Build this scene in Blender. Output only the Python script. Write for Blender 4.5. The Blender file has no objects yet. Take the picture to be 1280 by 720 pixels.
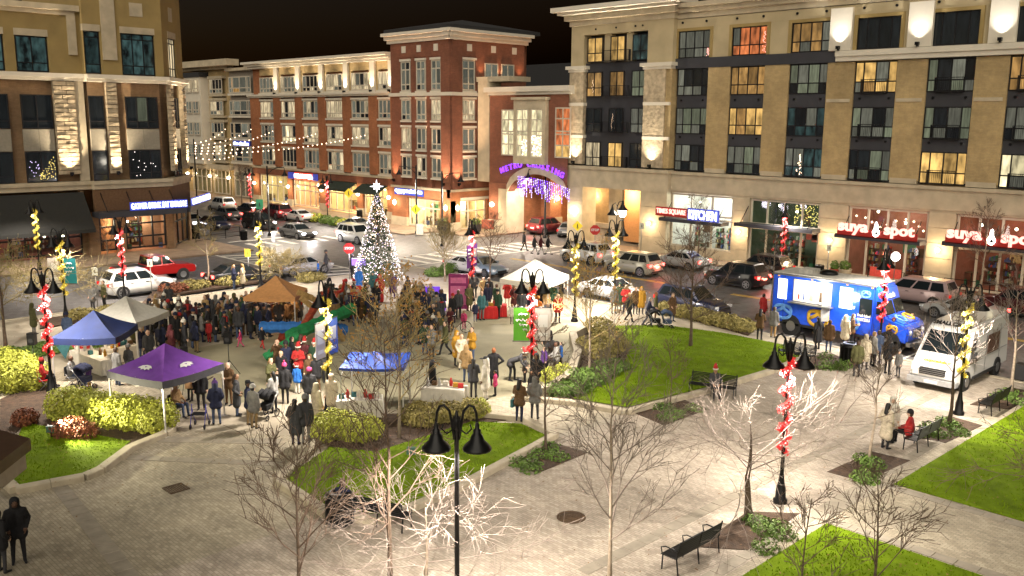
import bpy, bmesh, math, random
import numpy as np
from mathutils import Vector, Matrix
R = random.Random(11)
scene = bpy.context.scene
col = scene.collection
rad = math.radians

# ---------------------------------------------------------------- camera
FPX, CAMH, PITCH, ROLL = 1145.0, 11.7, rad(10.44), 0.008
YAW = math.atan2(.714, .70)
_sy, _cy = math.sin(YAW), math.cos(YAW)
_fwd = Vector((-_sy*math.cos(PITCH), _cy*math.cos(PITCH), -math.sin(PITCH)))
_up0 = Vector((-_sy*math.sin(PITCH), _cy*math.sin(PITCH), math.cos(PITCH)))
_rt0 = Vector((_cy, _sy, 0))
_rt = _rt0*math.cos(ROLL) + _up0*math.sin(ROLL)
_up = _up0*math.cos(ROLL) - _rt0*math.sin(ROLL)
cam_d = bpy.data.cameras.new('camera')
cam = bpy.data.objects.new('camera', cam_d)
col.objects.link(cam)
_m = Matrix((_rt, _up, -_fwd)).transposed().to_4x4()
_m.translation = Vector((0, 0, CAMH))
cam.matrix_world = _m
cam_d.sensor_width = 36
cam_d.lens = 36*FPX/1280
cam_d.clip_end = 3000
cam_d.clip_start = .1
scene.camera = cam

# ---------------------------------------------------------------- sky, moonless night: faint glow of the town
SUN_EL, SUN_AZ = rad(52), rad(200)
world = bpy.data.worlds.new('World')
scene.world = world
world.use_nodes = True
nt = world.node_tree
bg = nt.nodes['Background']
sky = nt.nodes.new('ShaderNodeTexSky')
sky.sky_type = 'NISHITA'
sky.sun_disc = False
sky.sun_elevation = rad(-3.55)
sky.sun_rotation = rad(200)
sky.air_density = 1.0
nt.links.new(sky.outputs[0], bg.inputs[0])
bg.inputs[1].default_value = 0.12

# one dim, very soft sun lamp: the wide spill of town light from behind the camera
sun_d = bpy.data.lights.new('sun', 'SUN')
sun_d.energy = 0.88
sun_d.angle = rad(70)
sun_d.color = (1.0, .90, .73)
sun = bpy.data.objects.new('sun', sun_d)
col.objects.link(sun)
sun.location = (0, 0, 60)
sun.rotation_euler = Vector((-.58, .78, -.72)).to_track_quat('-Z', 'Y').to_euler()

scene.view_settings.view_transform = 'Standard'
scene.view_settings.look = 'None'
scene.view_settings.exposure = 1.5
scene.view_settings.gamma = 1.0
scene.cycles.use_denoising = True
scene.cycles.max_bounces = 5
scene.cycles.diffuse_bounces = 2
scene.cycles.glossy_bounces = 2
scene.cycles.transmission_bounces = 3
scene.cycles.transparent_max_bounces = 8
scene.cycles.sample_clamp_indirect = 3.0
scene.cycles.sample_clamp_direct = 0.0
scene.cycles.caustics_reflective = False
scene.cycles.caustics_refractive = False
try:
    scene.cycles.use_light_tree = True
except Exception:
    pass

# ---------------------------------------------------------------- where a thing of the photograph stands in the place
def ray(px, py):
    return _fwd + _rt*((px-640)/FPX) + _up*((360-py)/FPX)
def G(px, py, z=0.0):
    d = ray(px, py)
    t = (z-CAMH)/d.z
    return Vector((d.x*t, d.y*t, z))
def PX(px, py, X):
    d = ray(px, py); t = X/d.x
    return Vector((X, d.y*t, CAMH+d.z*t))
def PY(px, py, Y):
    d = ray(px, py); t = Y/d.y
    return Vector((d.x*t, Y, CAMH+d.z*t))

# ---------------------------------------------------------------- mesh helper
class MB:
    def __init__(s):
        s.v = []; s.f = []; s.m = []; s.sm = []
    def add(s, vs, fs, mi=0, smooth=False):
        b = len(s.v)
        s.v.extend([tuple(p) for p in vs])
        for f in fs:
            s.f.append(tuple(b+i for i in f)); s.m.append(mi); s.sm.append(smooth)
        return s
    def box(s, x0, y0, z0, x1, y1, z1, mi=0):
        if x0 > x1: x0, x1 = x1, x0
        if y0 > y1: y0, y1 = y1, y0
        if z0 > z1: z0, z1 = z1, z0
        return s.add([(x0,y0,z0),(x1,y0,z0),(x1,y1,z0),(x0,y1,z0),(x0,y0,z1),(x1,y0,z1),(x1,y1,z1),(x0,y1,z1)],
              [(0,3,2,1),(4,5,6,7),(0,1,5,4),(1,2,6,5),(2,3,7,6),(3,0,4,7)], mi)
    def obox(s, c, sx, sy, sz, M=None, mi=0):
        pts = []
        for z in (-.5,.5):
            for x, y in ((-.5,-.5),(.5,-.5),(.5,.5),(-.5,.5)):
                p = Vector((x*sx, y*sy, z*sz))
                pts.append((M @ p if M else p) + Vector(c))
        return s.add(pts, [(0,3,2,1),(4,5,6,7),(0,1,5,4),(1,2,6,5),(2,3,7,6),(3,0,4,7)], mi)
    def beam(s, p, q, w, h, mi=0):
        p, q = Vector(p), Vector(q); d = q-p
        M = d.to_track_quat('X', 'Z').to_matrix()
        return s.obox((p+q)/2, d.length, w, h, M, mi)
    def tube(s, pts, rs, n=6, mi=0, cap=True, smooth=True):
        pts = [Vector(p) for p in pts]
        if not hasattr(rs, '__len__'): rs = [rs]*len(pts)
        b = len(s.v); a = None
        for i, p in enumerate(pts):
            d = (pts[min(i+1, len(pts)-1)] - pts[max(i-1, 0)])
            if d.length < 1e-9: d = Vector((0,0,1))
            d.normalize()
            if a is None:
                a = d.orthogonal().normalized()
            else:
                a = a - d*a.dot(d)
                a = a.normalized() if a.length > 1e-6 else d.orthogonal().normalized()
            c = d.cross(a)
            for k in range(n):
                t = 2*math.pi*k/n
                s.v.append(tuple(p + (a*math.cos(t) + c*math.sin(t))*rs[i]))
        for i in range(len(pts)-1):
            for k in range(n):
                k2 = (k+1) % n
                s.f.append((b+i*n+k, b+i*n+k2, b+(i+1)*n+k2, b+(i+1)*n+k)); s.m.append(mi); s.sm.append(smooth)
        if cap:
            s.f.append(tuple(b+k for k in range(n))[::-1]); s.m.append(mi); s.sm.append(False)
            e = b+(len(pts)-1)*n
            s.f.append(tuple(e+k for k in range(n))); s.m.append(mi); s.sm.append(False)
        return s
    def lathe(s, prof, n=12, o=(0,0,0), mi=0, smooth=True):
        b = len(s.v); o = Vector(o)
        for r, z in prof:
            for k in range(n):
                t = 2*math.pi*k/n
                s.v.append((o.x+r*math.cos(t), o.y+r*math.sin(t), o.z+z))
        for i in range(len(prof)-1):
            for k in range(n):
                k2 = (k+1) % n
                s.f.append((b+i*n+k, b+i*n+k2, b+(i+1)*n+k2, b+(i+1)*n+k)); s.m.append(mi); s.sm.append(smooth)
        return s
    def ball(s, c, r, n=8, mi=0, sz=1.0):
        k = max(3, n//2)
        prof = [(max(1e-4, r*math.sin(math.pi*i/k)), -r*sz*math.cos(math.pi*i/k)) for i in range(k+1)]
        return s.lathe(prof, n, c, mi)
    def octa(s, c, r, mi=0):
        x, y, z = c
        return s.add([(x+r,y,z),(x-r,y,z),(x,y+r,z),(x,y-r,z),(x,y,z+r),(x,y,z-r)],
              [(0,2,4),(2,1,4),(1,3,4),(3,0,4),(2,0,5),(1,2,5),(3,1,5),(0,3,5)], mi, True)
    def prism(s, poly, z0, z1, mi=0):
        n = len(poly)
        a = sum(poly[i][0]*poly[(i+1)%n][1]-poly[(i+1)%n][0]*poly[i][1] for i in range(n))
        if a < 0: poly = poly[::-1]
        vs = [(p[0], p[1], z0) for p in poly] + [(p[0], p[1], z1) for p in poly]
        fs = [tuple(range(n))[::-1], tuple(range(n, 2*n))] + [(i, (i+1)%n, n+(i+1)%n, n+i) for i in range(n)]
        return s.add(vs, fs, mi)
    def xprism(s, poly, y0, y1, mi=0, smooth=False):
        # outline in (x, z), pulled along y
        n = len(poly)
        vs = [(p[0], y0, p[1]) for p in poly] + [(p[0], y1, p[1]) for p in poly]
        a = sum(poly[i][0]*poly[(i+1)%n][1]-poly[(i+1)%n][0]*poly[i][1] for i in range(n))
        fs = [tuple(range(n)), tuple(range(n, 2*n))[::-1]] + [(i, n+i, n+(i+1)%n, (i+1)%n) for i in range(n)]
        if a < 0: fs = [f[::-1] for f in fs]
        return s.add(vs, fs, mi)
    def mesh(s, name='mesh'):
        me = bpy.data.meshes.new(name)
        me.from_pydata(s.v, [], s.f)
        if any(s.m): me.polygons.foreach_set('material_index', s.m)
        if any(s.sm): me.polygons.foreach_set('use_smooth', s.sm)
        me.update()
        return me
    def build(s, name, mats, parent=None, loc=None, rz=0.0, world=False):
        return put(name, s.mesh(name), mats, parent, loc, rz, world)

def put(name, me, mats=None, parent=None, loc=None, rz=0.0, world=False):
    o = bpy.data.objects.new(name, me)
    col.objects.link(o)
    if mats is not None:
        if not isinstance(mats, (list, tuple)): mats = [mats]
        if len(me.materials) == 0:
            for m in mats: me.materials.append(m)
        for i, m in enumerate(mats):
            if me.materials[i] != m:
                o.material_slots[i].link = 'OBJECT'
                o.material_slots[i].material = m
    if loc is not None: o.location = loc
    if rz: o.rotation_euler = (0, 0, rz)
    if parent is not None:
        o.parent = parent
        if world:                      # the mesh is given in world coordinates
            o.matrix_parent_inverse = parent_mat(parent).inverted()
    return o

def parent_mat(p):
    m = Matrix.Translation(p.location) @ p.rotation_euler.to_matrix().to_4x4()
    if p.parent is not None:
        m = parent_mat(p.parent) @ p.matrix_parent_inverse @ m
    return m

_used = {}
def tag(o, label, cat, group=None, kind=None):
    o['label'] = label; o['category'] = cat
    if group: o['group'] = group
    if kind: o['kind'] = kind
    return o
def struct(o):
    o['kind'] = 'structure'
    return o
def stuff(o):
    o['kind'] = 'stuff'
    return o
def thing(name, label, cat, loc=(0,0,0), rz=0.0, group=None):
    o = bpy.data.objects.new(name, None)
    o.empty_display_size = .3
    col.objects.link(o)
    o.location = loc; o.rotation_euler = (0, 0, rz)
    return tag(o, label, cat, group)
def light(kind, loc, energy, color=(1,.8,.55), size=.1, direction=None, spot=None, blend=.6):
    d = bpy.data.lights.new('lamp_light', kind)
    d.energy = energy; d.color = color
    if kind != 'AREA': d.shadow_soft_size = size
    if kind == 'SPOT':
        d.spot_size = spot; d.spot_blend = blend
    o = bpy.data.objects.new('lamp_light', d)
    col.objects.link(o)
    o.location = loc
    if direction is not None:
        o.rotation_euler = Vector(direction).to_track_quat('-Z', 'Y').to_euler()
    return o
def child_light(parent, kind, loc, *a, **k):
    o = light(kind, loc, *a, **k)
    return o

# ---------------------------------------------------------------- materials
MATS = {}
def mat(name, rgb, rough=.7, metal=0.0, var=.18, scale=6.0, bump=0.0, emit=None, es=0.0, coat=0.0, coord='Object', sample=True, bscale=None):
    if name in MATS: return MATS[name]
    m = bpy.data.materials.new(name); m.use_nodes = True
    n = m.node_tree; b = n.nodes['Principled BSDF']
    b.inputs['Roughness'].default_value = rough
    b.inputs['Metallic'].default_value = metal
    if coat:
        b.inputs['Coat Weight'].default_value = coat
        b.inputs['Coat Roughness'].default_value = .06
    tc = n.nodes.new('ShaderNodeTexCoord')
    src = tc.outputs['Object']
    if coord == 'World':
        src = n.nodes.new('ShaderNodeNewGeometry').outputs['Position']
    if var:
        no = n.nodes.new('ShaderNodeTexNoise'); no.inputs['Scale'].default_value = scale
        no.inputs['Detail'].default_value = 5
        n.links.new(src, no.inputs['Vector'])
        mx = n.nodes.new('ShaderNodeMix'); mx.data_type = 'RGBA'
        mx.inputs['A'].default_value = (*[c*(1-var) for c in rgb], 1)
        mx.inputs['B'].default_value = (*[min(1, c*(1+var)) for c in rgb], 1)
        rm = n.nodes.new('ShaderNodeMapRange'); rm.inputs[1].default_value = .32; rm.inputs[2].default_value = .68
        n.links.new(no.outputs['Fac'], rm.inputs[0])
        n.links.new(rm.outputs[0], mx.inputs['Factor'])
        n.links.new(mx.outputs['Result'], b.inputs['Base Color'])
    else:
        b.inputs['Base Color'].default_value = (*rgb, 1)
    if bump:
        nb = n.nodes.new('ShaderNodeTexNoise'); nb.inputs['Scale'].default_value = bscale or scale*4
        nb.inputs['Detail'].default_value = 4
        n.links.new(src, nb.inputs['Vector'])
        bp = n.nodes.new('ShaderNodeBump'); bp.inputs['Strength'].default_value = bump; bp.inputs['Distance'].default_value = .05
        n.links.new(nb.outputs['Fac'], bp.inputs['Height'])
        n.links.new(bp.outputs[0], b.inputs['Normal'])
    if emit:
        b.inputs['Emission Color'].default_value = (*emit, 1)
        b.inputs['Emission Strength'].default_value = es
        if not sample: m.cycles.emission_sampling = 'NONE'
    MATS[name] = m
    return m
def glow(name, rgb, es, sample=False):
    return mat(name, (.8*rgb[0], .8*rgb[1], .8*rgb[2]), .5, var=0, emit=rgb, es=es, sample=sample)

def brick_mat(name, c1, c2, mortar, bw=.22, bh=.075, gap=.01, rough=.85, bump=.4, horiz=False, stain=.25):
    m = bpy.data.materials.new(name); m.use_nodes = True
    n = m.node_tree; b = n.nodes['Principled BSDF']; b.inputs['Roughness'].default_value = rough
    g = n.nodes.new('ShaderNodeNewGeometry')
    sp = n.nodes.new('ShaderNodeSeparateXYZ'); n.links.new(g.outputs['Position'], sp.inputs[0])
    cb = n.nodes.new('ShaderNodeCombineXYZ')
    if horiz:
        n.links.new(sp.outputs[0], cb.inputs[0]); n.links.new(sp.outputs[1], cb.inputs[1])
    else:
        ad = n.nodes.new('ShaderNodeMath'); ad.operation = 'ADD'
        n.links.new(sp.outputs[0], ad.inputs[0]); n.links.new(sp.outputs[1], ad.inputs[1])
        n.links.new(ad.outputs[0], cb.inputs[0]); n.links.new(sp.outputs[2], cb.inputs[1])
    br = n.nodes.new('ShaderNodeTexBrick')
    br.inputs['Scale'].default_value = 1
    br.inputs['Brick Width'].default_value = bw; br.inputs['Row Height'].default_value = bh
    br.inputs['Mortar Size'].default_value = gap; br.inputs['Mortar Smooth'].default_value = .2
    br.inputs['Color1'].default_value = (*c1, 1); br.inputs['Color2'].default_value = (*c2, 1); br.inputs['Mortar'].default_value = (*mortar, 1)
    n.links.new(cb.outputs[0], br.inputs['Vector'])
    no = n.nodes.new('ShaderNodeTexNoise'); no.inputs['Scale'].default_value = .35; no.inputs['Detail'].default_value = 8
    no.inputs['Roughness'].default_value = .65
    n.links.new(g.outputs['Position'], no.inputs['Vector'])
    rm = n.nodes.new('ShaderNodeMapRange'); rm.inputs[1].default_value = .3; rm.inputs[2].default_value = .7
    rm.inputs[3].default_value = 1-stain; rm.inputs[4].default_value = 1+stain
    n.links.new(no.outputs['Fac'], rm.inputs[0])
    n2 = n.nodes.new('ShaderNodeTexNoise'); n2.inputs['Scale'].default_value = 2.3; n2.inputs['Detail'].default_value = 7; n2.inputs['Roughness'].default_value = .7
    n.links.new(g.outputs['Position'], n2.inputs['Vector'])
    r2 = n.nodes.new('ShaderNodeMapRange'); r2.inputs[1].default_value = .3; r2.inputs[2].default_value = .7; r2.inputs[3].default_value = 1-stain*.6; r2.inputs[4].default_value = 1+stain*.6
    n.links.new(n2.outputs['Fac'], r2.inputs[0])
    vo = n.nodes.new('ShaderNodeTexVoronoi'); vo.inputs['Scale'].default_value = 1.7; n.links.new(g.outputs['Position'], vo.inputs['Vector'])
    r3 = n.nodes.new('ShaderNodeMapRange'); r3.inputs[1].default_value = .04; r3.inputs[2].default_value = .075; r3.inputs[3].default_value = .72 if horiz else 1.0; r3.inputs[4].default_value = 1.0
    n.links.new(vo.outputs['Distance'], r3.inputs[0])
    m1 = n.nodes.new('ShaderNodeMath'); m1.operation = 'MULTIPLY'; n.links.new(rm.outputs[0], m1.inputs[0]); n.links.new(r2.outputs[0], m1.inputs[1])
    m2 = n.nodes.new('ShaderNodeMath'); m2.operation = 'MULTIPLY'; n.links.new(m1.outputs[0], m2.inputs[0]); n.links.new(r3.outputs[0], m2.inputs[1])
    mu = n.nodes.new('ShaderNodeVectorMath'); mu.operation = 'SCALE'
    n.links.new(br.outputs['Color'], mu.inputs[0]); n.links.new(m2.outputs[0], mu.inputs['Scale'])
    n.links.new(mu.outputs[0], b.inputs['Base Color'])
    bp = n.nodes.new('ShaderNodeBump'); bp.inputs['Strength'].default_value = bump; bp.inputs['Distance'].default_value = .02
    iv = n.nodes.new('ShaderNodeMath'); iv.operation = 'SUBTRACT'; iv.inputs[0].default_value = 1
    n.links.new(br.outputs['Fac'], iv.inputs[1]); n.links.new(iv.outputs[0], bp.inputs['Height'])
    n.links.new(bp.outputs[0], b.inputs['Normal'])
    MATS[name] = m
    return m

def pane_mat(name, rgb, es, dark=(.012,.014,.016), fold=14.0, contrast=.5):
    # window glass with a lit or unlit room and its curtain folds close behind it
    m = bpy.data.materials.new(name); m.use_nodes = True
    n = m.node_tree; b = n.nodes['Principled BSDF']
    b.inputs['Base Color'].default_value = (*dark, 1); b.inputs['Roughness'].default_value = .07
    b.inputs['IOR'].default_value = 1.5
    tc = n.nodes.new('ShaderNodeTexCoord'); oi = n.nodes.new('ShaderNodeObjectInfo')
    ad = n.nodes.new('ShaderNodeVectorMath'); ad.operation = 'ADD'
    n.links.new(tc.outputs['Object'], ad.inputs[0])
    cm = n.nodes.new('ShaderNodeCombineXYZ')
    ml = n.nodes.new('ShaderNodeMath'); ml.operation = 'MULTIPLY'; ml.inputs[1].default_value = 40
    n.links.new(oi.outputs['Random'], ml.inputs[0]); n.links.new(ml.outputs[0], cm.inputs[0]); n.links.new(ml.outputs[0], cm.inputs[1])
    n.links.new(cm.outputs[0], ad.inputs[1])
    mp = n.nodes.new('ShaderNodeMapping'); mp.inputs['Scale'].default_value = (fold/4, 1, .6)
    n.links.new(ad.outputs[0], mp.inputs['Vector'])
    no = n.nodes.new('ShaderNodeTexNoise'); no.inputs['Scale'].default_value = 1.6; no.inputs['Detail'].default_value = 4
    n.links.new(mp.outputs[0], no.inputs['Vector'])
    rm = n.nodes.new('ShaderNodeMapRange'); rm.inputs[1].default_value = .35; rm.inputs[2].default_value = .65
    rm.inputs[3].default_value = es*(1-contrast); rm.inputs[4].default_value = es*(1+contrast)
    n.links.new(no.outputs['Fac'], rm.inputs[0])
    rr = n.nodes.new('ShaderNodeMapRange'); rr.inputs[3].default_value = .55; rr.inputs[4].default_value = 1.4
    n.links.new(oi.outputs['Random'], rr.inputs[0])
    mm = n.nodes.new('ShaderNodeMath'); mm.operation = 'MULTIPLY'
    n.links.new(rm.outputs[0], mm.inputs[0]); n.links.new(rr.outputs[0], mm.inputs[1])
    b.inputs['Emission Color'].default_value = (*rgb, 1)
    n.links.new(mm.outputs[0], b.inputs['Emission Strength'])
    m.cycles.emission_sampling = 'NONE'
    MATS[name] = m
    return m

def clear_glass(name, tint=(.9,.95,.95), refl=.1):
    m = bpy.data.materials.new(name); m.use_nodes = True
    n = m.node_tree; n.nodes.remove(n.nodes['Principled BSDF'])
    t = n.nodes.new('ShaderNodeBsdfTransparent'); t.inputs[0].default_value = (*tint, 1)
    g = n.nodes.new('ShaderNodeBsdfGlossy'); g.inputs['Roughness'].default_value = .03
    fr = n.nodes.new('ShaderNodeFresnel'); fr.inputs[0].default_value = 1.5
    x = n.nodes.new('ShaderNodeMixShader')
    ge = n.nodes.new('ShaderNodeNewGeometry'); iv = n.nodes.new('ShaderNodeMath'); iv.operation = 'SUBTRACT'; iv.inputs[0].default_value = 1
    n.links.new(ge.outputs['Backfacing'], iv.inputs[1]); mf = n.nodes.new('ShaderNodeMath'); mf.operation = 'MULTIPLY'
    n.links.new(fr.outputs[0], mf.inputs[0]); n.links.new(iv.outputs[0], mf.inputs[1])
    n.links.new(mf.outputs[0], x.inputs[0]); n.links.new(t.outputs[0], x.inputs[1]); n.links.new(g.outputs[0], x.inputs[2])
    n.links.new(x.outputs[0], n.nodes['Material Output'].inputs[0])
    MATS[name] = m
    return m

P_DARK = pane_mat('pane_dark', (.10,.12,.13), .02)
P_GREY = pane_mat('pane_blind_grey', (.42,.42,.32), .10, fold=20, contrast=.3)
P_GREEN = pane_mat('pane_blind_green', (.38,.42,.27), .12, fold=20, contrast=.3)
P_WARM = pane_mat('pane_warm', (1.0,.60,.18), .26, fold=5, contrast=.5)
P_AMBER = pane_mat('pane_amber', (.95,.52,.16), .12, fold=7, contrast=.5)
P_CREAM = pane_mat('pane_cream', (1.0,.80,.48), .2, fold=18, contrast=.6)
P_WHITE = pane_mat('pane_white', (1.0,.86,.5), .34, fold=7, contrast=.5)
P_ORANGE = pane_mat('pane_orange', (1.0,.28,.09), .2, fold=8, contrast=.6)
P_TEAL = pane_mat('pane_teal', (.13,.26,.25), .055, fold=5, contrast=.95)
P_GLASS = clear_glass('shop_glass')

M_TAN = brick_mat('tan_brick', (.44,.315,.145), (.48,.35,.17), (.40,.30,.165), .4, .1, .012)
M_BEIGE = mat('beige_stucco', (.50,.41,.25), .85, var=.08, scale=.8, bump=.1, bscale=30, coord='World')
M_STONE = mat('cast_stone', (.52,.44,.31), .8, var=.14, scale=1.2, bump=.15, bscale=25, coord='World')
M_WHITE = mat('white_trim', (.72,.66,.55), .7, var=.06, scale=1.0, coord='World')
M_CHAR = mat('charcoal_panel', (.045,.046,.055), .5, var=.12, scale=1.0, coord='World')
M_FRAME_D = mat('dark_window_frame', (.018,.018,.02), .4, metal=.3, var=0)
M_FRAME_W = mat('white_window_frame', (.62,.55,.44), .6, var=0)
M_RED = brick_mat('red_brick', (.33,.115,.045), (.41,.15,.06), (.30,.16,.09), .4, .1, .012)
M_RED2 = brick_mat('brown_red_brick', (.215,.072,.038), (.26,.09,.048), (.2,.105,.07), .4, .1, .012)
M_OCHRE = mat('ochre_stucco', (.34,.245,.095), .9, var=.12, scale=.7, bump=.1, bscale=30, coord='World')
M_BROWN = brick_mat('brown_brick', (.27,.165,.085), (.31,.195,.105), (.25,.17,.1), .4, .1, .012)
M_ROUGH = mat('split_face_stone', (.46,.37,.25), .9, var=.3, scale=2.5, bump=1.0, bscale=4, coord='World')
M_GREYP = mat('grey_panel', (.30,.27,.21), .7, var=.08, coord='World')
M_ROOF = mat('dark_roof', (.03,.03,.032), .9, var=.15, coord='World')
M_BLACK = mat('black_metal', (.012,.012,.013), .4, metal=.5, var=0)
M_AWN = mat('awning_cloth', (.02,.02,.018), .9, var=.1)
M_STEEL = mat('grey_steel', (.3,.3,.3), .4, metal=.8, var=.05)
M_WOOD = mat('wood', (.33,.19,.08), .7, var=.3, scale=8)
M_ASPH = mat('asphalt', (.115,.108,.105), .5, var=.3, scale=2.2, bump=.25, bscale=60, coord='World')
M_CONC = mat('concrete', (.36,.31,.23), .85, var=.14, scale=.9, bump=.15, bscale=40, coord='World')
M_PLAZA = mat('plaza_concrete', (.26,.235,.15), .85, var=.16, scale=.6, bump=.25, bscale=50, coord='World')
M_PAVE = brick_mat('clay_pavers', (.28,.24,.17), (.39,.34,.25), (.23,.195,.135), .2, .1, .009, horiz=True, stain=.32, bump=.35)
M_PAVE2 = brick_mat('tan_pavers', (.30,.25,.195), (.43,.37,.295), (.24,.20,.155), .2, .1, .009, horiz=True, stain=.3, bump=.35)
M_SLAB = mat('grey_slab', (.27,.235,.18), .85, var=.14, scale=3, bump=.15, coord='World')
M_KERB = mat('kerb_stone_mat', (.40,.345,.25), .85, var=.15, scale=2.5, bump=.2, coord='World')
M_SIDE = brick_mat('sidewalk_pavers', (.27,.19,.13), (.33,.24,.165), (.2,.15,.11), .6, .6, .012, horiz=True)
M_PAINT = mat('road_paint_white', (.7,.68,.62), .7, var=.2, scale=3, coord='World')
M_YPAINT = mat('road_paint_yellow', (.65,.42,.05), .7, var=.2, scale=3, coord='World')
M_SOIL = mat('mulch', (.06,.035,.02), .95, var=.4, scale=5, bump=.8, bscale=25, coord='World')
M_LAWN = mat('lawn_turf', (.12,.185,.005), 1.0, var=.25, scale=1.6, bump=.6, bscale=40, coord='World')
M_BLADE = mat('grass_blade', (.14,.22,.006), 1.0, var=.25, scale=.9, coord='World')
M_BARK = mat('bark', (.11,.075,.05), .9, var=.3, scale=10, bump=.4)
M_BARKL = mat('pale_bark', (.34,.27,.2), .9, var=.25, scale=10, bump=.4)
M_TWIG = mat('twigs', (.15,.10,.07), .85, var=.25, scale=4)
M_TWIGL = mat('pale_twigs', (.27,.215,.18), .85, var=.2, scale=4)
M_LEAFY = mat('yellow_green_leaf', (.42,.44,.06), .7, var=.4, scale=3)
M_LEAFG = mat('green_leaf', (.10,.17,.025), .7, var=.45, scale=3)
M_LEAFR = mat('rust_leaf', (.20,.065,.03), .8, var=.4, scale=4)
M_LEAFLIT = mat('lamplight_leaf', (.50,.25,.05), .75, var=.4, scale=4)  # for orange leaves added in place of gold lamplight on bare twigs
M_DRYG = mat('dry_grass_leaf', (.30,.25,.08), .8, var=.4, scale=3)
M_FIR = mat('fir_needles', (.03,.06,.015), .8, var=.4, scale=4)
for m_ in (M_LAWN, M_BLADE): m_.node_tree.nodes['Principled BSDF'].inputs['Specular IOR Level'].default_value = .1
M_TWIGLIT = mat('lamplit_twigs', (.50,.37,.17), .85, var=.2, scale=4)  # golden lamplight on the twigs is put into this colour
E_BULBW = glow('bulb_white', (1.0,.88,.84), 1.5)
E_BULBV = glow('bulb_violet_white', (.70,.58,1.0), 1.1)
E_WARMB = glow('bulb_warm', (1.0,.66,.42), 2.0)
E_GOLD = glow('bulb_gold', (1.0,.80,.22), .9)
E_REDB = glow('bulb_red', (1.0,.42,.40), 1.0)
E_GLOBE = glow('globe_lit', (1.0,.80,.52), 5)
E_LAMPW = glow('lamp_lit', (1.0,.93,.8), 20)
E_PURPLE = glow('neon_purple', (.20,.04,.9), 1.1)
E_REDN = glow('neon_red', (1.0,.045,.025), 4)
E_SUYA = glow('sign_red_white', (1.0,.36,.3), .9)
E_SIGNW = glow('sign_white', (.75,.80,1.0), 1.3)
E_SIGNB = glow('sign_blue', (.05,.08,.6), .12)
E_HEAD = glow('headlight_lit', (1.0,.95,1.0), 12)
E_TAIL = glow('tail_lit', (1.0,.05,.04), 6)
E_PANEL = glow('lit_panel', (.85,.9,1.0), 1.2)
E_CEIL = glow('ceiling_light', (1.0,.86,.6), 5)
E_CEILW = glow('ceiling_light_white', (1.0,.95,.85), 6)
M_GARR = mat('red_tinsel', (.6,.03,.03), .4, var=.3, scale=20, emit=(1,.05,.04), es=.12, sample=False)
M_GARG = mat('gold_tinsel', (.5,.4,.05), .4, var=.3, scale=20, emit=(1,.72,.08), es=.10, sample=False)
# ================================================================ THE SETTING: ground, roads, pavements
def sheet(name, poly, z, m, z0=None):
    mb = MB()
    if z0 is None:
        mb.add([(p[0], p[1], z) for p in poly], [tuple(range(len(poly)))])
    else:
        mb.prism([(p[0], p[1]) for p in poly], z0, z)
    o = mb.build(name, m)
    return struct(o)
def rect(x0, y0, x1, y1): return [(x0,y0),(x1,y0),(x1,y1),(x0,y1)]

sheet('ground', rect(-900,-400,500,900), -.20, M_ASPH)
road_a = sheet('road', rect(-220,40.5,80,64.8), -.14, M_ASPH)
road_b = sheet('road', rect(-74.5,-80,-57.6,220), -.136, M_ASPH)
plaza = sheet('plaza', rect(-57.6,-60,60,45.2), 0, M_PAVE, -.2)
circ = [(-38.5+11.5*math.cos(t*math.pi/24), 28+11.5*math.sin(t*math.pi/24)) for t in range(48)]
sheet('plaza_circle', circ, .004, M_PLAZA)
sheet('path', [(-57.3,8),(-44,8),(-44,18),(-44,38),(-44,44.8),(-57.3,44.8)], .006, M_CONC)
sheet('path', [(-44,36.5),(-30,39.5),(-20,44.8),(-44,44.8)], .006, M_CONC)
sheet('path', [(-34,15.6),(-32.6,14.1),(-28.4,17.6),(-31,21),(-34,21)], .005, M_CONC)
sheet('promenade', rect(-22.2,8,-11.9,45.0), .004, M_PAVE2)
sheet('sidewalk', rect(-57.6,64.8,80,67.8), 0, M_SIDE, -.2)
sheet('sidewalk', rect(-220,57.6,-74.5,69), 0, M_SIDE, -.2)
sheet('sidewalk', rect(-74.5,61.5,-68.2,69), 0, M_SIDE, -.2)
sheet('sidewalk', rect(-160,-60,-74.5,40.5), 0, M_SIDE, -.2)
# painted markings: centre lines, crossings, stop bars
mk = MB()
for x0, x1 in ((-56,-36),(-34,-22),(-20,10)):
    mk.box(x0, 54.55, -.14, x1, 54.67, -.133); mk.box(x0, 54.85, -.14, x1, 54.97, -.133)
mk.box(-150, 48.9, -.14, -78, 49.02, -.133)
mk.build('centre_line', M_YPAINT, road_a)
mk = MB()
for i in range(12): mk.box(-62.6, 46+i*1.55, -.13, -58.6, 46.55+i*1.55, -.128)
mk.box(-62.9, 45.4, -.13, -62.7, 64.6, -.128); mk.box(-58.5, 45.4, -.13, -58.3, 64.6, -.128)
mk.build('crosswalk', M_PAINT, road_a)
mk = MB()
for i in range(11):
    x = -73.6+i*1.5
    mk.add([(x,36.9,-.126),(x+.5,36.9,-.126),(x+2.0,41.1,-.126),(x+1.5,41.1,-.126)], [(0,1,2,3)])
mk.box(-74.2, 36.6, -.13, -57.8, 36.85, -.127); mk.box(-74.2, 41.15, -.13, -57.8, 41.4, -.127)
mk.build('crosswalk', M_PAINT, road_b)
mk = MB()
for i in range(9): mk.box(-79.5, 42.2+i*1.7, -.13, -76.2, 42.8+i*1.7, -.128)
mk.box(-81.5, 41.5, -.13, -81.0, 49, -.128)
for i in range(5): mk.box(-56.5+i*1.2, 59.6+.001*i, -.13, -56.1+i*1.2, 64, -.128)
mk.build('stop_bar', M_PAINT, road_a)
mk = MB()
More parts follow.
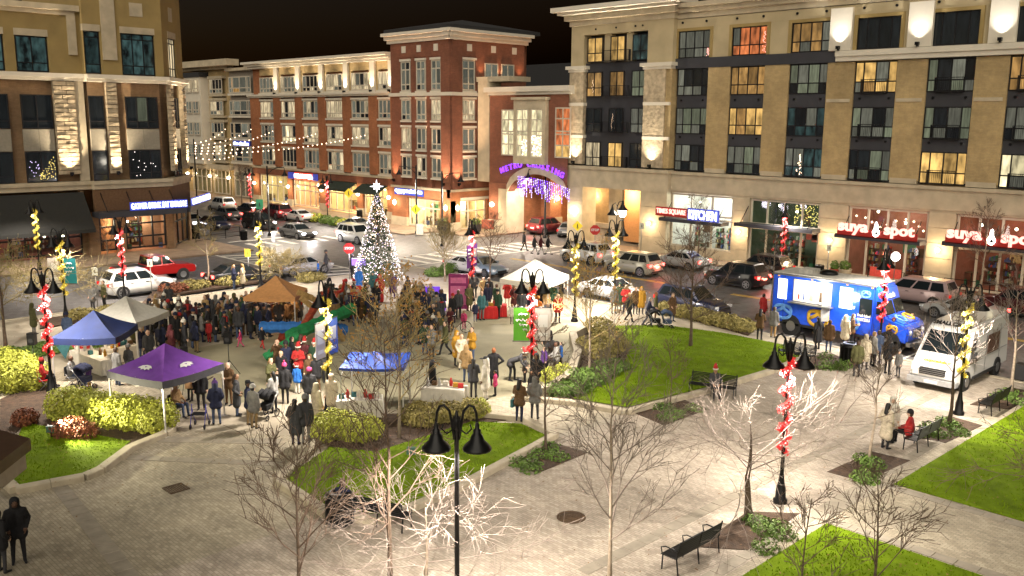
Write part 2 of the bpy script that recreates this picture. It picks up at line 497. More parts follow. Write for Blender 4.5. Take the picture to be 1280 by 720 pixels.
for i in range(8): mk.box(-44+i*6.4, 45.4, -.13, -43.88+i*6.4, 47.6, -.128)
mk.build('parking_line', M_PAINT, road_a)

# kerb stones along the roads and round the beds, single stones
def kerb_row(parent, pts, w=.3, h=.16, seg=1.5, z=0.0, closed=False, name='kerb_stone'):
    n = 0
    pts = [Vector((p[0], p[1], 0)) for p in pts]
    if closed: pts = pts+[pts[0]]
    for a, b in zip(pts, pts[1:]):
        L = (b-a).length
        if L < .05: continue
        k = max(1, round(L/seg)); d = (b-a)/L
        ang = math.atan2(d.y, d.x)
        key = ('kerb', round(L/k, 2), w, h)
        if key not in _used:
            mb = MB(); l = L/k-.015
            c = min(.03, h*.3)
            prof = [(-w/2,-.05),(w/2,-.05),(w/2,h-c),(w/2-c,h),(-w/2+c,h),(-w/2,h-c)]
            vs = [(-l/2, y, zz) for y, zz in prof] + [(l/2, y, zz) for y, zz in prof]
            m = len(prof)
            mb.add(vs, [tuple(range(m)), tuple(range(m,2*m))[::-1]] + [(i, m+i, m+(i+1)%m, (i+1)%m) for i in range(m)])
            me = mb.mesh('kerb_stone'); bm = bmesh.new(); bm.from_mesh(me); bmesh.ops.recalc_face_normals(bm, faces=bm.faces); bm.to_mesh(me); bm.free()
            _used[key] = me
        for i in range(k):
            c = a + d*(L*(i+.5)/k)
            o = put(name, _used[key], M_KERB, parent, (c.x, c.y, z+R.uniform(-.006,.006)), ang+R.uniform(-.004,.004), True)
            n += 1
    return n
plaza_kerb = struct(MB().box(-57.75, 45.0, -.2, 40, 45.35, -.03).build('kerb', M_KERB))
kerb_row(plaza_kerb, [(-57.4,45.2),(-10,45.2)], .3, .03, 2.4, 0)
side_kerb = struct(MB().box(-57.6, 64.65, -.2, 40, 64.9, -.03).build('kerb', M_KERB))
kerb_row(side_kerb, [(-56,64.78),(-14,64.78)], .25, .02, 2.4, 0)
road_kerb = struct(MB().box(-57.75, -20, -.2, -57.5, 45.0, -.03).build('kerb', M_KERB))
kerb_row(road_kerb, [(-57.6,8),(-57.6,44.8)], .25, .02, 2.4, 0)

# bands of grey slabs let into the pavers
slab_me = {}
def slab_row(pa, pb, w=.6, seg=.62, z=.006, parent=plaza, m=None):
    a, b = Vector((pa[0],pa[1],0)), Vector((pb[0],pb[1],0))
    L = (b-a).length; k = max(1, round(L/seg)); d = (b-a)/L; ang = math.atan2(d.y, d.x)
    key = (round(L/k,2), w)
    if key not in slab_me:
        l = L/k-.018; ww = w-.018
        mb = MB(); mb.add([(-l/2,-ww/2,-.03),(l/2,-ww/2,-.03),(l/2,ww/2,-.03),(-l/2,ww/2,-.03),(-l/2+.008,-ww/2+.008,.008),(l/2-.008,-ww/2+.008,.008),(l/2-.008,ww/2-.008,.008),(-l/2+.008,ww/2-.008,.008)],
               [(4,5,6,7),(0,1,5,4),(1,2,6,5),(2,3,7,6),(3,0,4,7)])
        slab_me[key] = mb.mesh('slab')
    for i in range(k):
        c = a + d*(L*(i+.5)/k)
        put('slab', slab_me[key], m or M_SLAB, parent, (c.x, c.y, z+R.uniform(-.002,.003)), ang)
def gx(px, py): return G(px, py)
slab_row(gx(185,549), gx(352,552)); slab_row(gx(160,572), gx(352,580), .45)
slab_row(gx(70,602), gx(165,725), .5)
slab_row((-12.15,17), (-12.15,44.5), .42); slab_row((-11.85,24.6), (-11.85,28.7), .42)
slab_row((-14.6,17), (-14.6,44.5), .42)
slab_row((-11.6,28.6), (-5,28.6), .42); slab_row((-11.6,24.75), (-5,24.75), .42)
slab_row((-22.1,17.5), (-22.1,27.8), .42)

# gratings and covers
mb = MB()
for i in range(9): mb.box(-.28, -.28+i*.07-.02, .012, .28, -.28+i*.07+.02, .03)
mb.box(-.32,-.32,0,-.28,.32,.032); mb.box(.28,-.32,0,.32,.32,.032); mb.box(-.28,-.32,0,.28,-.295,.032); mb.box(-.28,.3,0,.28,.32,.032)
p = G(220,611); tag(mb.build('drain_grate', mat('rusty_iron',(.09,.055,.03),.8,.4), None, (p.x,p.y,.004)), 'square rusty drain grate set in the brick pavers on the left', 'drain')
mb = MB(); mb.lathe([(.0001,.02),(.36,.02),(.36,.0)], 20); mb.lathe([(.38,0),(.38,.024),(.44,.024),(.44,0)], 20)
for i in range(5): mb.box(-.25, -.22+i*.11-.02, .02, .25, -.22+i*.11+.02, .028)
p = G(714,647); tag(mb.build('manhole_cover', mat('rusty_iron',(.09,.055,.03),.8,.4), None, (p.x,p.y,.006)), 'round rusty manhole cover in the paving near the front trees', 'manhole')
p = G(229,386); tag(MB().lathe([(.0001,.02),(.5,.02),(.5,0)], 20).build('manhole_cover', mat('rusty_iron',(.09,.055,.03),.8,.4), None, (p.x,p.y,.008)), 'round brown manhole cover behind the crowd near the white car', 'manhole')

# ---------------------------------------------------------------- lawns and beds
GRASS = []
def pxpoly(pts): return [(G(x,y).x, G(x,y).y) for x, y in pts]
def inside(p, poly):
    x, y = p; c = False; n = len(poly)
    for i in range(n):
        x0, y0 = poly[i]; x1, y1 = poly[(i+1)%n]
        if (y0 > y) != (y1 > y) and x < (x1-x0)*(y-y0)/(y1-y0)+x0: c = not c
    return c
def edge_d(p, poly):
    m = 9e9; n = len(poly)
    for i in range(n):
        a = Vector(poly[i]); b = Vector(poly[(i+1)%n]); q = Vector(p)
        t = max(0, min(1, (q-a).dot(b-a)/max(1e-6,(b-a).length_squared)))
        m = min(m, (a+(b-a)*t-q).length)
    return m
def lawn(poly, z=.05, rise=.16, dens=95, step=.45):
    # a gently domed sheet of turf
    xs = [p[0] for p in poly]; ys = [p[1] for p in poly]
    bm = bmesh.new()
    vs = [bm.verts.new((x,y,z)) for x, y in poly]
    f = bm.faces.new(vs)
    if f.normal.z < 0: f.normal_flip()
    bmesh.ops.triangulate(bm, faces=[f])
    for _ in range(4):
        es = [e for e in bm.edges if e.calc_length() > 1.1]
        if not es: break
        bmesh.ops.subdivide_edges(bm, edges=es, cuts=1)
        bmesh.ops.triangulate(bm, faces=bm.faces[:])
    for v in bm.verts:
        d = edge_d((v.co.x,v.co.y), poly)
        v.co.z = z + rise*min(1, d/1.5)*(.8+.2*math.sin(v.co.x*1.7)*math.cos(v.co.y*1.3))
    bm.normal_update()
    for fc in bm.faces:
        fc.smooth = True
        if fc.normal.z < 0: fc.normal_flip()
    me = bpy.data.meshes.new('lawn'); bm.to_mesh(me); bm.free()
    o = struct(put('lawn', me, M_LAWN))
    a = (max(xs)-min(xs))*(max(ys)-min(ys))
    for _ in range(int(a*dens)):
        p = (R.uniform(min(xs),max(xs)), R.uniform(min(ys),max(ys)))
        if inside(p, poly):
            GRASS.append((p[0], p[1], z+rise*min(1, edge_d(p, poly)/1.5)*.8-.01))
    return o
def bed(poly, z=.03, m=None):
    return struct(MB().prism(poly, -.02, z).build('planting_bed', m or M_SOIL))

L1 = pxpoly([(2,594),(30,530),(85,538),(163,553),(120,588),(103,594),(22,609)])
L1k = pxpoly([(-20,580),(20,616),(105,600),(126,591),(163,563),(205,546),(216,538)])
L2 = pxpoly([(352,602),(410,640),(470,648),(560,612),(686,547),(652,531),(590,528),(470,566),(412,560)])
L2k = pxpoly([(404,548),(348,604),(410,646),(475,654)])
L2k2 = pxpoly([(475,654),(563,618),(694,547),(655,526),(590,520)])
L3 = pxpoly([(768,408),(830,407),(905,417),(985,433),(1000,446),(962,462),(880,486),(783,510),(716,499),(748,480),(780,460),(785,440)])
L3k = pxpoly([(640,499),(715,506),(783,518),(880,492),(965,466),(1012,446)])
L4 = [(-11.5,28.9),(20,28.9),(20,44),(-11.3,44)]
L5 = [(-11.6,15),(-11.6,24.5),(20,24.5),(20,15)]
lawn(L1, rise=.1); lawn(L2); lawn(L3); lawn(L4, z=.01, rise=.06, dens=60); lawn(L5, z=.01, rise=.06)
for k, kk in ((L1k,.35),(L2k,.35),(L2k2,.3),(L3k,.3)):
    base = struct(MB().box(k[0][0]-.05,k[0][1]-.05,-.1,k[0][0]+.05,k[0][1]+.05,0).build('garden_kerb', M_KERB))
    kerb_row(base, k, kk, .2, 1.3, 0)
B1 = pxpoly([(0,500),(40,480),(110,500),(214,512),(214,536),(163,556),(85,541),(30,532),(0,560)])
bed(B1)
B2 = pxpoly([(404,552),(410,525),(560,512),(645,524),(590,531),(470,568),(412,562)])
bed(B2)
B3 = pxpoly([(640,497),(716,502),(748,482),(782,462),(788,440),(770,408),(735,413),(716,425),(724,450),(714,474),(690,491)])
bed(B3)
BR = [pxpoly([(1140,546),(1186,520),(1228,532),(1182,554)]), pxpoly([(1034,590),(1090,565),(1138,576),(1080,603)]), pxpoly([(868,684),(935,640),(1000,642),(935,688)]), pxpoly([(1212,506),(1262,484),(1300,492),(1262,512)]),
      pxpoly([(625,575),(685,552),(735,566),(672,592)]), pxpoly([(790,515),(850,498),(885,512),(830,532)]), pxpoly([(990,448),(1040,442),(1075,458),(1005,464)])]
for b in BR: bed(b, .02)
# curved stone seat wall at the rim of the circle
wall = thing('seat_wall', 'low curved pale stone wall at the right rim of the plaza', 'wall', (-29.5,32.5,0))
cpts = [G(x,y) for x, y in ((735,413),(716,424),(722,448),(714,473),(690,492),(655,500))]
for i in range(len(cpts)-1):
    n = 4
    for j in range(n):
        a = cpts[i].lerp(cpts[i+1], j/n); b = cpts[i].lerp(cpts[i+1], (j+1)/n)
        mb = MB(); d = (b-a); L = d.length; nn = Vector((-d.y,d.x,0)).normalized()
        a2, b2 = a+d*.01, b-d*.01
        q = [a2-nn*.2, b2-nn*.2, b2+nn*.2, a2+nn*.2]
        mb.prism([(v.x,v.y) for v in q], 0, .42+R.uniform(-.006,.006))
        mb.build('stone_block', M_KERB, wall, world=True)

# grass blades over the turf
vs = []; fs = []
for (x, y, z) in GRASS:
    a = R.uniform(0, 6.28); h = R.uniform(.035,.075); w = .022
    b = len(vs); dx, dy = math.cos(a)*w, math.sin(a)*w
    lx, ly = R.uniform(-.03,.03), R.uniform(-.03,.03)
    vs += [(x-dx,y-dy,z),(x+dx,y+dy,z),(x+lx,y+ly,z+h)]
    fs.append((b,b+1,b+2))
me = bpy.data.meshes.new('grass'); me.from_pydata(vs, [], fs)
tag(put('grass', me, M_BLADE), 'short bright green grass growing on all the lawns', 'grass', kind='stuff')

# ================================================================ BUILDINGS
class Face:
    # a facade: u runs along it, n out of it
    def __init__(s, x, y, rz): s.o = Vector((x,y,0)); s.rz = rz; s.c = math.cos(rz); s.s = math.sin(rz)
    def p(s, u, n, z): return Vector((s.o.x + s.c*u + s.s*n, s.o.y + s.s*u - s.c*n, z))
    def box(s, mb, u0, u1, z0, z1, n0, n1, mi=0):
        P = s.p
        a, b = min(u0,u1), max(u0,u1); l, h = min(n0,n1), max(n0,n1)
        vs = [P(a,h,z0),P(b,h,z0),P(b,l,z0),P(a,l,z0),P(a,h,z1),P(b,h,z1),P(b,l,z1),P(a,l,z1)]
        mb.add(vs, [(0,3,2,1),(4,5,6,7),(0,1,5,4),(1,2,6,5),(2,3,7,6),(3,0,4,7)], mi)
    def part(s, name, m, parent, *boxes):
        mb = MB()
        for bx in boxes: s.box(mb, *bx)
        return mb.build(name, m, parent, world=True)

_fr = {}; _pn = {}
def window(parent, F, u, z, w, h, cols, rows, fm, panes, n=-.1, bar=.09, depth=.1, rail=None, name='window'):
    # frame of bars with separate panes; cols and rows are fractions
    key = (round(w,2), round(h,2), tuple(cols), tuple(rows), bar, depth)
    cs = [0]; 
    for c in cols: cs.append(cs[-1]+c*w)
    rs = [0]
    for r in rows: rs.append(rs[-1]+r*h)
    if key not in _fr:
        mb = MB(); t = bar/2
        for i, x in enumerate(cs):
            a, b = (x, x+bar) if i == 0 else ((x-bar, x) if i == len(cs)-1 else (x-t, x+t))
            mb.box(a, -depth, 0, b, 0, h)
        for j, y in enumerate(rs):
            a, b = (y, y+bar) if j == 0 else ((y-bar, y) if j == len(rs)-1 else (y-t, y+t))
            for i in range(len(cs)-1):
                l = cs[i]+(bar if i == 0 else t); r = cs[i+1]-(bar if i == len(cs)-2 else t)
                mb.box(l, -depth+.006, a, r, -.004, b)
        _fr[key] = mb.mesh('window')
    p = F.p(u, n, z)
    o = put(name, _fr[key], fm, parent, p, F.rz, True)
    k = 0
    for j in range(len(rs)-1):
        for i in range(len(cs)-1):
            pw, ph = cs[i+1]-cs[i], rs[j+1]-rs[j]
            pk = (round(pw,3), round(ph,3))
            if pk not in _pn:
                _pn[pk] = MB().box(.02, -.015, .02, pw-.02, .01, ph-.02).mesh('pane')
            pm = panes(i, j) if callable(panes) else panes
            c = put('pane', _pn[pk], pm, o, (cs[i], -.03, rs[j]))
            k += 1
    if rail:
        mb = MB()
        a, b = rail; mb.box(a, -.42, .95, b, -.38, 1.0); mb.box(a, -.42, .08, b, -.38, .12); mb.box(a, -.4, .03, a+.03, -depth, 1.0); mb.box(b-.03, -.4, .03, b, -depth, 1.0)
        x = a
        while x < b:
            mb.box(x, -.41, .1, x+.018, -.39, .97); x += .13
        mb.box(a, -.42, 0, b, -depth, .05)
        mb.build('railing', M_FRAME_D, o)
    return o

def uplight(parent, F, u, z, n, energy, color=(1,.80,.58), spot=70, tilt=.12, size=.05):
    mb = MB(); F.box(mb, u-.12, u+.12, z-.12, z+.1, n-.14, n+.14); F.box(mb, u-.05, u+.05, z-.22, z-.1, n-.2, n+.02)
    o = mb.build('uplight', M_BLACK, parent, world=True)
    p = F.p(u, n+.12, z+.14); q = F.p(u, n-.28, z+3.0)
    lo = light('SPOT', p, energy*.5, color, size, q-p, rad(min(120,spot*1.7)), 1.0)
    d = lo.data; d.use_nodes = True; nn = d.node_tree.nodes; em = nn.get('Emission') or nn.new('ShaderNodeEmission')
    lf = nn.new('ShaderNodeLightFalloff'); lf.inputs['Strength'].default_value = 1.0      # long even throw of a narrow wall washer
    d.node_tree.links.new(lf.outputs['Linear'], em.inputs['Strength'])
    return o
def sconce(parent, F, u, z, n, energy=60, r=.2, tall=False, m=None):
    mb = MB(); c = F.p(u, n+.24, z); mb.ball(c, r, 10, sz=1.6 if tall else 1.0)
    o = mb.build('wall_light', m or E_GLOBE, parent, world=True)
    mb = MB(); F.box(mb, u-.06, u+.06, z-.12, z+.12, n, n+.08); mb.build('bracket', M_BLACK, o, world=True)
    if energy: light('POINT', F.p(u, n+.6, z), energy, (1,.72,.42), .15)
    return o

def shop(parent, F, u0, u1, z0, z1, ncol, rows, fm, glass=None, wallc=(.55,.42,.26), energy=130, depth=4.0, seed=1, n=-.25, lc=(1,.80,.52), fit='shelves', name='shopfront'):
    w = u1-u0; h = z1-z0
    o = window(parent, F, u0, z0, w, h, [1/ncol]*ncol, rows, fm, glass or P_GLASS, n=n, bar=.14, depth=.14, name=name)
    rr = random.Random(seed)
    wm = mat('shop_wall_%d' % seed, wallc, .9, var=.15, scale=1.5)
    mb = MB()
    d0, d1 = n-.2, n-depth
    F.box(mb, u0, u1, 0.01, z1, d1-.1, d1); F.box(mb, u0-.1, u0, .01, z1, d1, d0); F.box(mb, u1, u1+.1, .01, z1, d1, d0)
    F.box(mb, u0, u1, z1, z1+.1, d1, d0); F.box(mb, u0, u1, -.02, .03, d1, d0)
    room = mb.build('room', wm, o, world=True)
    cols_ = [mat('goods_%d' % i, c, .7, var=.2) for i, c in enumerate(((.5,.08,.05),(.08,.12,.3),(.5,.4,.2),(.1,.06,.03),(.6,.58,.5),(.06,.2,.1)))]
    mb = MB()
    k = int(w/.9)
    for i in range(k):
        u = u0+.4+i*(w-.8)/max(1,k-1); nn = n-rr.uniform(.9, depth-.6); hh = rr.uniform(.7,1.2)
        if fit == 'shelves' and rr.random() < .6:
            for s_ in range(4):
                F.box(mb, u-.38, u+.38, .35+s_*.5, .38+s_*.5, d1, d1+.4, 3)
                for q in range(5):
                    F.box(mb, u-.34+q*.14, u-.24+q*.14, .38+s_*.5, .38+s_*.5+rr.uniform(.15,.4), d1+.05, d1+.35, rr.randrange(6))
        else:
            F.box(mb, u-.35, u+.35, hh-.05, hh, nn-.35, nn+.35, 3); F.box(mb, u-.04, u+.04, .03, hh-.05, nn-.04, nn+.04, 3)
            for q in (-.5,.5):
                F.box(mb, u+q-.16, u+q+.16, .03, .5, nn-.17, nn+.17, rr.randrange(6)); F.box(mb, u+q*1.3-.03, u+q*1.3+.03, .5, .95, nn-.17, nn+.17, 3)
    for i in range(max(1,int(w/2.2))):
        u = u0+1+rr.random()*(w-2); zz = 1.2+rr.random()*.8
        F.box(mb, u-.5, u+.5, zz, zz+.7, d1+.01, d1+.04, rr.randrange(6))
    mb.build('furnishing', cols_, room, world=True)
    mb = MB()
    for i in range(max(2, int(w/1.6))):
        u = u0+.8+i*(w-1.6)/max(1,max(2,int(w/1.6))-1)
        mb.ball(F.p(u, n-rr.uniform(.8,depth-.8), z1-rr.uniform(.5,1.3)), .11, 8)
    mb.build('pendant_lamp', E_CEIL, room, world=True)
    light('POINT', F.p((u0+u1)/2, n-depth*.4, z1-.7), energy*(2.4 if seed > 20 else 1.3), lc, .5)
    return o

def text_mesh(s, size=1.0, ext=.04, bold=0.0, align='LEFT'):
    c = bpy.data.curves.new('lettering', 'FONT'); c.body = s; c.size = size; c.extrude = ext; c.offset = bold; c.align_x = align
    c.resolution_u = 3
    t = bpy.data.objects.new('tmp_text', c); col.objects.link(t)
    dg = bpy.context.evaluated_depsgraph_get(); dg.update()
    me = bpy.data.meshes.new_from_object(t.evaluated_get(dg))
    bpy.data.objects.remove(t); bpy.data.curves.remove(c)
    return me
def text_on(parent, F, s, u0, u1, z, n, m, h=None, name='lettering', ext=.05, bold=.012):
    me = text_mesh(s, 1.0, ext, bold)
    xs = [v.co.x for v in me.vertices]; ys = [v.co.y for v in me.vertices]
    sx = (u1-u0)/(max(xs)-min(xs)); sy = (h/(max(ys)-min(ys))) if h else sx
    x0, y0 = min(xs), min(ys)
    for v in me.vertices:
        x, y, zz = v.co; v.co = ((x-x0)*sx, -zz, (y-y0)*sy)
    o = put(name, me, m, parent, F.p(u0, n, z), F.rz, True)
    me.update()
    return o
def bulbs_part(pts, r, m, parent, name='light_bulbs'):
    mb = MB()
    for p in pts: mb.octa(p, r)
    return stuff(mb.build(name, m, parent, world=True))
# ---------------------------------------------------------------- right: tan apartment block over shops
rb = thing('apartment_building', 'tan and charcoal apartment block over lit shops filling the right background', 'building', (-34,67,0))
FR = Face(0, 67, 0)
core = MB(); core.box(-60, 73.5, 0, -48.4, 86, 21.3); core.box(-59.9, 67.75, 5.6, -48.4, 73.5, 21.3); core.box(-48.4, 67.75, 5.6, -4, 86, 21.0); core.box(-48.4, 72.2, 0, -4, 86, 5.6)
core.build('wall', M_CHAR, rb, world=True)
roof = MB(); roof.box(-60.2, 67.5, 21.3, -48.3, 86.2, 21.9); roof.box(-48.3, 67.6, 21.0, -4, 86.2, 21.3)
roof.add([(-48,68,21.3),(-4,68,21.3),(-4,86,21.3),(-48,86,21.3),(-45,72,23.2),(-8,72,23.2),(-8,82,23.2),(-45,82,23.2)], [(0,1,5,4),(1,2,6,5),(2,3,7,6),(3,0,4,7),(4,5,6,7)])
roof.build('roof', M_ROOF, rb, world=True)
COLS = [-48.15+5.33*i for i in range(8)]; CW = 3.2
FLZ = [(7.4,9.68),(10.55,12.8),(13.8,16.08),(16.95,19.2)]
# tan pilasters between the window bays
for i, c in enumerate(COLS):
    FR.part('pilaster', M_TAN, rb, (c+CW, c+5.33, 7.55, 16.1, -.75, .06))
    FR.part('pilaster_base', M_STONE, rb, (c+CW+.1, c+5.25, 7.35, 7.72, -.7, .12))
    for z in (9.68, 12.8):
        FR.part('spandrel', M_CHAR, rb, (c+.005, c+CW-.005, z, z+(.87 if z < 10 else 1.0), -.74, -.12))
        mb = MB()
        for q in (.5, 2.7): mb.tube([FR.p(c+q,-.14,z+.62), FR.p(c+q,-.02,z+.62)], .09, 8)
        mb.build('vent', M_BLACK, rb, world=True)
    if 3 <= i: FR.part('stone_course', M_STONE, rb, (c-2.05, c-.2, 13.15, 13.4, 0, .1))
# entablature and ledge over the shops
FR.part('entablature', M_STONE, rb, (-48.25, -4, 5.62, 7.05, -.75, .1))
FR.part('ledge', M_STONE, rb, (-48.25, -4, 7.05, 7.3, -.75, .22)); FR.part('entablature_step', M_STONE, rb, (-48.25, -4, 5.45, 5.62, -.7, .04))
# top storey
FR.part('dark_band', M_CHAR, rb, (-48.3, -33.6, 16.1, 16.93, -.75, .12))
FR.part('ledge', M_WHITE, rb, (-33.6, -4, 16.15, 16.5, -.75, .3), (-33.6, -4, 16.5, 16.9, -.75, .42))
for i, c in enumerate(COLS):
    FR.part('top_wall', M_BEIGE, rb, (c+CW, c+5.33, 16.93, 19.45, -.75, -.02))
    FR.part('window_surround', M_OCHRE, rb, (c-.28, c, 16.95, 19.2, -.3, .05), (c+CW, c+CW+.28, 16.95, 19.2, -.3, .05), (c-.28, c+CW+.28, 19.2, 19.44, -.3, .052))
    mb = MB()
    for q in (.4, 2.8): mb.tube([FR.p(c+q,-.05,19.9), FR.p(c+q,.09,19.9)], .1, 8)
    mb.build('vent', M_BLACK, rb, world=True)
FR.part('frieze', M_BEIGE, rb, (-48.3, -4, 19.45, 20.2, -.75, 0))
FR.part('cornice', M_STONE, rb, (-48.3, -4, 20.25, 20.7, -.75, .1), (-48.3, -4, 20.7, 21.1, -.75, .4), (-48.3, -4, 21.1, 21.45, -.75, .75))
for u in (-33.35, -27.5, -22.1, -16.7):
    FR.part('white_pilaster', M_WHITE, rb, (u-.85, u+.85, 16.93, 20.0, -.02, .28))
    uplight(rb, FR, u, 17.15, .55, 230, (1,.95,.88), 62, .16)
PCH = [P_GREY, P_GREY, P_DARK, P_GREEN, P_GREEN, P_DARK]
litR = {(0,0):P_DARK,(1,2):P_AMBER,(2,0):P_TEAL,(2,1):P_TEAL,(1,1):P_WARM,(4,0):P_WARM,(3,2):P_WARM,(1,3):P_ORANGE,(2,3):P_AMBER,(0,3):P_GREY,(3,3):P_DARK,(4,3):P_DARK,(5,0):P_WHITE,(5,2):P_AMBER}
for i, c in enumerate(COLS):
    for f, (z0, z1) in enumerate(FLZ):
        base = litR.get((i,f)); rr = random.Random(i*7+f)
        def pch(a, b, base=base, rr=rr, f=f):
            if base is P_DARK and f == 3: return P_DARK
            if base is None: return rr.choice(PCH)
            return base if rr.random() < .72 else rr.choice([P_AMBER if base in (P_WARM,P_ORANGE,P_AMBER) else P_DARK, P_GREY])
        if i < 3:
            window(rb, FR, c, z0, CW, z1-z0, [.22,.28,.28,.22], [.36,.64], M_FRAME_D, pch, n=-.18)
        elif f == 3:
            window(rb, FR, c, z0, CW, z1-z0, [.22,.28,.28,.22], [1.0], M_FRAME_D, pch, n=-.18)
        else:
            window(rb, FR, c, z0, CW, z1-z0, [.21,.29,.29,.21], [.36,.64], M_FRAME_D, pch, n=-.18, rail=(.62,2.58))
# stone piers of the ground storey, block on block
def pier(parent, F, u0, u1, z0, z1, n0, n1, m, step=1.1, name='stone_block'):
    z = z0
    k = max(1, round((z1-z0)/step)); s = (z1-z0)/k
    for i in range(k):
        F.part(name, m, parent, (u0, u1, z0+i*s+.02, z0+(i+1)*s-.02, n0, n1))
    F.part('pier_core', m, parent, (u0+.04, u1-.04, z0, z1, n0, n1-.05))
for u0, u1 in ((-41.9,-40.35),(-34.1,-31.85),(-25.8,-23.95),(-17.9,-15.8)):
    pier(rb, FR, u0, u1, 0, 5.45, -.7, .08, M_STONE)
shop(rb, FR, -48.25, -41.95, .75, 5.4, 3, [.55,.07,.38], M_FRAME_W, seed=2, wallc=(.62,.6,.55), energy=190, lc=(1,.95,.85))
shop(rb, FR, -40.3, -34.15, .15, 5.4, 4, [.55,.07,.38], M_FRAME_W, seed=3, wallc=(.10,.12,.08), energy=16, lc=(.8,1,.6))
shop(rb, FR, -31.8, -25.85, .15, 5.4, 4, [.55,.07,.38], M_FRAME_W, seed=4, wallc=(.30,.13,.09), energy=75, lc=(1,.72,.5))
shop(rb, FR, -23.9, -17.95, .15, 5.4, 4, [.55,.07,.38], M_FRAME_W, seed=5, wallc=(.28,.11,.07), energy=65, lc=(1,.6,.4))
shop(rb, FR, -15.75, -9.7, .15, 5.4, 4, [.55,.07,.38], M_FRAME_W, seed=6, energy=80)
FR.part('stall_riser', M_STONE, rb, (-48.25, -41.95, 0, .73, -.6, .0))
bulbs_part([FR.p(-36.6+R.random()*2.3, -.5-.3*R.random(), 3.6+R.random()*1.7) for _ in range(170)], .035, E_GOLD, rb)  # bulbs added behind the glass to stand for a lit tree's reflection
bulbs_part([FR.p(-31.5+i*.52, -.7-.5*math.sin(i), 4.3+.35*math.cos(i*.9)) for i in range(11)], .1, E_WARMB, rb)
# canopies with tie rods
def canopy(u0, u1, z, out=1.4, th=.28, m=M_CHAR):
    o = FR.part('canopy', m, rb, (u0, u1, z, z+th, .1, out))
    for i in range(3):
        u = u0+.5+(u1-u0-1)*i/2; MB().tube([FR.p(u,out-.15,z+th), FR.p(u,.1,z+th+1.3)], .035, 5).build('tie_rod', M_BLACK, o, world=True)
    return o
canopy(-40.9, -33.95, 3.2)
c = canopy(-48.6, -42.2, 3.0, 1.3)
FR.part('sign_board', mat('sign_back_red',(.16,.012,.01),.5,var=0,emit=(1,.04,.02),es=.06,sample=False), rb, (-48.95, -45.6, 3.45, 4.25, 1.25, 1.32))
FR.part('sign_board', E_SIGNB, rb, (-45.55, -42.4, 3.3, 4.35, 1.25, 1.32))
text_on(rb, FR, 'TIMES SQUARE', -48.8, -45.7, 3.6, 1.38, E_SUYA, .52)
text_on(rb, FR, 'KITCHEN', -45.4, -42.6, 3.42, 1.38, E_SIGNW, .8, bold=.03)
def suya(u0, z):
    canopy(u0-.3, u0+6.1, z-.1, 1.3)
    FR.part('sign_board', mat('sign_back_red',(.25,.02,.015),.5), rb, (u0-.1, u0+5.9, z+.1, z+.7, 1.25, 1.3))
    text_on(rb, FR, 'suya', u0, u0+2.3, z+.22, 1.36, E_SUYA, .85, bold=.035)
    text_on(rb, FR, 'spot', u0+3.5, u0+5.7, z+.22, 1.36, E_SUYA, .95, bold=.035)
    mb = MB(); fl = []
    for k in range(16):
        t = 2*math.pi*k/16; r = .34*(1+.12*math.cos(2*t)); y = -r*math.cos(t)
        fl.append((u0+2.9+r*.85*math.sin(t)*(1 if y < .1 else .55), z+.62+(y if y < .1 else y*1.9)))
    pts = [FR.p(u,1.38,zz) for u, zz in fl]; q = [FR.p(u,1.33,zz) for u, zz in fl]
    mb.add(q+pts, [tuple(range(16,32)), tuple(range(16))[::-1]]+[(i,(i+1)%16,16+(i+1)%16,16+i) for i in range(16)])
    mb.build('flame_emblem', E_CEILW, rb, world=True)
    mb = MB(); mb.ball(FR.p(u0+2.95,1.4,z+.52), .12, 8); mb.build('emblem_core', mat('black_print',(.01,.01,.01),.6,var=0), rb, world=True)
suya(-31.9, 3.2); suya(-24.0, 3.4)
FR.part('sign_board', mat('red_menu',(.5,.06,.04),.6,emit=(1,.1,.06),es=.1,sample=False), rb, (-29.3,-27.0,.5,1.2,1.1,1.16))
for u, z in ((-41.1,2.6),(-33.0,2.7),(-24.9,2.8),(-16.8,2.8)): sconce(rb, FR, u, z, .1, 55, .17)
sconce(rb, FR, -50.0, 2.6, .62, 60, .17)
# corner bay, standing proud, with the open arcade under it
FT = Face(0, 66.45, 0)
for u0, u1 in ((-60.1,-58.2),(-51.25,-48.3)):
    pier(rb, FT, u0, u1, 0, 5.4, -2.0, 0.04, M_STONE, 1.35)
    FT.part('rough_pilaster', M_ROUGH, rb, (u0+.05, u1-(.6 if u0 > -55 else .1), 7.55, 16.1, -.9, .12))
    FT.part('capital', M_WHITE, rb, (u0-.05, u1+.05, 16.1, 16.35, -.9, .22), (u0-.25, u1+.25, 16.35, 16.65, -.9, .42))
    for z in (13.0, 10.0): FT.part('stone_course', M_WHITE, rb, (u0+.02, u1-.02, z, z+.28, -.85, .145))
    uplight(rb, FT, (u0+u1)/2-(.3 if u0 > -55 else 0), 7.75, .45, 480, (1,.88,.68), 62, .2)
FT.part('side_pilaster', M_TAN, rb, (-49.0,-48.3,7.55,16.1,-1.0,-.02))
FT.part('entablature', M_STONE, rb, (-60.2, -48.25, 5.4, 7.1, -1.5, .06)); FT.part('ledge', M_STONE, rb, (-60.2,-48.2,7.1,7.4,-1.5,.2))
FT.part('top_wall', M_BEIGE, rb, (-60.0, -58.45, 16.65, 20.3, -1.0, 0), (-51.0, -48.3, 16.65, 20.3, -1.0, 0), (-58.45, -51.0, 19.45, 20.3, -1.0, 0))
FT.part('cornice', M_STONE, rb, (-60.2,-48.2,20.3,20.8,-1.0,.1), (-60.6,-47.9,20.8,21.3,-1.0,.45))
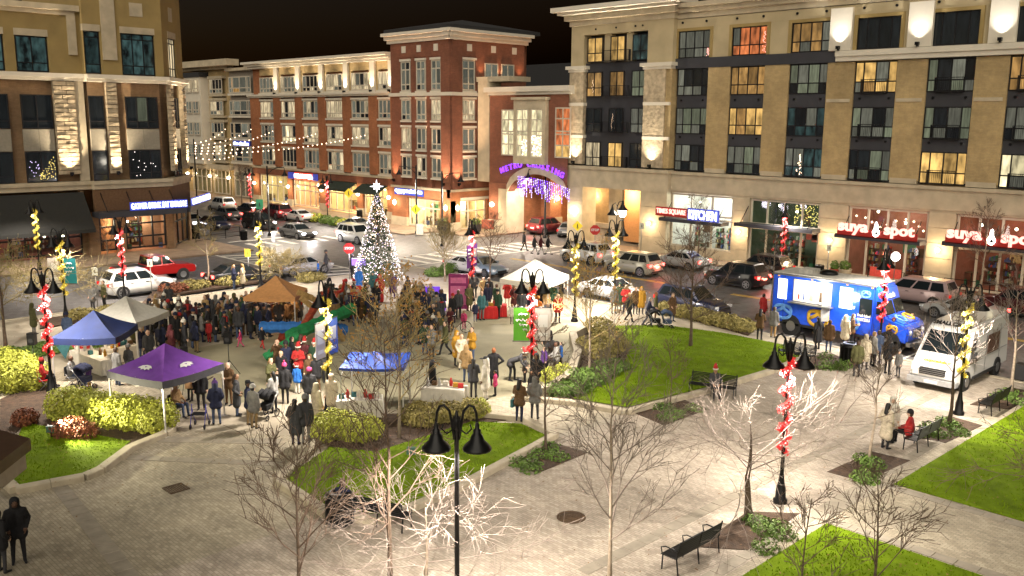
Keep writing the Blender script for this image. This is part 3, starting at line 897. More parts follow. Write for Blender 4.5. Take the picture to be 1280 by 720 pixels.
FT.part('eave', M_WHITE, rb, (-61.4,-47.3,21.55,21.95,-2.0,1.5), (-61.0,-47.6,21.3,21.55,-2.0,1.0))
FT.part('infill', M_CHAR, rb, (-58.45,-51.0,7.4,16.9,-1.2,-.35))
mb = MB()
for q in (-57,-54.6,-52.4,-51.6): mb.tube([FT.p(q,-.05,19.9), FT.p(q,.08,19.9)], .09, 8)
mb.build('vent', M_BLACK, rb, world=True)
litT = {(0,0):P_CREAM,(1,0):P_WARM,(2,0):P_DARK,(0,1):P_DARK,(1,1):P_DARK,(2,1):P_GREY,(0,2):P_AMBER,(1,2):P_AMBER,(2,2):P_GREEN,(0,3):P_WARM,(1,3):P_WARM,(2,3):P_TEAL}
for f, (z0, z1) in enumerate(FLZ):
    for i, (u, w) in enumerate(((-58.1,1.85),(-55.35,1.7),(-52.8,1.8))):
        if i == 1: window(rb, FT, u, z0, w, z1-z0, [.5,.5], [1.0], M_FRAME_D, litT[(i,f)], n=-.22, rail=(-.7,2.4))
        else: window(rb, FT, u, z0, w, z1-z0, [.5,.5], [.36,.64], M_FRAME_D, litT[(i,f)], n=-.22)
    if f == 3: FT.part('top_infill', M_BEIGE, rb, (-56.2,-55.38,z0,z1+.2,-.9,-.33), (-53.62,-52.83,z0,z1+.2,-.9,-.33))
# dotted little lit trees behind three panes
for u, z, n_, s_ in ((-54.9,10.8,-.26,1.5),(-57.4,14.2,-.26,1.2),(-39.9,17.1,-.19,1.7),(-45.2,17.0,-.19,.8),(-36.2,7.6,-.19,1.6)):
    F_ = FT if u < -49 else FR
    bulbs_part([F_.p(u+R.uniform(-.33,.33)*(1-k/26), n_+.06, z+s_*k/26) for k in range(26)], .04, E_WARMB if z < 16 else E_SUYA, rb)
# arcade behind the corner bay: orange column, glazed side wall, planting beyond
ar = MB(); ar.box(-56.3,70.5,0,-54.4,72,5.5); ar.build('orange_column', mat('orange_render',(.62,.30,.12),.8,var=.08), rb, world=True)
ar = MB(); ar.box(-52.4,69.5,0,-51.6,72.5,5.5); ar.box(-60,72.6,0,-58.3,73.4,5.5); ar.build('arcade_wall', M_STONE, rb, world=True)
ar = MB(); ar.box(-60,68,5.4,-48.4,73.5,5.55); ar.build('arcade_ceiling', M_STONE, rb, world=True)
window(rb, Face(-51.3,68.5,rad(270)), -4, .2, 3.5, 5.0, [.34,.33,.33],[.6,.4], M_FRAME_W, P_TEAL, n=.05)
FA_ = Face(0,73.4,0)
FA_.part('sign_board', M_GREYP, rb, (-54.2,-53.3,.4,1.5,.05,.12), (-53.1,-52.5,.4,1.5,.05,.12))
light('POINT', (-55.3,69.4,4.6), 260, (1,.76,.45), .3)
sconce(rb, FT, -59.2, 3.0, .06, 30, .15, True, E_LAMPW)

# ---------------------------------------------------------------- left: ochre block with split-face stone and angled corner
lb = thing('corner_building', 'ochre and brown stone corner block with dark awnings filling the left background', 'building', (-84,28,0))
FL = Face(-80.5, 0, rad(90)); FL2 = Face(-79.9, 0, rad(90))
pA, pB = Vector((-79.9,35.6)), Vector((-84.4,39.4))
FC = Face(pA.x, pA.y, math.atan2(pB.y-pA.y, pB.x-pA.x)); CL = (pB-pA).length
mb = MB(); mb.prism([(-81.0,0),(-81.0,29.1),(-80.5,29.2),(-80.5,35.3),(-84.75,38.9),(-110,39.0),(-110,0)], 5.6, 20.0)
mb.prism([(-85.5,0),(-85.5,33),(-88,36),(-110,38.5),(-110,0)], 0, 5.6)
mb.build('wall', M_BROWN, lb, world=True)
FL.part('upper_wall', M_OCHRE, lb, (0,20.75,15.1,20.0,-.55,0),(23.15,23.95,15.1,20.0,-.55,0),(26.4,28.95,15.1,20.0,-.55,0),(20.75,23.15,18.3,20,-.55,0),(23.95,26.4,18.3,20,-.55,0))
FL2.part('upper_wall', M_OCHRE, lb, (28.95,29.0,15.1,23,-.7,0),(30.3,32.0,15.1,23,-.7,0),(34.9,35.6,15.1,23,-.7,0),(29.0,30.3,18.9,23,-.7,0),(32.0,34.9,18.9,23,-.7,0))
FC.part('upper_wall', M_OCHRE, lb, (0,1.6,15.1,23,-.8,0),(3.9,CL,15.1,23,-.8,0),(1.6,3.9,18.7,23,-.8,0))
mb = MB(); mb.prism([(-80.7,29.2),(-80.7,35.2),(-84.9,38.8),(-95,38.8),(-95,29.2)], 20, 23); mb.build('tower_wall', M_OCHRE, lb, world=True)
FL2.part('coping', M_STONE, lb, (28.8,35.7,23,23.5,-1,.3)); FC.part('coping', M_STONE, lb, (-.1,CL+.2,23,23.5,-1,.302))
FL.part('coping', M_STONE, lb, (0,28.6,19.7,20.05,-.6,.15),(0,28.9,20.05,20.5,-.6,.4))
FL.part('flat_pilaster', M_STONE, lb, (27.95,28.6,16.6,19.7,0,.2)); FL2.part('flat_pilaster', M_STONE, lb, (30.45,31.6,16.3,23,0,.16))
FL2.part('panel', M_STONE, lb, (32.9,34.0,20.0,21.1,0,.05)); FC.part('panel', M_STONE, lb, (2.2,3.2,20.0,21.2,0,.05))
# belt ledges
for z0, z1, o_ in ((14.5,14.75,.25),(14.75,15.08,.5),(5.6,6.0,.15),(6.0,6.3,.3)):
    m_ = M_WHITE if z0 > 10 else M_STONE
    FL.part('ledge', m_, lb, (0,28.9,z0,z1,-.5,o_)); FL2.part('ledge', m_, lb, (28.9,35.62+o_*.4,z0,z1,-.5,o_)); FC.part('ledge', m_, lb, (-o_*.3,CL+.2,z0,z1,-.5,o_+.003))
def bay(F, u, w, cols3, cols12, p3, p2, p1, lint=True):
    window(lb, F, u, 15.15, w, 2.75 if F is FL else 3.4, cols3, [.25,.75] if F is FL else [.22,.64,.14], M_FRAME_D, p3, n=-.2)
    window(lb, F, u, 10.65, w, 2.7, cols12, [.22,.78], M_FRAME_D, p2, n=-.08)
    window(lb, F, u, 6.32, w, 2.5, cols12, [.22,.78], M_FRAME_D, p1, n=-.08)
    nn = max(1, round(w/1.2))
    for k in range(nn): F.part('spandrel_panel', M_GREYP, lb, (u+w*k/nn+.01, u+w*(k+1)/nn-.01, 8.86, 10.6, -.2, .02))
    F.part('lintel', M_STONE, lb, (u-.08, u+w+.08, 17.92 if F is FL else 18.57, 18.45 if F is FL else 19.1, -.4, .06))
bay(FL, 20.8, 2.3, [.5,.5], [.5,.5], P_TEAL, P_DARK, P_DARK)
bay(FL, 24.0, 2.35, [.5,.5], [.5,.5], P_TEAL, P_DARK, P_DARK)
bay(FL2, 29.02, 1.25, [1.0], [1.0], P_TEAL, P_DARK, P_DARK)
bay(FL2, 32.05, 2.8, [.34,.33,.33], [.34,.33,.33], P_TEAL, lambda a,b: P_GREEN if a == 1 and b == 1 else P_DARK, P_DARK)
bay(FC, 1.65, 2.2, [.34,.33,.33], [.34,.33,.33], P_CREAM, P_DARK, P_DARK)
bulbs_part([FL.p(25.0+1.2*(a:=R.random()), .06, 6.5+R.random()*2.2*(.25+.75*a)) for _ in range(70)], .028, E_GOLD, lb)
bulbs_part([FL2.p(32.3+R.random()*2.3, .06, 6.6+R.random()*2.1) for _ in range(12)], .035, E_BULBW, lb)
bulbs_part([FL.p(24.2+R.random()*.9, .06, 6.8+R.random()*1.3) for _ in range(14)], .035, E_BULBV, lb)
# split-face pilasters, course upon course of rough blocks, washed by uplights
def rough(F, u0, u1, z0, z1, energy, n=.3, dz=.36):
    z = z0; i = 0
    while z < z1-.05:
        h = min(dz, z1-z)
        cut = (u1-u0)*(.4 if i % 2 else .62)+u0
        for a, b in ((u0,cut),(cut,u1)) if u1-u0 > 1 else ((u0,u1),):
            n2 = n+R.uniform(-.025,.025)
            vs = []
            for uu, zz, nn in ((a+.006,z+.006,-.1),(b-.006,z+.006,-.1),(b-.006,z+h-.006,-.1),(a+.006,z+h-.006,-.1)): vs.append(F.p(uu,nn,zz))
            for uu, zz in ((a+.02,z+.03),(b-.02,z+.03),(b-.02,z+h-.03),(a+.02,z+h-.03)): vs.append(F.p(uu, n2+R.uniform(-.03,.03), zz))
            mb = MB(); mb.add(vs, [(4,5,6,7),(0,1,5,4),(1,2,6,5),(2,3,7,6),(3,0,4,7)])
            mb.build('rough_block', M_ROUGH, lb, world=True)
        z += h; i += 1
    uplight(lb, F, (u0+u1)/2, 7.0, n+.32, energy*6, (1,.82,.58), 58, .25)
rough(FL, 26.45, 28.1, 6.9, 14.5, 150); rough(FL2, 30.4, 31.3, 6.9, 14.5, 130)
rough(FC, .65, 1.5, 6.9, 14.5, 110); rough(FC, 4.4, 5.3, 6.9, 14.5, 110)
FL.part('plain_pilaster', M_STONE, lb, (28.12,28.88,6.32,14.5,-.1,.12))
# awning, canopy and lettered band
mb = MB(); P = FL.p
mb.add([P(5,.15,5.4),P(28.2,.15,5.4),P(28.2,2.4,2.5),P(5,2.4,2.5),P(5,.15,2.5),P(28.2,.15,2.5),P(28.2,2.4,2.2),P(5,2.4,2.2)], [(0,3,2,1),(0,4,3),(1,2,5),(3,7,6,2)])
mb.build('awning', M_AWN, lb, world=True)
FL2.part('canopy', M_CHAR, lb, (28.6,36.2,3.3,3.75,.1,1.7)); FC.part('canopy', M_CHAR, lb, (-.3,CL+1.2,3.305,3.745,.1,1.7))
FL2.part('brown_fascia', mat('fascia_brown',(.16,.085,.04),.8), lb, (28.9,35.6,3.75,5.58,-.3,.06)); FC.part('brown_fascia', mat('fascia_brown',(.16,.085,.04),.8), lb, (.02,CL,3.75,5.58,-.3,.055))
for u in (29.4,31.6,33.6,35.4): MB().tube([FL2.p(u,1.5,3.75),FL2.p(u,.06,5.3)], .035, 5).build('tie_rod', M_BLACK, lb, world=True)
FL2.part('sign_band', E_SIGNB, lb, (31.2,36.3,3.78,4.5,1.6,1.66)); FC.part('sign_band', E_SIGNB, lb, (.2,CL+1.0,3.78,4.5,1.6,1.66))
text_on(lb, FL2, 'GATHER DRINK EAT EXPLORE', 31.3, 36.2, 3.9, 1.72, E_SIGNW, .5, bold=.0)
text_on(lb, FC, 'WORLD OF BEER', .4, CL+.8, 3.9, 1.72, E_SIGNW, .5, bold=.0)
shop(lb, FL, 19, 28.0, .2, 2.6, 8, [.6,.4], M_FRAME_D, seed=11, wallc=(.3,.13,.1), energy=25, lc=(1,.5,.4), n=-.4)
shop(lb, FL2, 29.2, 30.6, .3, 3.2, 1, [.3,.4,.3], M_FRAME_D, seed=12, wallc=(.5,.25,.12), energy=45, n=-.3)
shop(lb, FL2, 31.4, 35.0, .3, 3.2, 3, [.35,.4,.25], M_FRAME_D, seed=13, wallc=(.4,.2,.12), energy=60, n=-.3)
shop(lb, FC, .6, CL-.6, .1, 3.2, 3, [.7,.3], M_FRAME_D, seed=14, wallc=(.3,.16,.1), energy=35, n=-.3, depth=2.5)
FL2.part('ground_pier', M_BROWN, lb, (28.3,29.15,0,3.3,-.6,0),(30.65,31.35,0,3.3,-.6,.02),(35.05,35.6,0,3.3,-.6,0)); FL.part('ground_pier', M_BROWN, lb, (28.02,28.3,0,5.5,-.6,0))
FC.part('ground_pier', M_BROWN, lb, (0,.55,0,3.3,-.6,.01),(CL-.55,CL,0,3.3,-.6,.01))
light('POINT', FL2.p(33,1.2,3.0), 40, (1,.6,.35), .2)

# ---------------------------------------------------------------- far: long red brick block with pale top storey
bb = thing('brick_building', 'long red brick block with pale uplit top storey behind the christmas tree', 'building', (-102,65,0))
FB = Face(0, 65, 0)
mb = MB(); mb.box(-118.6,65.5,4.2,-83,82,18.3); mb.box(-118.6,70.5,0,-83,82,4.2); mb.build('wall', M_RED, bb, world=True)
WX = [-116.05+5.44*i for i in range(6)]; WW = 3.55
BZ = [(5.2,7.6),(8.5,10.7),(11.65,13.83),(14.95,17.0)]
for i, c in enumerate(WX):
    r_ = c+WW; nx = WX[i+1] if i < 5 else -86.0
    ww = WW if i < 5 else 2.4
    r_ = c+ww
    FB.part('brick_pier', M_RED, bb, (r_+.08, nx-.08, 5.1, 14.3, -.55, .12))
    if i == 0: FB.part('brick_pier', M_RED, bb, (-118.6, c-.08, 5.1, 14.3, -.55, .12))
    FB.part('pale_column', M_WHITE, bb, ((r_+nx)/2-.45, (r_+nx)/2+.45, 14.75, 18.2, -.5, .16))
    uplight(bb, FB, (r_+nx)/2, 14.85, .4, 380, (1,.82,.58), 56, .12)
    FB.part('pale_wall', M_TAN, bb, (r_, nx, 14.7, 18.2, -.55, -.1), (c, r_, 17.25, 18.2, -.55, -.1))
    for f, (z0, z1) in enumerate(BZ):
        rr = random.Random(i*11+f)
        pm = rr.choice([P_GREY,P_GREY,P_CREAM,P_DARK,P_CREAM,P_GREY])
        if (i,f) in ((1,1),(0,2),(5,3)): pm = P_WHITE if i == 1 else P_CREAM
        if (i,f) == (4,0): pm = P_GREY
        def pch(a, b, pm=pm, rr=rr): return pm if rr.random() < .6 else rr.choice([P_DARK,P_GREY,P_CREAM])
        nc = [.25,.25,.25,.25] if i < 5 else [.34,.33,.33]
        window(bb, FB, c, z0, ww, z1-z0, nc, [.28,.72], M_FRAME_W, pch, n=-.12, bar=.13)
        FB.part('sill', M_WHITE, bb, (c-.15, r_+.15, z0-.22, z0-.02, -.4, .14))
        if f < 3: FB.part('lintel', M_WHITE, bb, (c-.15, r_+.15, z1+.02, z1+.26, -.4, .1)); FB.part('spandrel', M_RED, bb, (c+.02, r_-.02, z1+.26, (BZ[f+1][0] if f < 2 else 14.35)-.24, -.5, .02))
FB.part('ledge', M_WHITE, bb, (-119,-86.2,14.3,14.5,-.5,.25),(-119,-86.2,14.5,14.75,-.5,.45))
FB.part('cornice', M_WHITE, bb, (-118.8,-86.2,18.2,18.5,-.5,.3),(-119.1,-86.2,18.5,18.8,-.5,.6),(-119.4,-86.2,18.8,19.1,-.5,.95))
FB.part('band', M_RED2, bb, (-118.6,-86.0,3.95,4.75,-.5,.1)); FB.part('band', M_STONE, bb, (-118.6,-86.0,4.75,5.0,-.5,.2))
for u0, u1 in ((-118.6,-117.1),(-109.4,-108.3),(-101.6,-99.9),(-93.3,-92.2),(-87.2,-86.0)):
    FB.part('pier', M_RED, bb, (u0,u1,.9,3.95,-.6,.14)); FB.part('pier_base', M_STONE, bb, (u0-.08,u1+.08,0,.9,-.6,.22))
    sconce(bb, FB, (u0+u1)/2, 2.6, .16, 45, .22)
shop(bb, FB, -117.0, -109.5, .2, 3.9, 5, [.62,.38], M_FRAME_W, seed=21, wallc=(.5,.42,.25), energy=130)
shop(bb, FB, -108.2, -101.7, .2, 3.6, 5, [.6,.2,.2], M_FRAME_W, seed=22, wallc=(.6,.35,.2), energy=170)
shop(bb, FB, -99.8, -93.4, .2, 3.6, 4, [.65,.35], M_FRAME_W, seed=23, wallc=(.6,.45,.25), energy=170)
shop(bb, FB, -92.1, -87.3, .2, 3.6, 4, [.65,.35], M_FRAME_W, seed=24, wallc=(.6,.45,.25), energy=120)
for u0, u1 in ((-99.9,-93.3),(-92.2,-87.0)):
    mb = MB(); P = FB.p; mb.add([P(u0,.15,3.9),P(u1,.15,3.9),P(u1,1.5,3.1),P(u0,1.5,3.1),P(u1,1.5,2.85),P(u0,1.5,2.85)], [(3,2,1,0),(5,4,2,3)])
    mb.build('awning', mat('green_awning',(.03,.045,.035),.9), bb, world=True)
FB.part('sign_board', E_SIGNB, bb, (-108.9,-107.4,3.7,4.55,.2,.3),(-102.9,-101.8,3.7,4.55,.2,.3)); FB.part('sign_board', mat('sign_red_lit',(.5,.04,.03),.5,var=0,emit=(1,.08,.04),es=.4,sample=False), bb, (-107.35,-102.95,3.7,4.55,.2,.3))
text_on(bb, FB, 'KUNG FU TEA', -107.2, -103.0, 3.88, .34, E_CEILW, .5, bold=.03)
# corner tower of the brick block
tw = thing('corner_tower', 'dark red brick corner tower with white cornice behind the tall street lamp', 'building', (-78,67,0))
F1 = Face(0,62.5,0); F2 = Face(-73,0,rad(90))
mb = MB(); mb.box(-82.9,63.0,4.2,-73.5,74,19.7); mb.box(-82.9,66.8,0,-77,74,4.2); mb.build('wall', M_RED2, tw, world=True)
mb = MB(); mb.box(-83.5,62.0,20.72,-72.4,75,21.1); mb.add([(-83.5,62,21.1),(-72.4,62,21.1),(-72.4,75,21.1),(-83.5,75,21.1),(-78,68.5,22.3)], [(0,1,4),(1,2,4),(2,3,4),(3,0,4)]); mb.build('roof', M_ROOF, tw, world=True)
for F_, a, b in ((F1,-83.4,-72.5),(F2,62.0,73.6)):
    F_.part('cornice', M_WHITE, tw, (a,b,19.65,20.0,-.5,.2),(a-.2,b+.2,20.0,20.4,-.5,.45+(.003 if F_ is F2 else 0)),(a-.4,b+.4,20.4,20.72,-.5,.75+(.003 if F_ is F2 else 0)))
    F_.part('ledge', M_WHITE, tw, (a+.3,b if F_ is F1 else 66.8,14.05,14.4,-.5,.3+(.003 if F_ is F2 else 0)))
TW = [(-81.25,1.6),(-78.6,1.55),(-76.1,1.6)]
TZ = [(5.5,7.65),(8.4,10.72),(11.5,13.7),(14.6,17.7)]
F1.part('brick_wall', M_RED2, tw, (-83,-81.35,4.3,19.65,-.55,0),(-79.55,-78.7,4.3,19.65,-.55,-.06),(-76.95,-76.2,4.3,19.65,-.55,-.06),(-74.4,-73,4.3,19.65,-.55,.12),(-81.35,-74.4,18.1,19.65,-.55,-.02))
F2.part('brick_wall', M_RED2, tw, (62.62,64.05,4.3,19.65,-.55,.12),(66.0,73.2,4.3,19.65,-.55,0),(64.05,66.0,18.1,19.65,-.55,-.02))
for f, (z0, z1) in enumerate(TZ):
    for i, (u, w) in enumerate(TW):
        pm = [P_GREY,P_CREAM,P_GREY][(i+f) % 3] if f < 3 else P_GREY
        window(tw, F1, u, z0, w, z1-z0, [.5,.5], [.28,.72] if f < 3 else [.22,.5,.28], M_FRAME_W, lambda a,b,pm=pm: R.choice([pm,pm,P_DARK]), n=-.12, bar=.13)
        F1.part('sill', M_WHITE, tw, (u-.12,u+w+.12,z0-.2,z0-.02,-.4,.08)); F1.part('lintel', M_WHITE, tw, (u-.12,u+w+.12,z1+.02,z1+.25,-.4,.08))
        zt = TZ[f+1][0]-.2 if f < 3 else 18.1
        F1.part('spandrel', M_RED2, tw, (u,u+w,z1+.25,min(zt,14.04) if f == 2 else zt,-.5,-.08))
    window(tw, F2, 64.12, z0, 1.8, z1-z0, [.5,.5], [.28,.72] if f < 3 else [.22,.5,.28], M_FRAME_W, [P_GREY,P_GREY,P_CREAM,P_GREY][f], n=-.12, bar=.13)
    F2.part('sill', M_WHITE, tw, (64.0,66.1,z0-.2,z0-.02,-.4,.08)); F2.part('lintel', M_WHITE, tw, (64.0,66.1,z1+.02,z1+.25,-.4,.08))
    F2.part('spandrel', M_RED2, tw, (64.06,65.99,z1+.25,(TZ[f+1][0]-.2 if f < 2 else (14.04 if f == 2 else 18.1)),-.5,-.08))
for F_, us in ((F1,(-81,-78.4,-75.6)),(F2,(64.8,68.2,71.3))):
    for u in us: F_.part('stone_plaque', M_WHITE, tw, (u,u+.65,18.6,19.3,-.1,.05))
for u in (67.2,69.6): window(tw, F2, u, 16.0, 1.9, 1.5, [.5,.5], [1.0], M_FRAME_W, P_GREY, n=.06, bar=.12)
for u in (66.7,69.3,72.4): uplight(tw, F2, u, 16.0, .28, 90, (1,.5,.25), 60, .2)
F1.part('band', M_STONE, tw, (-83.1,-72.8,4.15,4.4,-.5,.2)); F2.part('band', M_STONE, tw, (62.3,68.6,4.15,4.4,-.5,.203))
F1.part('brick_fascia', M_RED, tw, (-83,-73,3.2,4.15,-.5,.1)); F2.part('brick_fascia', M_RED, tw, (62.4,68.4,3.5,4.15,-.5,.103)); F2.part('pale_fascia', M_WHITE, tw, (63.8,68.4,3.25,3.5,-.4,.35))
F1.part('pier', M_RED, tw, (-83,-80.3,.95,3.2,-.6,.12)); F1.part('pier', M_RED, tw, (-74.6,-72.9,.95,3.2,-.6,.12)); F1.part('pier_base', M_STONE, tw, (-83.1,-80.2,0,.95,-.6,.2),(-74.7,-72.8,0,.95,-.6,.2))
F2.part('pier', M_RED, tw, (62.35,63.7,.95,3.5,-.6,.1)); F2.part('pier', M_RED, tw, (67.6,68.6,.95,3.5,-.6,.1)); F2.part('pier_base', M_STONE, tw, (62.3,63.8,0,.95,-.6,.18))
shop(tw, F1, -80.2, -74.7, .1, 3.15, 4, [.68,.32], M_FRAME_W, seed=31, wallc=(.6,.5,.35), energy=120, depth=3.2)
shop(tw, F2, 63.8, 67.5, .1, 3.2, 3, [.62,.38], M_FRAME_W, seed=32, wallc=(.6,.42,.22), energy=120, depth=3.2)
F1.part('sign_board', E_SIGNB, tw, (-82.4,-77.3,3.4,4.1,.12,.2)); text_on(tw, F1, 'eggspectation', -82.2, -77.5, 3.5, .26, E_SIGNW, .62, bold=.03)
for F_, u in ((F1,-82.2),(F1,-73.4),(F2,63.1)): sconce(tw, F_, u, 2.5, .14, 50, .2, True)
for F_, u in ((F1,-73.7),(F2,63.3)): uplight(tw, F_, u, 5.0, .45, 700, (1,.62,.38), 52, .15)
uplight(tw, F1, -82.4, 5.0, .35, 450, (1,.55,.3), 50, .15)

# ---------------------------------------------------------------- arch building over the side street
ab = thing('archway_building', 'brick gatehouse with wide arch and lit purple lettering between tower and tan block', 'building', (-65,66,0))
FA = Face(0,66,0)
mb = MB()
arch = [(-59.6,0),(-59.6,14.2),(-70.8,14.2),(-70.8,0),(-68.1,0),(-68.1,4.3)]
for k in range(1, 16):
    t = k/16; u = -68.1+8.3*t; arch.append((u, 4.3+2.05*math.sin(math.pi*t)**.6))
arch += [(-59.8,4.3),(-59.8,0)]
poly = [(x,z) for x, z in arch]
# wall as vertical strips over the arch curve
cur = arch[5:22]
for (ua, za), (ub, zb) in zip(cur, cur[1:]):
    if ub-ua < .01: continue
    mb.add([(ua,66,za),(ub,66,zb),(ub,66,14.2),(ua,66,14.2),(ua,67,za),(ub,67,zb),(ub,67,14.2),(ua,67,14.2)], [(0,1,2,3),(1,0,4,5),(7,6,5,4),(2,6,7,3)])
mb.box(-70.8,66,5.2,-68.1,67,14.2); mb.build('wall', M_RED2, ab, world=True)
mb = MB()
for (ua, za), (ub, zb) in zip(cur, cur[1:]):
    if ub-ua < .01: continue
    mb.add([(ua,65.85,za-.02),(ub,65.85,zb-.02),(ub,65.85,zb+.75),(ua,65.85,za+.75),(ua,66,za-.02),(ub,66,zb-.02),(ub,66,zb+.75),(ua,66,za+.75)], [(0,1,2,3),(1,0,4,5),(2,6,7,3)])
mb.build('arch_ring', M_STONE, ab, world=True)
FA.part('pier', M_RED2, ab, (-70.8,-68.16,1.3,5.2,-2.5,.1)); FA.part('pier_face', M_STONE, ab, (-69.3,-68.06,0,4.6,-2.4,.16)); FA.part('pier_base', M_STONE, ab, (-70.9,-69.3,0,1.3,-2.5,.2))
FA.part('cornice', M_WHITE, ab, (-70.9,-59.4,14.1,14.4,-.6,.25),(-71.2,-59.4,14.4,14.9,-.6,.55))
mb = MB(); mb.box(-70.8,67,13.9,-59,80,14.3); mb.build('roof', M_ROOF, ab, world=True)
FA.part('pale_pier', M_STONE, ab, (-72.6,-70.85,5.2,16.0,-1.6,.05),(-72.8,-67.9,15.5,16.0,-3.0,.1))
window(ab, FA, -68.9, 8.05, 2.0, 4.6, [.5,.5], [.25,.22,.06,.25,.22], M_FRAME_W, P_WHITE, n=.06, bar=.12)
window(ab, FA, -61.4, 8.05, 2.0, 4.8, [.5,.5], [.25,.22,.06,.25,.22], M_FRAME_W, lambda a,b: P_ORANGE if b > 0 else P_WARM, n=.06, bar=.12)
FA.part('pale_bay', M_STONE, ab, (-66.8,-66.4,7.3,13.6,0,.5),(-62.8,-62.4,7.3,13.6,0,.5),(-66.4,-62.8,7.3,8.0,0,.5),(-66.4,-62.8,12.7,13.6,0,.5),(-67.0,-62.2,13.6,13.85,0,.7),(-64.75,-64.4,8.0,12.7,0,.48))
for u in (-66.4,-64.4): window(ab, FA, u, 8.0, 1.6, 4.7, [.5,.5], [.24,.22,.08,.24,.22], M_FRAME_W, P_WHITE, n=.35, bar=.1)
bulbs_part([FA.p(-64.2+R.random()*1.3,.5,8.2+R.random()*1.9) for _ in range(60)], .06, E_BULBW, ab)
bulbs_part([FA.p(-65.6+R.random()*.7,.5,8.2+R.random()*1.5) for _ in range(30)], .05, E_BULBW, ab)
# lettering bent along the arch
word = 'METRO CROSSING'; n_ = len(word)
for i, ch in enumerate(word):
    if ch == ' ': continue
    t = .02+.96*i/(n_-1); u = -68.7+8.5*t
    z = 6.05+1.05*math.sin(math.pi*(.06+.88*t))-.1*t; sl = 1.05*math.pi*.88*math.cos(math.pi*(.06+.88*t))/8.5
    me = text_mesh(ch, .78, .06, .012, 'CENTER')
    ca, sa = math.cos(sl), math.sin(sl)
    for v in me.vertices:
        x, y, zz = v.co; v.co = (x*ca-y*sa, -zz, x*sa+y*ca)
    put('letter', me, E_PURPLE, ab, FA.p(u,.28,z), 0, True)
# icicle lights hung under the arch
pts = []; pts2 = []
for k in range(30):
    u = -66.2+7.0*k/29
    zt = 6.0 - .9*(k/29)**2
    for j in range(R.randint(6,13)):
        (pts if R.random() < .55 else pts2).append(FA.p(u+R.uniform(-.04,.04), .35, zt-j*.16))
wire = MB()
for k in range(30):
    u = -66.2+7.0*k/29; zt = 6.0-.9*(k/29)**2
    wire.tube([FA.p(u,.35,zt+.1),FA.p(u,.35,zt-1.8)], .008, 3)
ic = thing('icicle_lights', 'curtain of violet icicle lights hanging under the brick arch', 'lights', FA.p(-63,.35,4.5))
wire.build('wire', M_BLACK, ic, world=True); bulbs_part(pts, .06, E_BULBV, ic); bulbs_part(pts2, .06, E_PURPLE, ic)
# inside the passage
MB().box(-71,68.5,0,-70,92,7).build('passage_wall', M_RED, ab, world=True); MB().box(-57.6,73.5,0,-57,92,7).build('passage_wall', M_RED, ab, world=True)
mb = MB(); mb.box(-71,68.5,6.6,-57.7,92,6.9); mb.build('passage_ceiling', M_STONE, ab, world=True)
mb = MB(); mb.box(-71,92,0,-57,92.5,9); mb.build('passage_end', M_STONE, ab, world=True)
for y in (73,78.5,84.5):
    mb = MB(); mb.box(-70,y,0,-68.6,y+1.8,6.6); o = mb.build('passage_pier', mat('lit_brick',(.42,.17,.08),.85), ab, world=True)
    mb = MB(); mb.box(-70.1,y-.1,0,-68.5,y+1.9,1.1); mb.build('pier_base', M_STONE, ab, world=True)
    sconce(ab, Face(-68.6,0,rad(90)), y+.9, 3.2, 0, 70, .24)
light('POINT', (-63.5,78,6), 380, (1,.68,.38), .4)
sconce(ab, FA, -70.1, 2.9, .1, 60, .26)
FA.part('low_wall', M_STONE, ab, (-67,-61,0,.5,-12,-11.6))

# ---------------------------------------------------------------- far left: beige block and grey block
be = thing('beige_building', 'beige five storey block with bay window seen beside the left corner building', 'building', (-134,66,0))
FE = Face(0,66,0)
mb = MB(); mb.box(-170,66.5,0,-126.9,84,18.6); mb.build('wall', M_TAN, be, world=True)
FE.part('cornice', M_STONE, be, (-170,-126.2,18.6,19.0,-.6,.4),(-170,-124.5,19.0,19.9,-.6,1.4))
for z0, z1 in ((5.3,7.6),(8.7,10.9),(11.95,14.05),(15.1,17.25)):
    for u in (-153,-147,-141.8): window(be, FE, u, z0, 2.2, z1-z0, [.5,.5], [.3,.7], M_FRAME_W, R.choice([P_GREY,P_CREAM]), n=.02, bar=.14)
    window(be, FE, -132.6, z0, 4.0, z1-z0, [.25,.25,.25,.25], [.3,.7], M_FRAME_W, lambda a,b: R.choice([P_GREY,P_CREAM,P_DARK]), n=.02, bar=.14)
    FE.part('sill', M_STONE, be, (-132.8,-128.4,z0-.4,z0-.05,-.5,.2)); FE.part('lintel', M_STONE, be, (-132.9,-128.3,z1+.02,z1+.4,-.5,.2))
    for k in (0,1): window(be, FE, -138.6+k*2.3, z0+.2, 1.9, z1-z0-.2, [.5,.5], [.3,.7], M_FRAME_W, P_CREAM if z0 > 15 else P_GREY, n=1.0, bar=.14)
FE.part('bay', M_WHITE, be, (-139.1,-134.0,4.6,17.6,-.5,.9)); FE.part('bay_roof', M_ROOF, be, (-139.3,-133.8,17.6,18.3,-.5,1.1))
FE.part('band', M_STONE, be, (-170,-126.9,3.9,4.6,-.5,.5))
shop(be, FE, -140, -134, .2, 3.8, 4, [.65,.35], M_FRAME_W, seed=41, wallc=(.5,.45,.3), energy=110)
shop(be, FE, -133, -128, .2, 3.8, 4, [.65,.35], M_FRAME_W, seed=42, wallc=(.5,.45,.3), energy=110)
for u in (-141,-133.5,-127.5): sconce(be, FE, u, 2.8, .05, 45, .24)
gb = thing('grey_building', 'narrow grey panelled block between the beige block and the red brick block', 'building', (-123,66,0))
FGb = Face(0,65.8,0)
mb = MB(); mb.box(-126.9,66.3,0,-118.7,84,18.2); mb.build('wall', mat('grey_stucco',(.34,.29,.24),.85,coord='World'), gb, world=True)
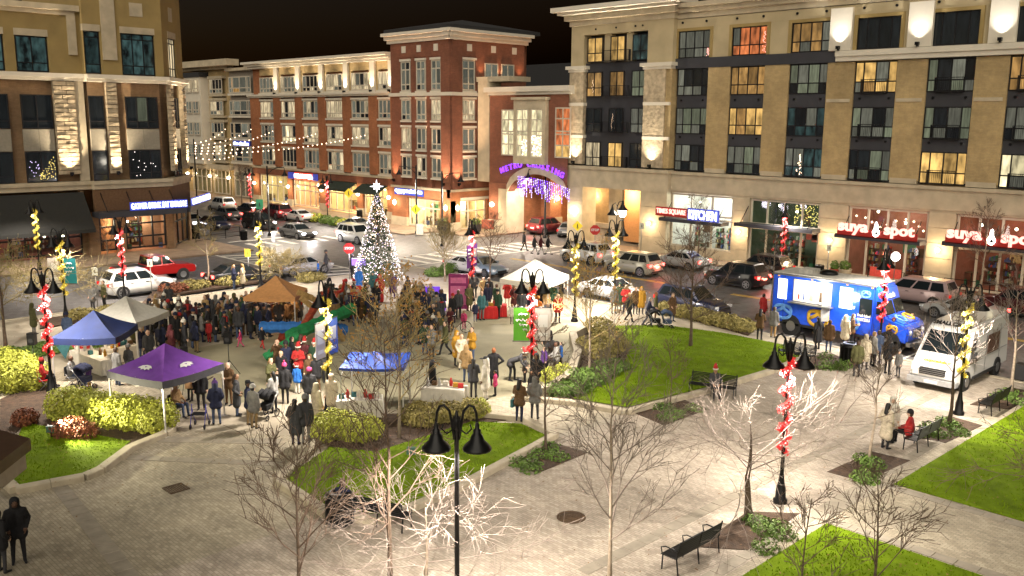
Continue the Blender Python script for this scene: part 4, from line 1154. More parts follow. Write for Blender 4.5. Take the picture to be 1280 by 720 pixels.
FGb.part('coping', M_STONE, gb, (-126.8,-118.9,18.2,18.6,-.5,.3))
for z0, z1 in ((5.3,7.6),(8.7,10.9),(11.95,14.05),(15.1,17.4)):
    window(gb, FGb, -126.2, z0, 6.4, z1-z0, [.14,.06,.3,.3,.06,.14], [.3,.7], M_FRAME_W, lambda a,b: R.choice([P_GREY,P_DARK,P_AMBER,P_GREY]), n=.0, bar=.14)
    FGb.part('sill', M_WHITE, gb, (-126.5,-119.4,z0-.35,z0-.05,-.5,.15))
FGb.part('sign_board', E_SIGNB, gb, (-125.4,-120.6,7.62,8.3,.1,.2)); text_on(gb, FGb, 'the charles', -125.2, -120.8, 7.7, .26, E_SIGNW, .5, bold=.03)
shop(gb, FGb, -126, -120, .2, 3.9, 4, [.65,.35], M_FRAME_W, seed=43, wallc=(.45,.42,.3), energy=120)
sconce(gb, FGb, -119.4, 2.9, .0, 45, .24)
# rooftops beyond
rt_ = thing('penthouse', 'small beige rooftop building with lit window behind the archway building', 'building', (-62,84,0))
mb = MB(); mb.box(-72,80,0,-50,95,17.2); mb.box(-70,84,17.2,-60,92,19.6); mb.build('wall', M_TAN, rt_, world=True)
FP = Face(0,80,0); FP.part('coping', M_STONE, rt_, (-72.3,-50,17.2,17.6,-.5,.4)); FP.part('post', M_STONE, rt_, (-66.6,-66.2,14,17.2,0,.3),(-62.6,-62.2,14,17.2,0,.3),(-58.6,-58.2,14,17.2,0,.3))
window(rt_, FP, -65.6, 14.4, 2.0, 2.2, [.5,.5], [1.0], M_FRAME_W, P_CREAM, n=.05)
mb = MB(); mb.box(-140,110,0,-50,130,20.5); tag(mb.build('far_block', M_ROOF), 'dark unlit block far behind the rooftops on the skyline', 'building')
# ================================================================ STREET LAMPS
LH = 5.35
def bell(mb, x, y, z):
    # shade hanging from (x, y, z)
    mb.lathe([(.03,0),(.05,-.06),(.05,-.14),(.09,-.17),(.09,-.25),(.13,-.3),(.17,-.42),(.30,-.55),(.33,-.60),(.33,-.64),(.29,-.63),(.15,-.45)], 14, (x,y,z))
def lamp_post(px, py, label, gar=None, banner=None, base=None, H=LH, rz=None, power=1.0, globe=False):
    p = Vector(base) if base else G(px, py)
    rz = YAW if rz is None else rz
    t = thing('street_lamp', label, 'lamp', (p.x,p.y,0), rz, 'black twin bell street lamps')
    mb = MB(); mb.lathe([(.22,0),(.22,.12),(.17,.16),(.15,.5),(.11,.62),(.075,.9),(.06,1.0),(.052,H-.5),(.07,H-.48),(.07,H-.3),(.05,H-.25),(.03,H-.1),(.0001,H-.05)], 12)
    mb.build('pole', M_BLACK, t)
    mb = MB()
    for s in (-1,1):
        pts = [(s*.05,0,H-.75),(s*.12,0,H-.3),(s*.16,0,H-.08),(s*.28,0,H+.05),(s*.38,0,H+.02),(s*.44,0,H-.12),(s*.46,0,H-.35)]
        mb.tube(pts, .033, 6); mb.tube([(s*.06,0,H-.5),(s*.22,0,H-.62),(s*.34,0,H-.5),(s*.3,0,H-.4)], .02, 5)
    mb.box(-.09,-.05,H-.5,.09,.05,H-.22)
    mb.build('arm', M_BLACK, t)
    for s in (-1,1):
        mb = MB(); bell(mb, 0, 0, 0); sh = mb.build('lamp_shade', M_BLACK, t, (s*.46,0,H-.35))
        mb = MB(); mb.ball((0,0,-.5), .1, 8); mb.build('bulb', E_LAMPW, sh)
        q = Vector((p.x+math.cos(rz)*s*.46, p.y+math.sin(rz)*s*.46, H-.35-.62))
        light('SPOT', q, 560*power, (1,.90,.79), .12, (0,0,-1), rad(158), .35)
    if globe:
        mb = MB(); mb.tube([(0,0,H-.2),(0,0,H+.9),(.12,0,H+1.2),(.3,0,H+1.25),(.36,0,H+1.0)], .03, 6); o = mb.build('upper_arm', M_BLACK, t)
        mb = MB(); mb.ball((.36,0,H+.55), .24, 12, sz=1.4); mb.build('lit_globe', E_LAMPW, o)
        mb = MB(); bell(mb, -.3, 0, H+1.0); bell(mb, .36, 0, H+1.3); mb.tube([(0,0,H+.9),(-.12,0,H+1.15),(-.3,0,H+1.0)], .03, 5); mb.build('upper_shade', M_BLACK, o)
        light('POINT', (p.x, p.y, H+.55), 90, (1,.9,.72), .3)
    if gar:
        m, e = (M_GARR, E_REDB) if gar == 'red' else (M_GARG, E_GOLD)
        mb = MB(); pts = []
        n = 520; z0, z1 = (1.6, H-.72)
        for i in range(n):
            f = i/n; a = f*2*math.pi*5.2; z = z0+(z1-z0)*f
            for _ in range(3):
                rr = .095+R.uniform(-.05,.065)*(1+.5*math.sin(f*31))
                c = Vector((math.cos(a)*rr+R.uniform(-.06,.06), math.sin(a)*rr+R.uniform(-.06,.06), z+R.uniform(-.07,.07)))
                d = Vector((R.uniform(-1,1),R.uniform(-1,1),R.uniform(-1,1))).normalized()*.075; e2 = d.orthogonal().normalized()*.035
                mb.add([c-d-e2, c-d+e2, c+d], [(0,1,2)])
            if i % 6 == 0: pts.append((math.cos(a)*.16+R.uniform(-.04,.04), math.sin(a)*.16+R.uniform(-.05,.05), z+R.uniform(-.06,.06)))
        g = mb.build('garland', m, t)
        mb = MB()
        for q in pts: mb.octa(q, .030)
        stuff(mb.build('garland_bulbs', e, g))
    if banner:
        for (s, c, txt) in banner:
            mb = MB(); mb.box(s*.12, -.012, H-3.1, s*.8, .012, H-1.65); b = mb.build('banner', c, t)
            mb = MB(); mb.tube([(0,0,H-1.62),(s*.84,0,H-1.62)], .018, 5); mb.tube([(0,0,H-3.13),(s*.84,0,H-3.13)], .018, 5); mb.build('banner_rod', M_BLACK, b)
            mb = MB()
            if txt == 'script':
                for k, (zz, w) in enumerate(((-1.95,.4),(-2.2,.5),(-2.42,.35),(-2.62,.2))):
                    pts = [((.2+w*q/8+.02*math.sin(q*2+k))*s, -.02, H+zz+.06*math.sin(q*2.3+k)) for q in range(9)]
                    mb.tube(pts, .022, 4)
            else:
                mb.box(s*.25,-.02,H-2.5,s*.68,-.015,H-1.95); mb.box(s*.25,-.02,H-2.9,s*.68,-.015,H-2.75)
            mb.build('banner_print', mat('white_print',(.75,.75,.72),.7,var=0), b)
    return t
B_TEAL = mat('teal_banner',(.02,.30,.36),.7,var=.05); B_GREEN = mat('green_banner',(.12,.45,.03),.7,var=.05)
B_PURP = mat('purple_banner',(.16,.03,.30),.7,var=.05); B_BLUE = mat('blue_banner',(.08,.16,.5),.7,var=.05); B_WHITE = mat('pale_banner',(.6,.55,.5),.7,var=.05)
lamp_post(65,490,'black twin lamp wrapped in red garland beside the seated person in red', 'red')
lamp_post(83,402,'black twin lamp wrapped in gold garland with teal banner at far left', 'gold', [(1,B_TEAL,'script'),(-1,B_WHITE,'blk')], power=.55)
q = PX(43,262,-75.2); lamp_post(0,0,'black lamp with gold garland in front of the big dark awning', 'gold', base=(-75.2,q.y,0), rz=YAW+1.2, power=.5)
lamp_post(156,376,'black lamp with red garland beside the white hatchback', 'red', rz=YAW+1.0)
q = PX(323,285,-57.0); lamp_post(0,0,'black lamp with gold garland at the corner behind the orange tent', 'gold', base=(-57.0,q.y,0), rz=YAW+1.25)
lamp_post(411,512,'black lamp with gold garland and blue banner among the crowd', 'gold', [(1,B_BLUE,'blk'),(-1,B_WHITE,'blk')], rz=YAW+1.2)
lamp_post(0,0,'near black twin lamp without garland rising from the bottom centre', None, base=(-14.9,12.9,0), power=1.15)
lamp_post(664,488,'black twin lamp with red garland and green banner at the seat wall', 'red', [(-1,B_GREEN,'script'),(1,B_WHITE,'blk')])
lamp_post(590,376,'black lamp with red garland and purple banner left of the white tent', 'red', [(1,B_PURP,'blk'),(-1,B_PURP,'script')], rz=YAW+1.2)
lamp_post(718,402,'black twin lamp with gold garland between white tent and white sedan', 'gold', power=1.1)
lamp_post(768,372,'tall black lamp with lit white globe and gold garland behind the white sedan', 'gold', globe=True, base=(G(768,378).x, G(768,378).y, 0))
lamp_post(0,0,'black lamp with red garland on the pavement before the glazed shop', 'red', base=(-36.2,65.4,0), rz=YAW+1.2, power=.7)
lamp_post(0,0,'black lamp with red garland at the kerb before the blue food truck', 'red', base=(-19.6,45.9,0), rz=YAW+.9)
lamp_post(1198,518,'black twin lamp with gold garland beside the white van', 'gold', power=1.2)
lamp_post(975,628,'black twin lamp with red garland by the front right tree bed', 'red', power=1.25)
q = PY(408,213,58.4); lamp_post(0,0,'distant black lamp with red garland before the brick shops', 'red', base=(q.x,58.4,0), power=.6)
q = PY(311,208,58.4); lamp_post(0,0,'distant black lamp with red garland before the grey block', 'red', base=(q.x,58.4,0), power=.6)

def road_lamp(p, s, label, H=7.0, rz=YAW):
    t = thing('road_lamp', label, 'lamp', p, rz, 'tall single arm road lamps')
    mb = MB(); mb.lathe([(.2,0),(.2,.2),(.12,.3),(.08,H),(.0001,H+.05)], 10); mb.build('pole', M_BLACK, t)
    mb = MB(); mb.tube([(0,0,H-.9),(s*.5,0,H-.35),(s*1.1,0,H-.12),(s*1.7,0,H-.1),(s*1.75,0,H-.3)], .04, 6); mb.tube([(0,0,H-.25),(s*1.1,0,H-.12)], .025, 5); mb.build('arm', M_BLACK, t)
    mb = MB(); bell(mb, 0, 0, 0); sh = mb.build('lamp_shade', M_BLACK, t, (s*1.75,0,H-.3))
    mb = MB(); mb.ball((0,0,-.5), .1, 8); mb.build('bulb', E_LAMPW, sh)
    q = Vector(p)+Vector((math.cos(rz)*s*1.75, math.sin(rz)*s*1.75, H-.95))
    light('SPOT', q, 1350, (1,.86,.68), .15, (0,0,-1), rad(155), .3)
g_ = G(553,306); road_lamp((g_.x,g_.y,-.13), 1, 'tall black road lamp with arm before the brick tower')
g_ = G(337,293); road_lamp((g_.x,g_.y,-.13), 1, 'tall black road lamp with arm at the far crossing')
g_ = G(681,296); road_lamp((g_.x,g_.y,-.13), -1, 'tall black road lamp under the purple lettering')
g_ = G(521,292); road_lamp((g_.x,g_.y,0), -1, 'tall black road lamp beside the pedestrian sign')

# ================================================================ VEGETATION
def rot_about(d, ax, a): return Matrix.Rotation(a, 3, ax) @ d
def bare_tree(name, label, p, h, r0, fork, spread, seed, bark, twig, nlat=14, sub=6, tw=5, wide=False, leaves=None, rmin=.007, group='bare street trees', lean=0.0):
    rr = random.Random(seed)
    t = thing(name, label, 'tree', p, 0, group)
    tk = MB(); br = MB(); tips = []
    def twig_at(q, d, L, r, lev):
        n = 3
        pts = [q]; rs = [r]; dd = d.copy()
        for i in range(n):
            dd = (dd + Vector((rr.uniform(-.22,.22), rr.uniform(-.22,.22), rr.uniform(-.2,.2) if wide else rr.uniform(-.08,.2)))).normalized()
            pts.append(pts[-1]+dd*L/n); rs.append(max(rmin*.7, r*(1-.28*(i+1))))
        br.tube(pts, rs, 4 if lev < 2 else 3, cap=False)
        tips.append(pts[-1])
        if lev >= 3: return
        k = sub if lev == 1 else tw
        for j in range(k):
            f = rr.uniform(.25,1.0); i = min(n-1, int(f*n)); a = pts[i].lerp(pts[i+1], f*n-i)
            ax = dd.orthogonal().normalized(); ax = rot_about(ax, dd, rr.uniform(0,6.28))
            nd = rot_about(dd, ax, rr.uniform(.45,.95)); nd.z += .03 if wide else .12; nd.normalize()
            twig_at(a, nd, L*rr.uniform(.35,.6), max(rmin, r*.5), lev+1)
    H = h*(.55 if wide else .92)
    pts = []; rs = []
    ns = 7; x = y = 0
    for i in range(ns+1):
        f = i/ns
        pts.append(Vector((x+lean*f*f, y, H*f))); rs.append(max(.012, r0*(1-f*.9)))
        x += rr.uniform(-.05,.05); y += rr.uniform(-.05,.05)
    rs[0] *= 1.35
    tk.tube(pts, rs, 8)
    for j in range(nlat):
        f = (fork + (H-fork)*((j+.3)/nlat)**(1.3 if wide else .9))/H
        f = min(.99, f); i = min(ns-1, int(f*ns)); a = pts[i].lerp(pts[i+1], f*ns-i); ra = rs[i]
        an = j*2.4+rr.uniform(-.4,.4)
        el = rr.uniform(.12,.55) if wide else rr.uniform(.5,.95)
        d = Vector((math.cos(an)*math.cos(el), math.sin(an)*math.cos(el), math.sin(el)))
        L = spread*(1-.55*(f-fork/H)/(1-fork/H+.01))*rr.uniform(.75,1.15)
        twig_at(a, d, L, max(rmin*1.6, ra*(.34 if wide else .5)), 1)
    tk.build('trunk', bark, t); b = br.build('crown', twig, t)
    if leaves:
        m, n, s = leaves
        mb = MB()
        for _ in range(n):
            c = rr.choice(tips)+Vector((rr.gauss(0,.1),rr.gauss(0,.1),rr.gauss(0,.1)))
            d = Vector((rr.uniform(-1,1),rr.uniform(-1,1),rr.uniform(-1,1))).normalized()*s; e = d.orthogonal().normalized()*s*.5
            mb.add([c-d,c+e,c+d,c-e], [(0,1,2,3)])
        stuff(mb.build('leaves', m, b))
    return t
T = bare_tree
T('bare_tree','tall slender dark tree rising from the bottom centre in front of the lamp',G(488,750),7.2,.07,1.2,2.5,1,M_BARK,M_TWIG,20,5,4,rmin=.009)
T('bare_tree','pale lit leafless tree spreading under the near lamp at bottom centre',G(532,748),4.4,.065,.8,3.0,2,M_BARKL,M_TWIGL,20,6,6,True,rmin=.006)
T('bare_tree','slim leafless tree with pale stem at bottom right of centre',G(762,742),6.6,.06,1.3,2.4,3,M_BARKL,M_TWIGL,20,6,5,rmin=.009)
T('bare_tree','wide low branched tree in the bed beside the front right lamp',G(936,648),5.4,.12,1.5,3.3,4,M_BARK,M_TWIGL,18,7,6,True,rmin=.006)
T('bare_tree','thin pale leafless tree in the middle bed of the promenade',G(1086,578),4.6,.06,1.5,1.5,5,M_BARKL,M_TWIG,12,5,4,rmin=.008)
T('bare_tree','small dark leafless tree in front of the white van',G(1186,532),5.0,.08,1.8,2.1,6,M_BARK,M_TWIGL,14,6,5,rmin=.009)
T('bare_tree','pale leafless tree in the farthest bed at right edge',G(1264,494),5.0,.08,1.9,1.8,7,M_BARKL,M_TWIGL,14,5,5,rmin=.010)
T('bare_tree','dark leafless tree standing in the round right lawn',G(863,436),6.3,.09,1.4,2.4,8,M_BARK,M_TWIG,22,6,5,rmin=.012)
T('bare_tree','gold lit leafless tree in the bed between plaza and right lawn',G(737,470),5.6,.07,1.6,2.3,9,M_BARKL,M_TWIGLIT,18,6,6,leaves=(M_LEAFLIT,350,.05),rmin=.012)
T('bare_tree','thin leafless tree at the kerb left of the blue food truck',G(963,398),5.6,.07,1.7,1.6,10,M_BARKL,M_TWIG,14,5,4,rmin=.012)
T('bare_tree','dark thin tree with open crown behind the maroon kiosk',G(612,362),5.2,.07,1.6,2.2,11,M_BARK,M_TWIG,14,5,4,rmin=.013)
T('bare_tree','yellow lit bushy bare tree behind the crowd near the tall road lamp',G(556,352),4.4,.07,1.0,2.0,12,M_BARKL,mat('gold_lit_twigs',(.30,.24,.11),.8),20,7,6,rmin=.015)  # yellow light on these twigs is painted into their gold colour
T('bare_tree','small bare tree at the kerb beside the black parked car',G(261,357),5.0,.07,1.6,1.6,13,M_BARKL,mat('gold_lit_twigs',(.30,.24,.11),.8),12,5,4,rmin=.014)
T('bare_tree','yellow lit rounded bare bush beside the crossing behind the orange tent',G(350,352),3.4,.09,.5,2.0,14,M_BARKL,mat('gold_lit_twigs',(.30,.24,.11),.8),26,7,6,True,rmin=.016)
T('bare_tree','sprawling yellow lit bare tree at the far left below the awning',G(60,395),4.2,.1,1.0,3.6,15,M_BARK,mat('gold_lit_twigs',(.30,.24,.11),.8),22,7,6,True,rmin=.014)
T('bare_tree','bare tree with few yellow leaves cut by the left edge',G(8,440),5.2,.1,1.6,2.4,16,M_BARK,mat('gold_lit_twigs',(.30,.24,.11),.8),16,6,5,leaves=(M_LEAFY,120,.06),rmin=.012)
T('bare_tree','thin pale stemmed tree with added orange leaves for gold lamplight over the blue canopy',G(499,548),6.4,.06,1.4,2.2,17,M_BARKL,M_TWIGLIT,20,6,4,leaves=(M_LEAFLIT,650,.055),rmin=.010)
T('bare_tree','thin dark tree in the small bed right of centre',G(682,566),5.0,.05,1.2,1.5,18,M_BARK,M_TWIG,14,5,4,rmin=.009)
T('bare_tree','small bare sapling on the right lawn behind the bench',G(837,508),2.6,.03,.6,1.2,19,M_BARK,M_TWIG,12,5,4,rmin=.008)
T('bare_tree','leafless tree on the far pavement before the second red sign',Vector((-21.5,65.6,0)),6.0,.09,1.9,2.2,20,M_BARKL,M_TWIG,16,6,4,rmin=.014)
T('bare_tree','leafless tree on the far pavement before the kitchen sign',Vector((-44.2,65.6,0)),5.5,.08,1.5,1.8,21,M_BARK,M_TWIG,14,6,4,rmin=.014)
T('bare_tree','dark bare tree reaching in from the right edge over the lawn',G(1318,665),5.0,.09,1.2,2.6,22,M_BARK,M_TWIG,16,6,5,True,rmin=.009)
T('bare_tree','dark bare sapling cut by the bottom edge over the right lawn',G(1085,770),3.8,.05,.9,1.7,23,M_BARK,M_TWIG,16,5,4,rmin=.008)
T('bare_tree','dark bare tree cut by the bottom edge left of centre',G(372,765),4.4,.06,.9,2.3,24,M_BARK,M_TWIG,18,6,4,rmin=.009)
T('bare_tree','young bare tree in the small stone bed before the angled corner',G(135,345),4.2,.05,1.5,1.2,25,M_BARKL,M_TWIG,10,5,3,rmin=.014)
T('bare_tree','dark bare sapling at bottom edge right of the front bench',G(1000,790),3.6,.04,.9,1.4,26,M_BARK,M_TWIG,12,5,4,rmin=.008)
T('bare_tree','slim bare tree on the pavement before the grey block',Vector((-114,60.5,0)),5,.08,1.6,1.8,27,M_BARK,M_TWIG,12,5,3,rmin=.02)

def leaf_cloud(mb, lumps, n, s, rr, shell=.55, flat=.6, mi=0):
    tot = sum(a*b*c for (_, a, b, c) in lumps)
    for (o, a, b, c) in lumps:
        for _ in range(int(n*a*b*c/tot)):
            d = Vector((rr.gauss(0,1),rr.gauss(0,1),rr.gauss(0,1))).normalized()
            r = shell+(1-shell)*rr.random()**.6; r *= 1+.12*math.sin(d.x*7+o[0])*math.cos(d.y*6)
            p = Vector((o[0]+d.x*a*r, o[1]+d.y*b*r, max(.02, o[2]+d.z*c*r)))
            k = (d+Vector((rr.uniform(-1,1),rr.uniform(-1,1),rr.uniform(-.4,1)))).normalized()
            u = k.orthogonal().normalized(); u = rot_about(u, k, rr.uniform(0,6.28)); v = k.cross(u)
            sz = s*rr.uniform(.6,1.35)
            mb.add([p-u*sz, p+v*sz*flat+k*sz*.2, p+u*sz, p-v*sz*flat+k*sz*.2], [(0,1,2,3)], mi)
def shrub(name, label, lumps, n, s, m, seed, cat='shrub', group=None, stems=None):
    rr = random.Random(seed)
    c = lumps[0][0]; t = thing(name, label, cat, (c[0],c[1],0), 0, group)
    mb = MB(); leaf_cloud(mb, lumps, n, s, rr); mb.build('foliage', m, t, world=True)
    mb = MB()
    for (o, a, b, h) in lumps:
        for k in range(5):
            an = rr.uniform(0,6.28)
            mb.tube([(o[0]+.05*math.cos(an),o[1]+.05*math.sin(an),0),(o[0]+a*.5*math.cos(an),o[1]+b*.5*math.sin(an),o[2]+h*.4)], [.02,.008], 4)
    mb.build('stems', M_BARK, t, world=True)
    return t
def lump(px, py, a, h, b=None):
    p = G(px, py); return ((p.x,p.y,h*.42), a, b or a, h*.6)
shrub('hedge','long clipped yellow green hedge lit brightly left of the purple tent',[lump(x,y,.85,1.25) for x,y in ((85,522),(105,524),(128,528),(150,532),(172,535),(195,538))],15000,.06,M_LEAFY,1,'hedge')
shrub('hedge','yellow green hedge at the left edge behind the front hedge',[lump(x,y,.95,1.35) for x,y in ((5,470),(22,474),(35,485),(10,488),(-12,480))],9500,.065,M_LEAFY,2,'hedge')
shrub('shrub','rust red shrub at the end of the front hedge near the left edge',[lump(32,531,.5,.65)],1500,.05,M_LEAFR,3)
shrub('shrub','rust red shrub at the foot of the long front hedge',[lump(88,546,.7,.75),lump(108,548,.5,.6)],2200,.05,M_LEAFR,4)
shrub('shrub','yellow shrub around the foot of the bannered lamp in the central bed',[lump(420,545,.9,1.0),lump(450,548,.9,.9),lump(405,552,.5,.8)],6500,.055,M_LEAFY,5)
shrub('shrub','tufted yellow shrubs in the bed behind the blue canopy',[lump(530,528,1.0,.8),lump(560,524,.8,.7),lump(590,522,.6,.8)],5200,.06,M_DRYG,6)
shrub('shrub','yellow flowering shrub at the right end of the central bed',[lump(598,520,.5,.7)],1300,.05,M_LEAFY,7)
shrub('ground_cover','leafy green ground cover sloping beside the right lawn',[lump(x,y,.9,.5) for x,y in ((715,490),(735,480),(750,470),(700,492),(765,462),(722,475))],9500,.06,M_LEAFG,8,'plants')
shrub('ground_cover','dry brown tufts behind the green ground cover of the right bed',[lump(x,y,.9,.9) for x,y in ((750,447),(768,440),(760,428),(740,440),(748,416))],6000,.07,M_DRYG,9,'plants')
shrub('shrub','pale yellow shrub by the curved seat wall',[lump(690,478,.6,.7),lump(703,470,.5,.6)],2200,.05,M_LEAFY,10)
for i, (x, y, lb_) in enumerate(((1180,540,'low green plants in the bed at the foot of the van tree'),(1083,590,'low green plants in the bed of the thin middle tree'),(960,665,'low green plants in the bed of the wide front tree'),(1270,498,'low green plants in the bed at the far right edge'),(680,573,'low green plants in the small bed right of centre'),(838,515,'green juniper in the bed in front of the lawn bench'),(1030,455,'spreading juniper in the bed below the food truck'))):
    ls = []
    for k in range(6):
        p = G(x, y)+Vector((R.uniform(-.55,.55)*(1 if i != 6 else 2.0), R.uniform(-1.2,1.2), 0)); ls.append(((p.x,p.y,.06), .45, .45, .2 if i < 6 else .35))
    shrub('ground_cover', lb_, ls, 1500, .05, M_LEAFG, 30+i, 'plants', 'green plants in tree beds')
for i, (x, y) in enumerate(((835,392),(855,396),(875,400),(893,405),(910,409),(928,414))):
    shrub('shrub', ['dry yellow roadside shrub nearest the white sedan','dry yellow roadside shrub second from the white sedan','dry yellow roadside shrub third from the white sedan','dry yellow roadside shrub before the navy car','dry yellow roadside shrub second from the food truck','dry yellow roadside shrub nearest the food truck'][i], [lump(x,y,.85,.75)], 1500, .065, M_DRYG, 50+i, group='roadside shrubs')
for i, (x, y, m_, lb_) in enumerate(((215,366,M_LEAFR,'rusty low shrub in the kerb bed by the white hatchback'),(240,362,M_DRYG,'yellowish kerb shrub between white hatchback and bare tree'),(285,357,M_DRYG,'yellow kerb shrub behind the pair of people at the kerb'),(310,350,M_DRYG,'yellow kerb shrub left of the bare round bush'),(385,352,M_DRYG,'dry kerb shrub right of the bare round bush'),(140,395,M_DRYG,'dry kerb shrub left of the grey tent'),(100,400,M_DRYG,'dry kerb shrub behind the blue tent'),(565,338,M_LEAFG,'green mounded shrub behind the purple bannered lamp'),(545,345,M_LEAFG,'green shrub below the yellow lit bush'))):
    shrub('shrub', lb_, [lump(x,y,.9,.7),lump(x+12,y-2,.7,.6)], 1500, .07, m_, 70+i, group='kerb shrubs')
for i, (x, y) in enumerate(((395,276),(408,279),(420,281),(432,283))):
    shrub('shrub', ['distant green shrub at the kerb nearest the tea shop','distant shrub second from the tea shop','distant shrub third from the tea shop','distant bright green shrub nearest the christmas tree'][i], [lump(x,y,1.0,.9)], 500, .12, M_LEAFY if i in (0,3) else M_LEAFG, 90+i, group='shrubs before the brick shops')
shrub('ground_cover','green strip of planting by the arch passage',[((-61.5+i*.8,76.5+i*.3,.3),.9,.9,.4) for i in range(4)],900,.1,M_LEAFG,99,'plants')
shrub('ground_cover','grassy green planting behind the blue tent',[lump(x,y,1.0,.5) for x,y in ((60,440),(85,436),(115,432),(35,446),(5,448))],6000,.07,M_LEAFG,98,'plants')
# soil strips along the kerb
for pts in ([(170,388),(200,372),(335,352),(330,345),(195,362)], [(820,388),(840,386),(945,412),(935,420)], [(50,400),(150,388),(150,396),(50,412)]):
    bed(pxpoly(pts), .09)

# decorated tree: fir with several hundred bulbs
xp = G(473,354)
xt = thing('christmas_tree','tall fir covered in white lights with a star on top','tree',(xp.x,xp.y,0))
XH = 6.6
mb = MB(); mb.tube([(0,0,0),(0,0,XH*.95)], [.16,.03], 8); mb.build('trunk', M_BARK, xt)
mb = MB(); rr = random.Random(5)
for k in range(9000):
    f = rr.random()**1.4; z = .35+f*(XH-.4); rad_ = 1.62*(1-f)**.9+.05; a = rr.uniform(0,6.283); q = rad_*(.45+.6*rr.random())
    p = Vector((q*math.cos(a), q*math.sin(a), z)); d = Vector((math.cos(a),math.sin(a),-.35+rr.uniform(-.3,.3))).normalized()*rr.uniform(.12,.26); e = Vector((-math.sin(a),math.cos(a),rr.uniform(-.4,.4)))*.035
    mb.add([p-e,p+e,p+d], [(0,1,2)])
cr = mb.build('crown', M_FIR, xt)
for m_, n_ in ((E_BULBW,760),(E_WARMB,150),(E_BULBV,170)):
    mb = MB()
    for k in range(n_):
        f = rr.random()**1.35; z = .35+f*(XH-.5); q = (1.67*(1-f)**.9+.08)*rr.uniform(.93,1.08); a = rr.uniform(0,6.283)
        mb.octa((q*math.cos(a), q*math.sin(a), z), rr.uniform(.022,.042))
    stuff(mb.build('light_bulbs', m_, cr))
mb = MB()
fwd2 = Vector((xp.x,xp.y,0)).normalized(); sd = Vector((-fwd2.y,fwd2.x,0))
for k in range(8):
    a = k*math.pi/4; L = .5 if k % 2 == 0 else .32
    tip = sd*math.cos(a)*L+Vector((0,0,math.sin(a)*L)); l = sd*math.cos(a+.39)*.12+Vector((0,0,math.sin(a+.39)*.12)); r_ = sd*math.cos(a-.39)*.12+Vector((0,0,math.sin(a-.39)*.12))
    c = Vector((0,0,XH+.35)); mb.add([c+tip,c+l,c+r_,c-fwd2*.1,c+fwd2*.1], [(0,1,3),(0,3,2),(0,4,1),(0,2,4)])
mb.build('star', glow('star_lit',(1,.95,1),3), xt)
for a in range(3):
    light('POINT', (xp.x+2.5*math.cos(a*2.1-1), xp.y+2.5*math.sin(a*2.1-1), 2.2), 130, (.88,.8,1), .5)
# strings of lamps over the far street
ends = [(285,157),(318,158),(345,161),(399,165),(461,167),(300,190)]
for i, e in enumerate(ends):
    a = PX(236,178+3.2*i,-84.6); b = PY(e[0], e[1], 64.7)
    t = thing('string_lights', ['uppermost string of warm bulbs running to the beige block','string of warm bulbs running to the left edge of the brick block','string of warm bulbs ending at first brick window','string of warm bulbs ending at fourth brick pier','longest string of warm bulbs reaching nearest the tower','lowest string of warm bulbs over the far street'][i], 'lights', a, 0, 'strings of bulbs over the far street')
    pts = []
    n = int(math.hypot(e[0]-236, e[1]-185)/6.2)
    for k in range(n+1):
        f = k/n; p = a.lerp(b, f); p.z -= 1.2*4*f*(1-f)*.5; pts.append(p)
    MB().tube(pts, .012, 3).build('wire', M_BLACK, t, world=True)
    mb = MB()
    for p in pts[1:-1]: mb.octa(p-Vector((0,0,.1)), .085)
    stuff(mb.build('light_bulbs', E_WARMB, t, world=True))
mb = MB(); mb.lathe([(.12,0),(.08,.3),(.06,9.6),(.0001,9.65)], 8)
tag(mb.build('pole', M_BLACK, None, (-84.6,40.2,0)), 'thin black pole carrying the bulb strings at the angled corner', 'pole')
# ================================================================ VEHICLES (front towards +x, centre at origin)
PAINT = {}
def paint(n, c, metal=.2):
    k = 'car_'+n
    return mat(k, c, .32, metal=metal, var=0, coat=.8)
M_GLASSC = mat('car_glass', (.012,.016,.018), .05, var=0)
M_TYRE = mat('tyre', (.012,.012,.012), .8, var=0)
M_RIM = mat('rim', (.45,.45,.46), .3, metal=.9, var=0)
M_PLAST = mat('black_plastic', (.015,.015,.016), .6, var=0)
M_HEADL = mat('headlight_glass', (.7,.72,.75), .15, var=0)
M_TAILL = mat('tail_glass', (.35,.01,.01), .2, var=0, emit=(1,.03,.02), es=.25, sample=False)
M_PLATE = mat('plate_white', (.7,.7,.68), .5, var=0)
KINDS = {  # length, width, height, belt, hood, wheelbase, wheel r, cabin: rear base, rear top, front top, front base (x), tail z
 'sedan': dict(L=4.75,W=1.82,Hh=1.45,belt=.93,hood=.88,deck=.98,r=.325,cab=(-1.75,-.95,.35,1.15),wb=1.38),
 'suv':   dict(L=4.7,W=1.9,Hh=1.80,belt=1.10,hood=1.08,deck=1.13,r=.38,cab=(-2.22,-1.8,.35,1.05),wb=1.4),
 'minivan': dict(L=5.05,W=1.98,Hh=1.75,belt=1.02,hood=.98,deck=1.05,r=.34,cab=(-2.4,-2.1,.75,1.65),wb=1.5),
 'coupe': dict(L=4.5,W=1.82,Hh=1.38,belt=.92,hood=.84,deck=.97,r=.33,cab=(-1.75,-.65,.15,.95),wb=1.33),
}
_car = {}
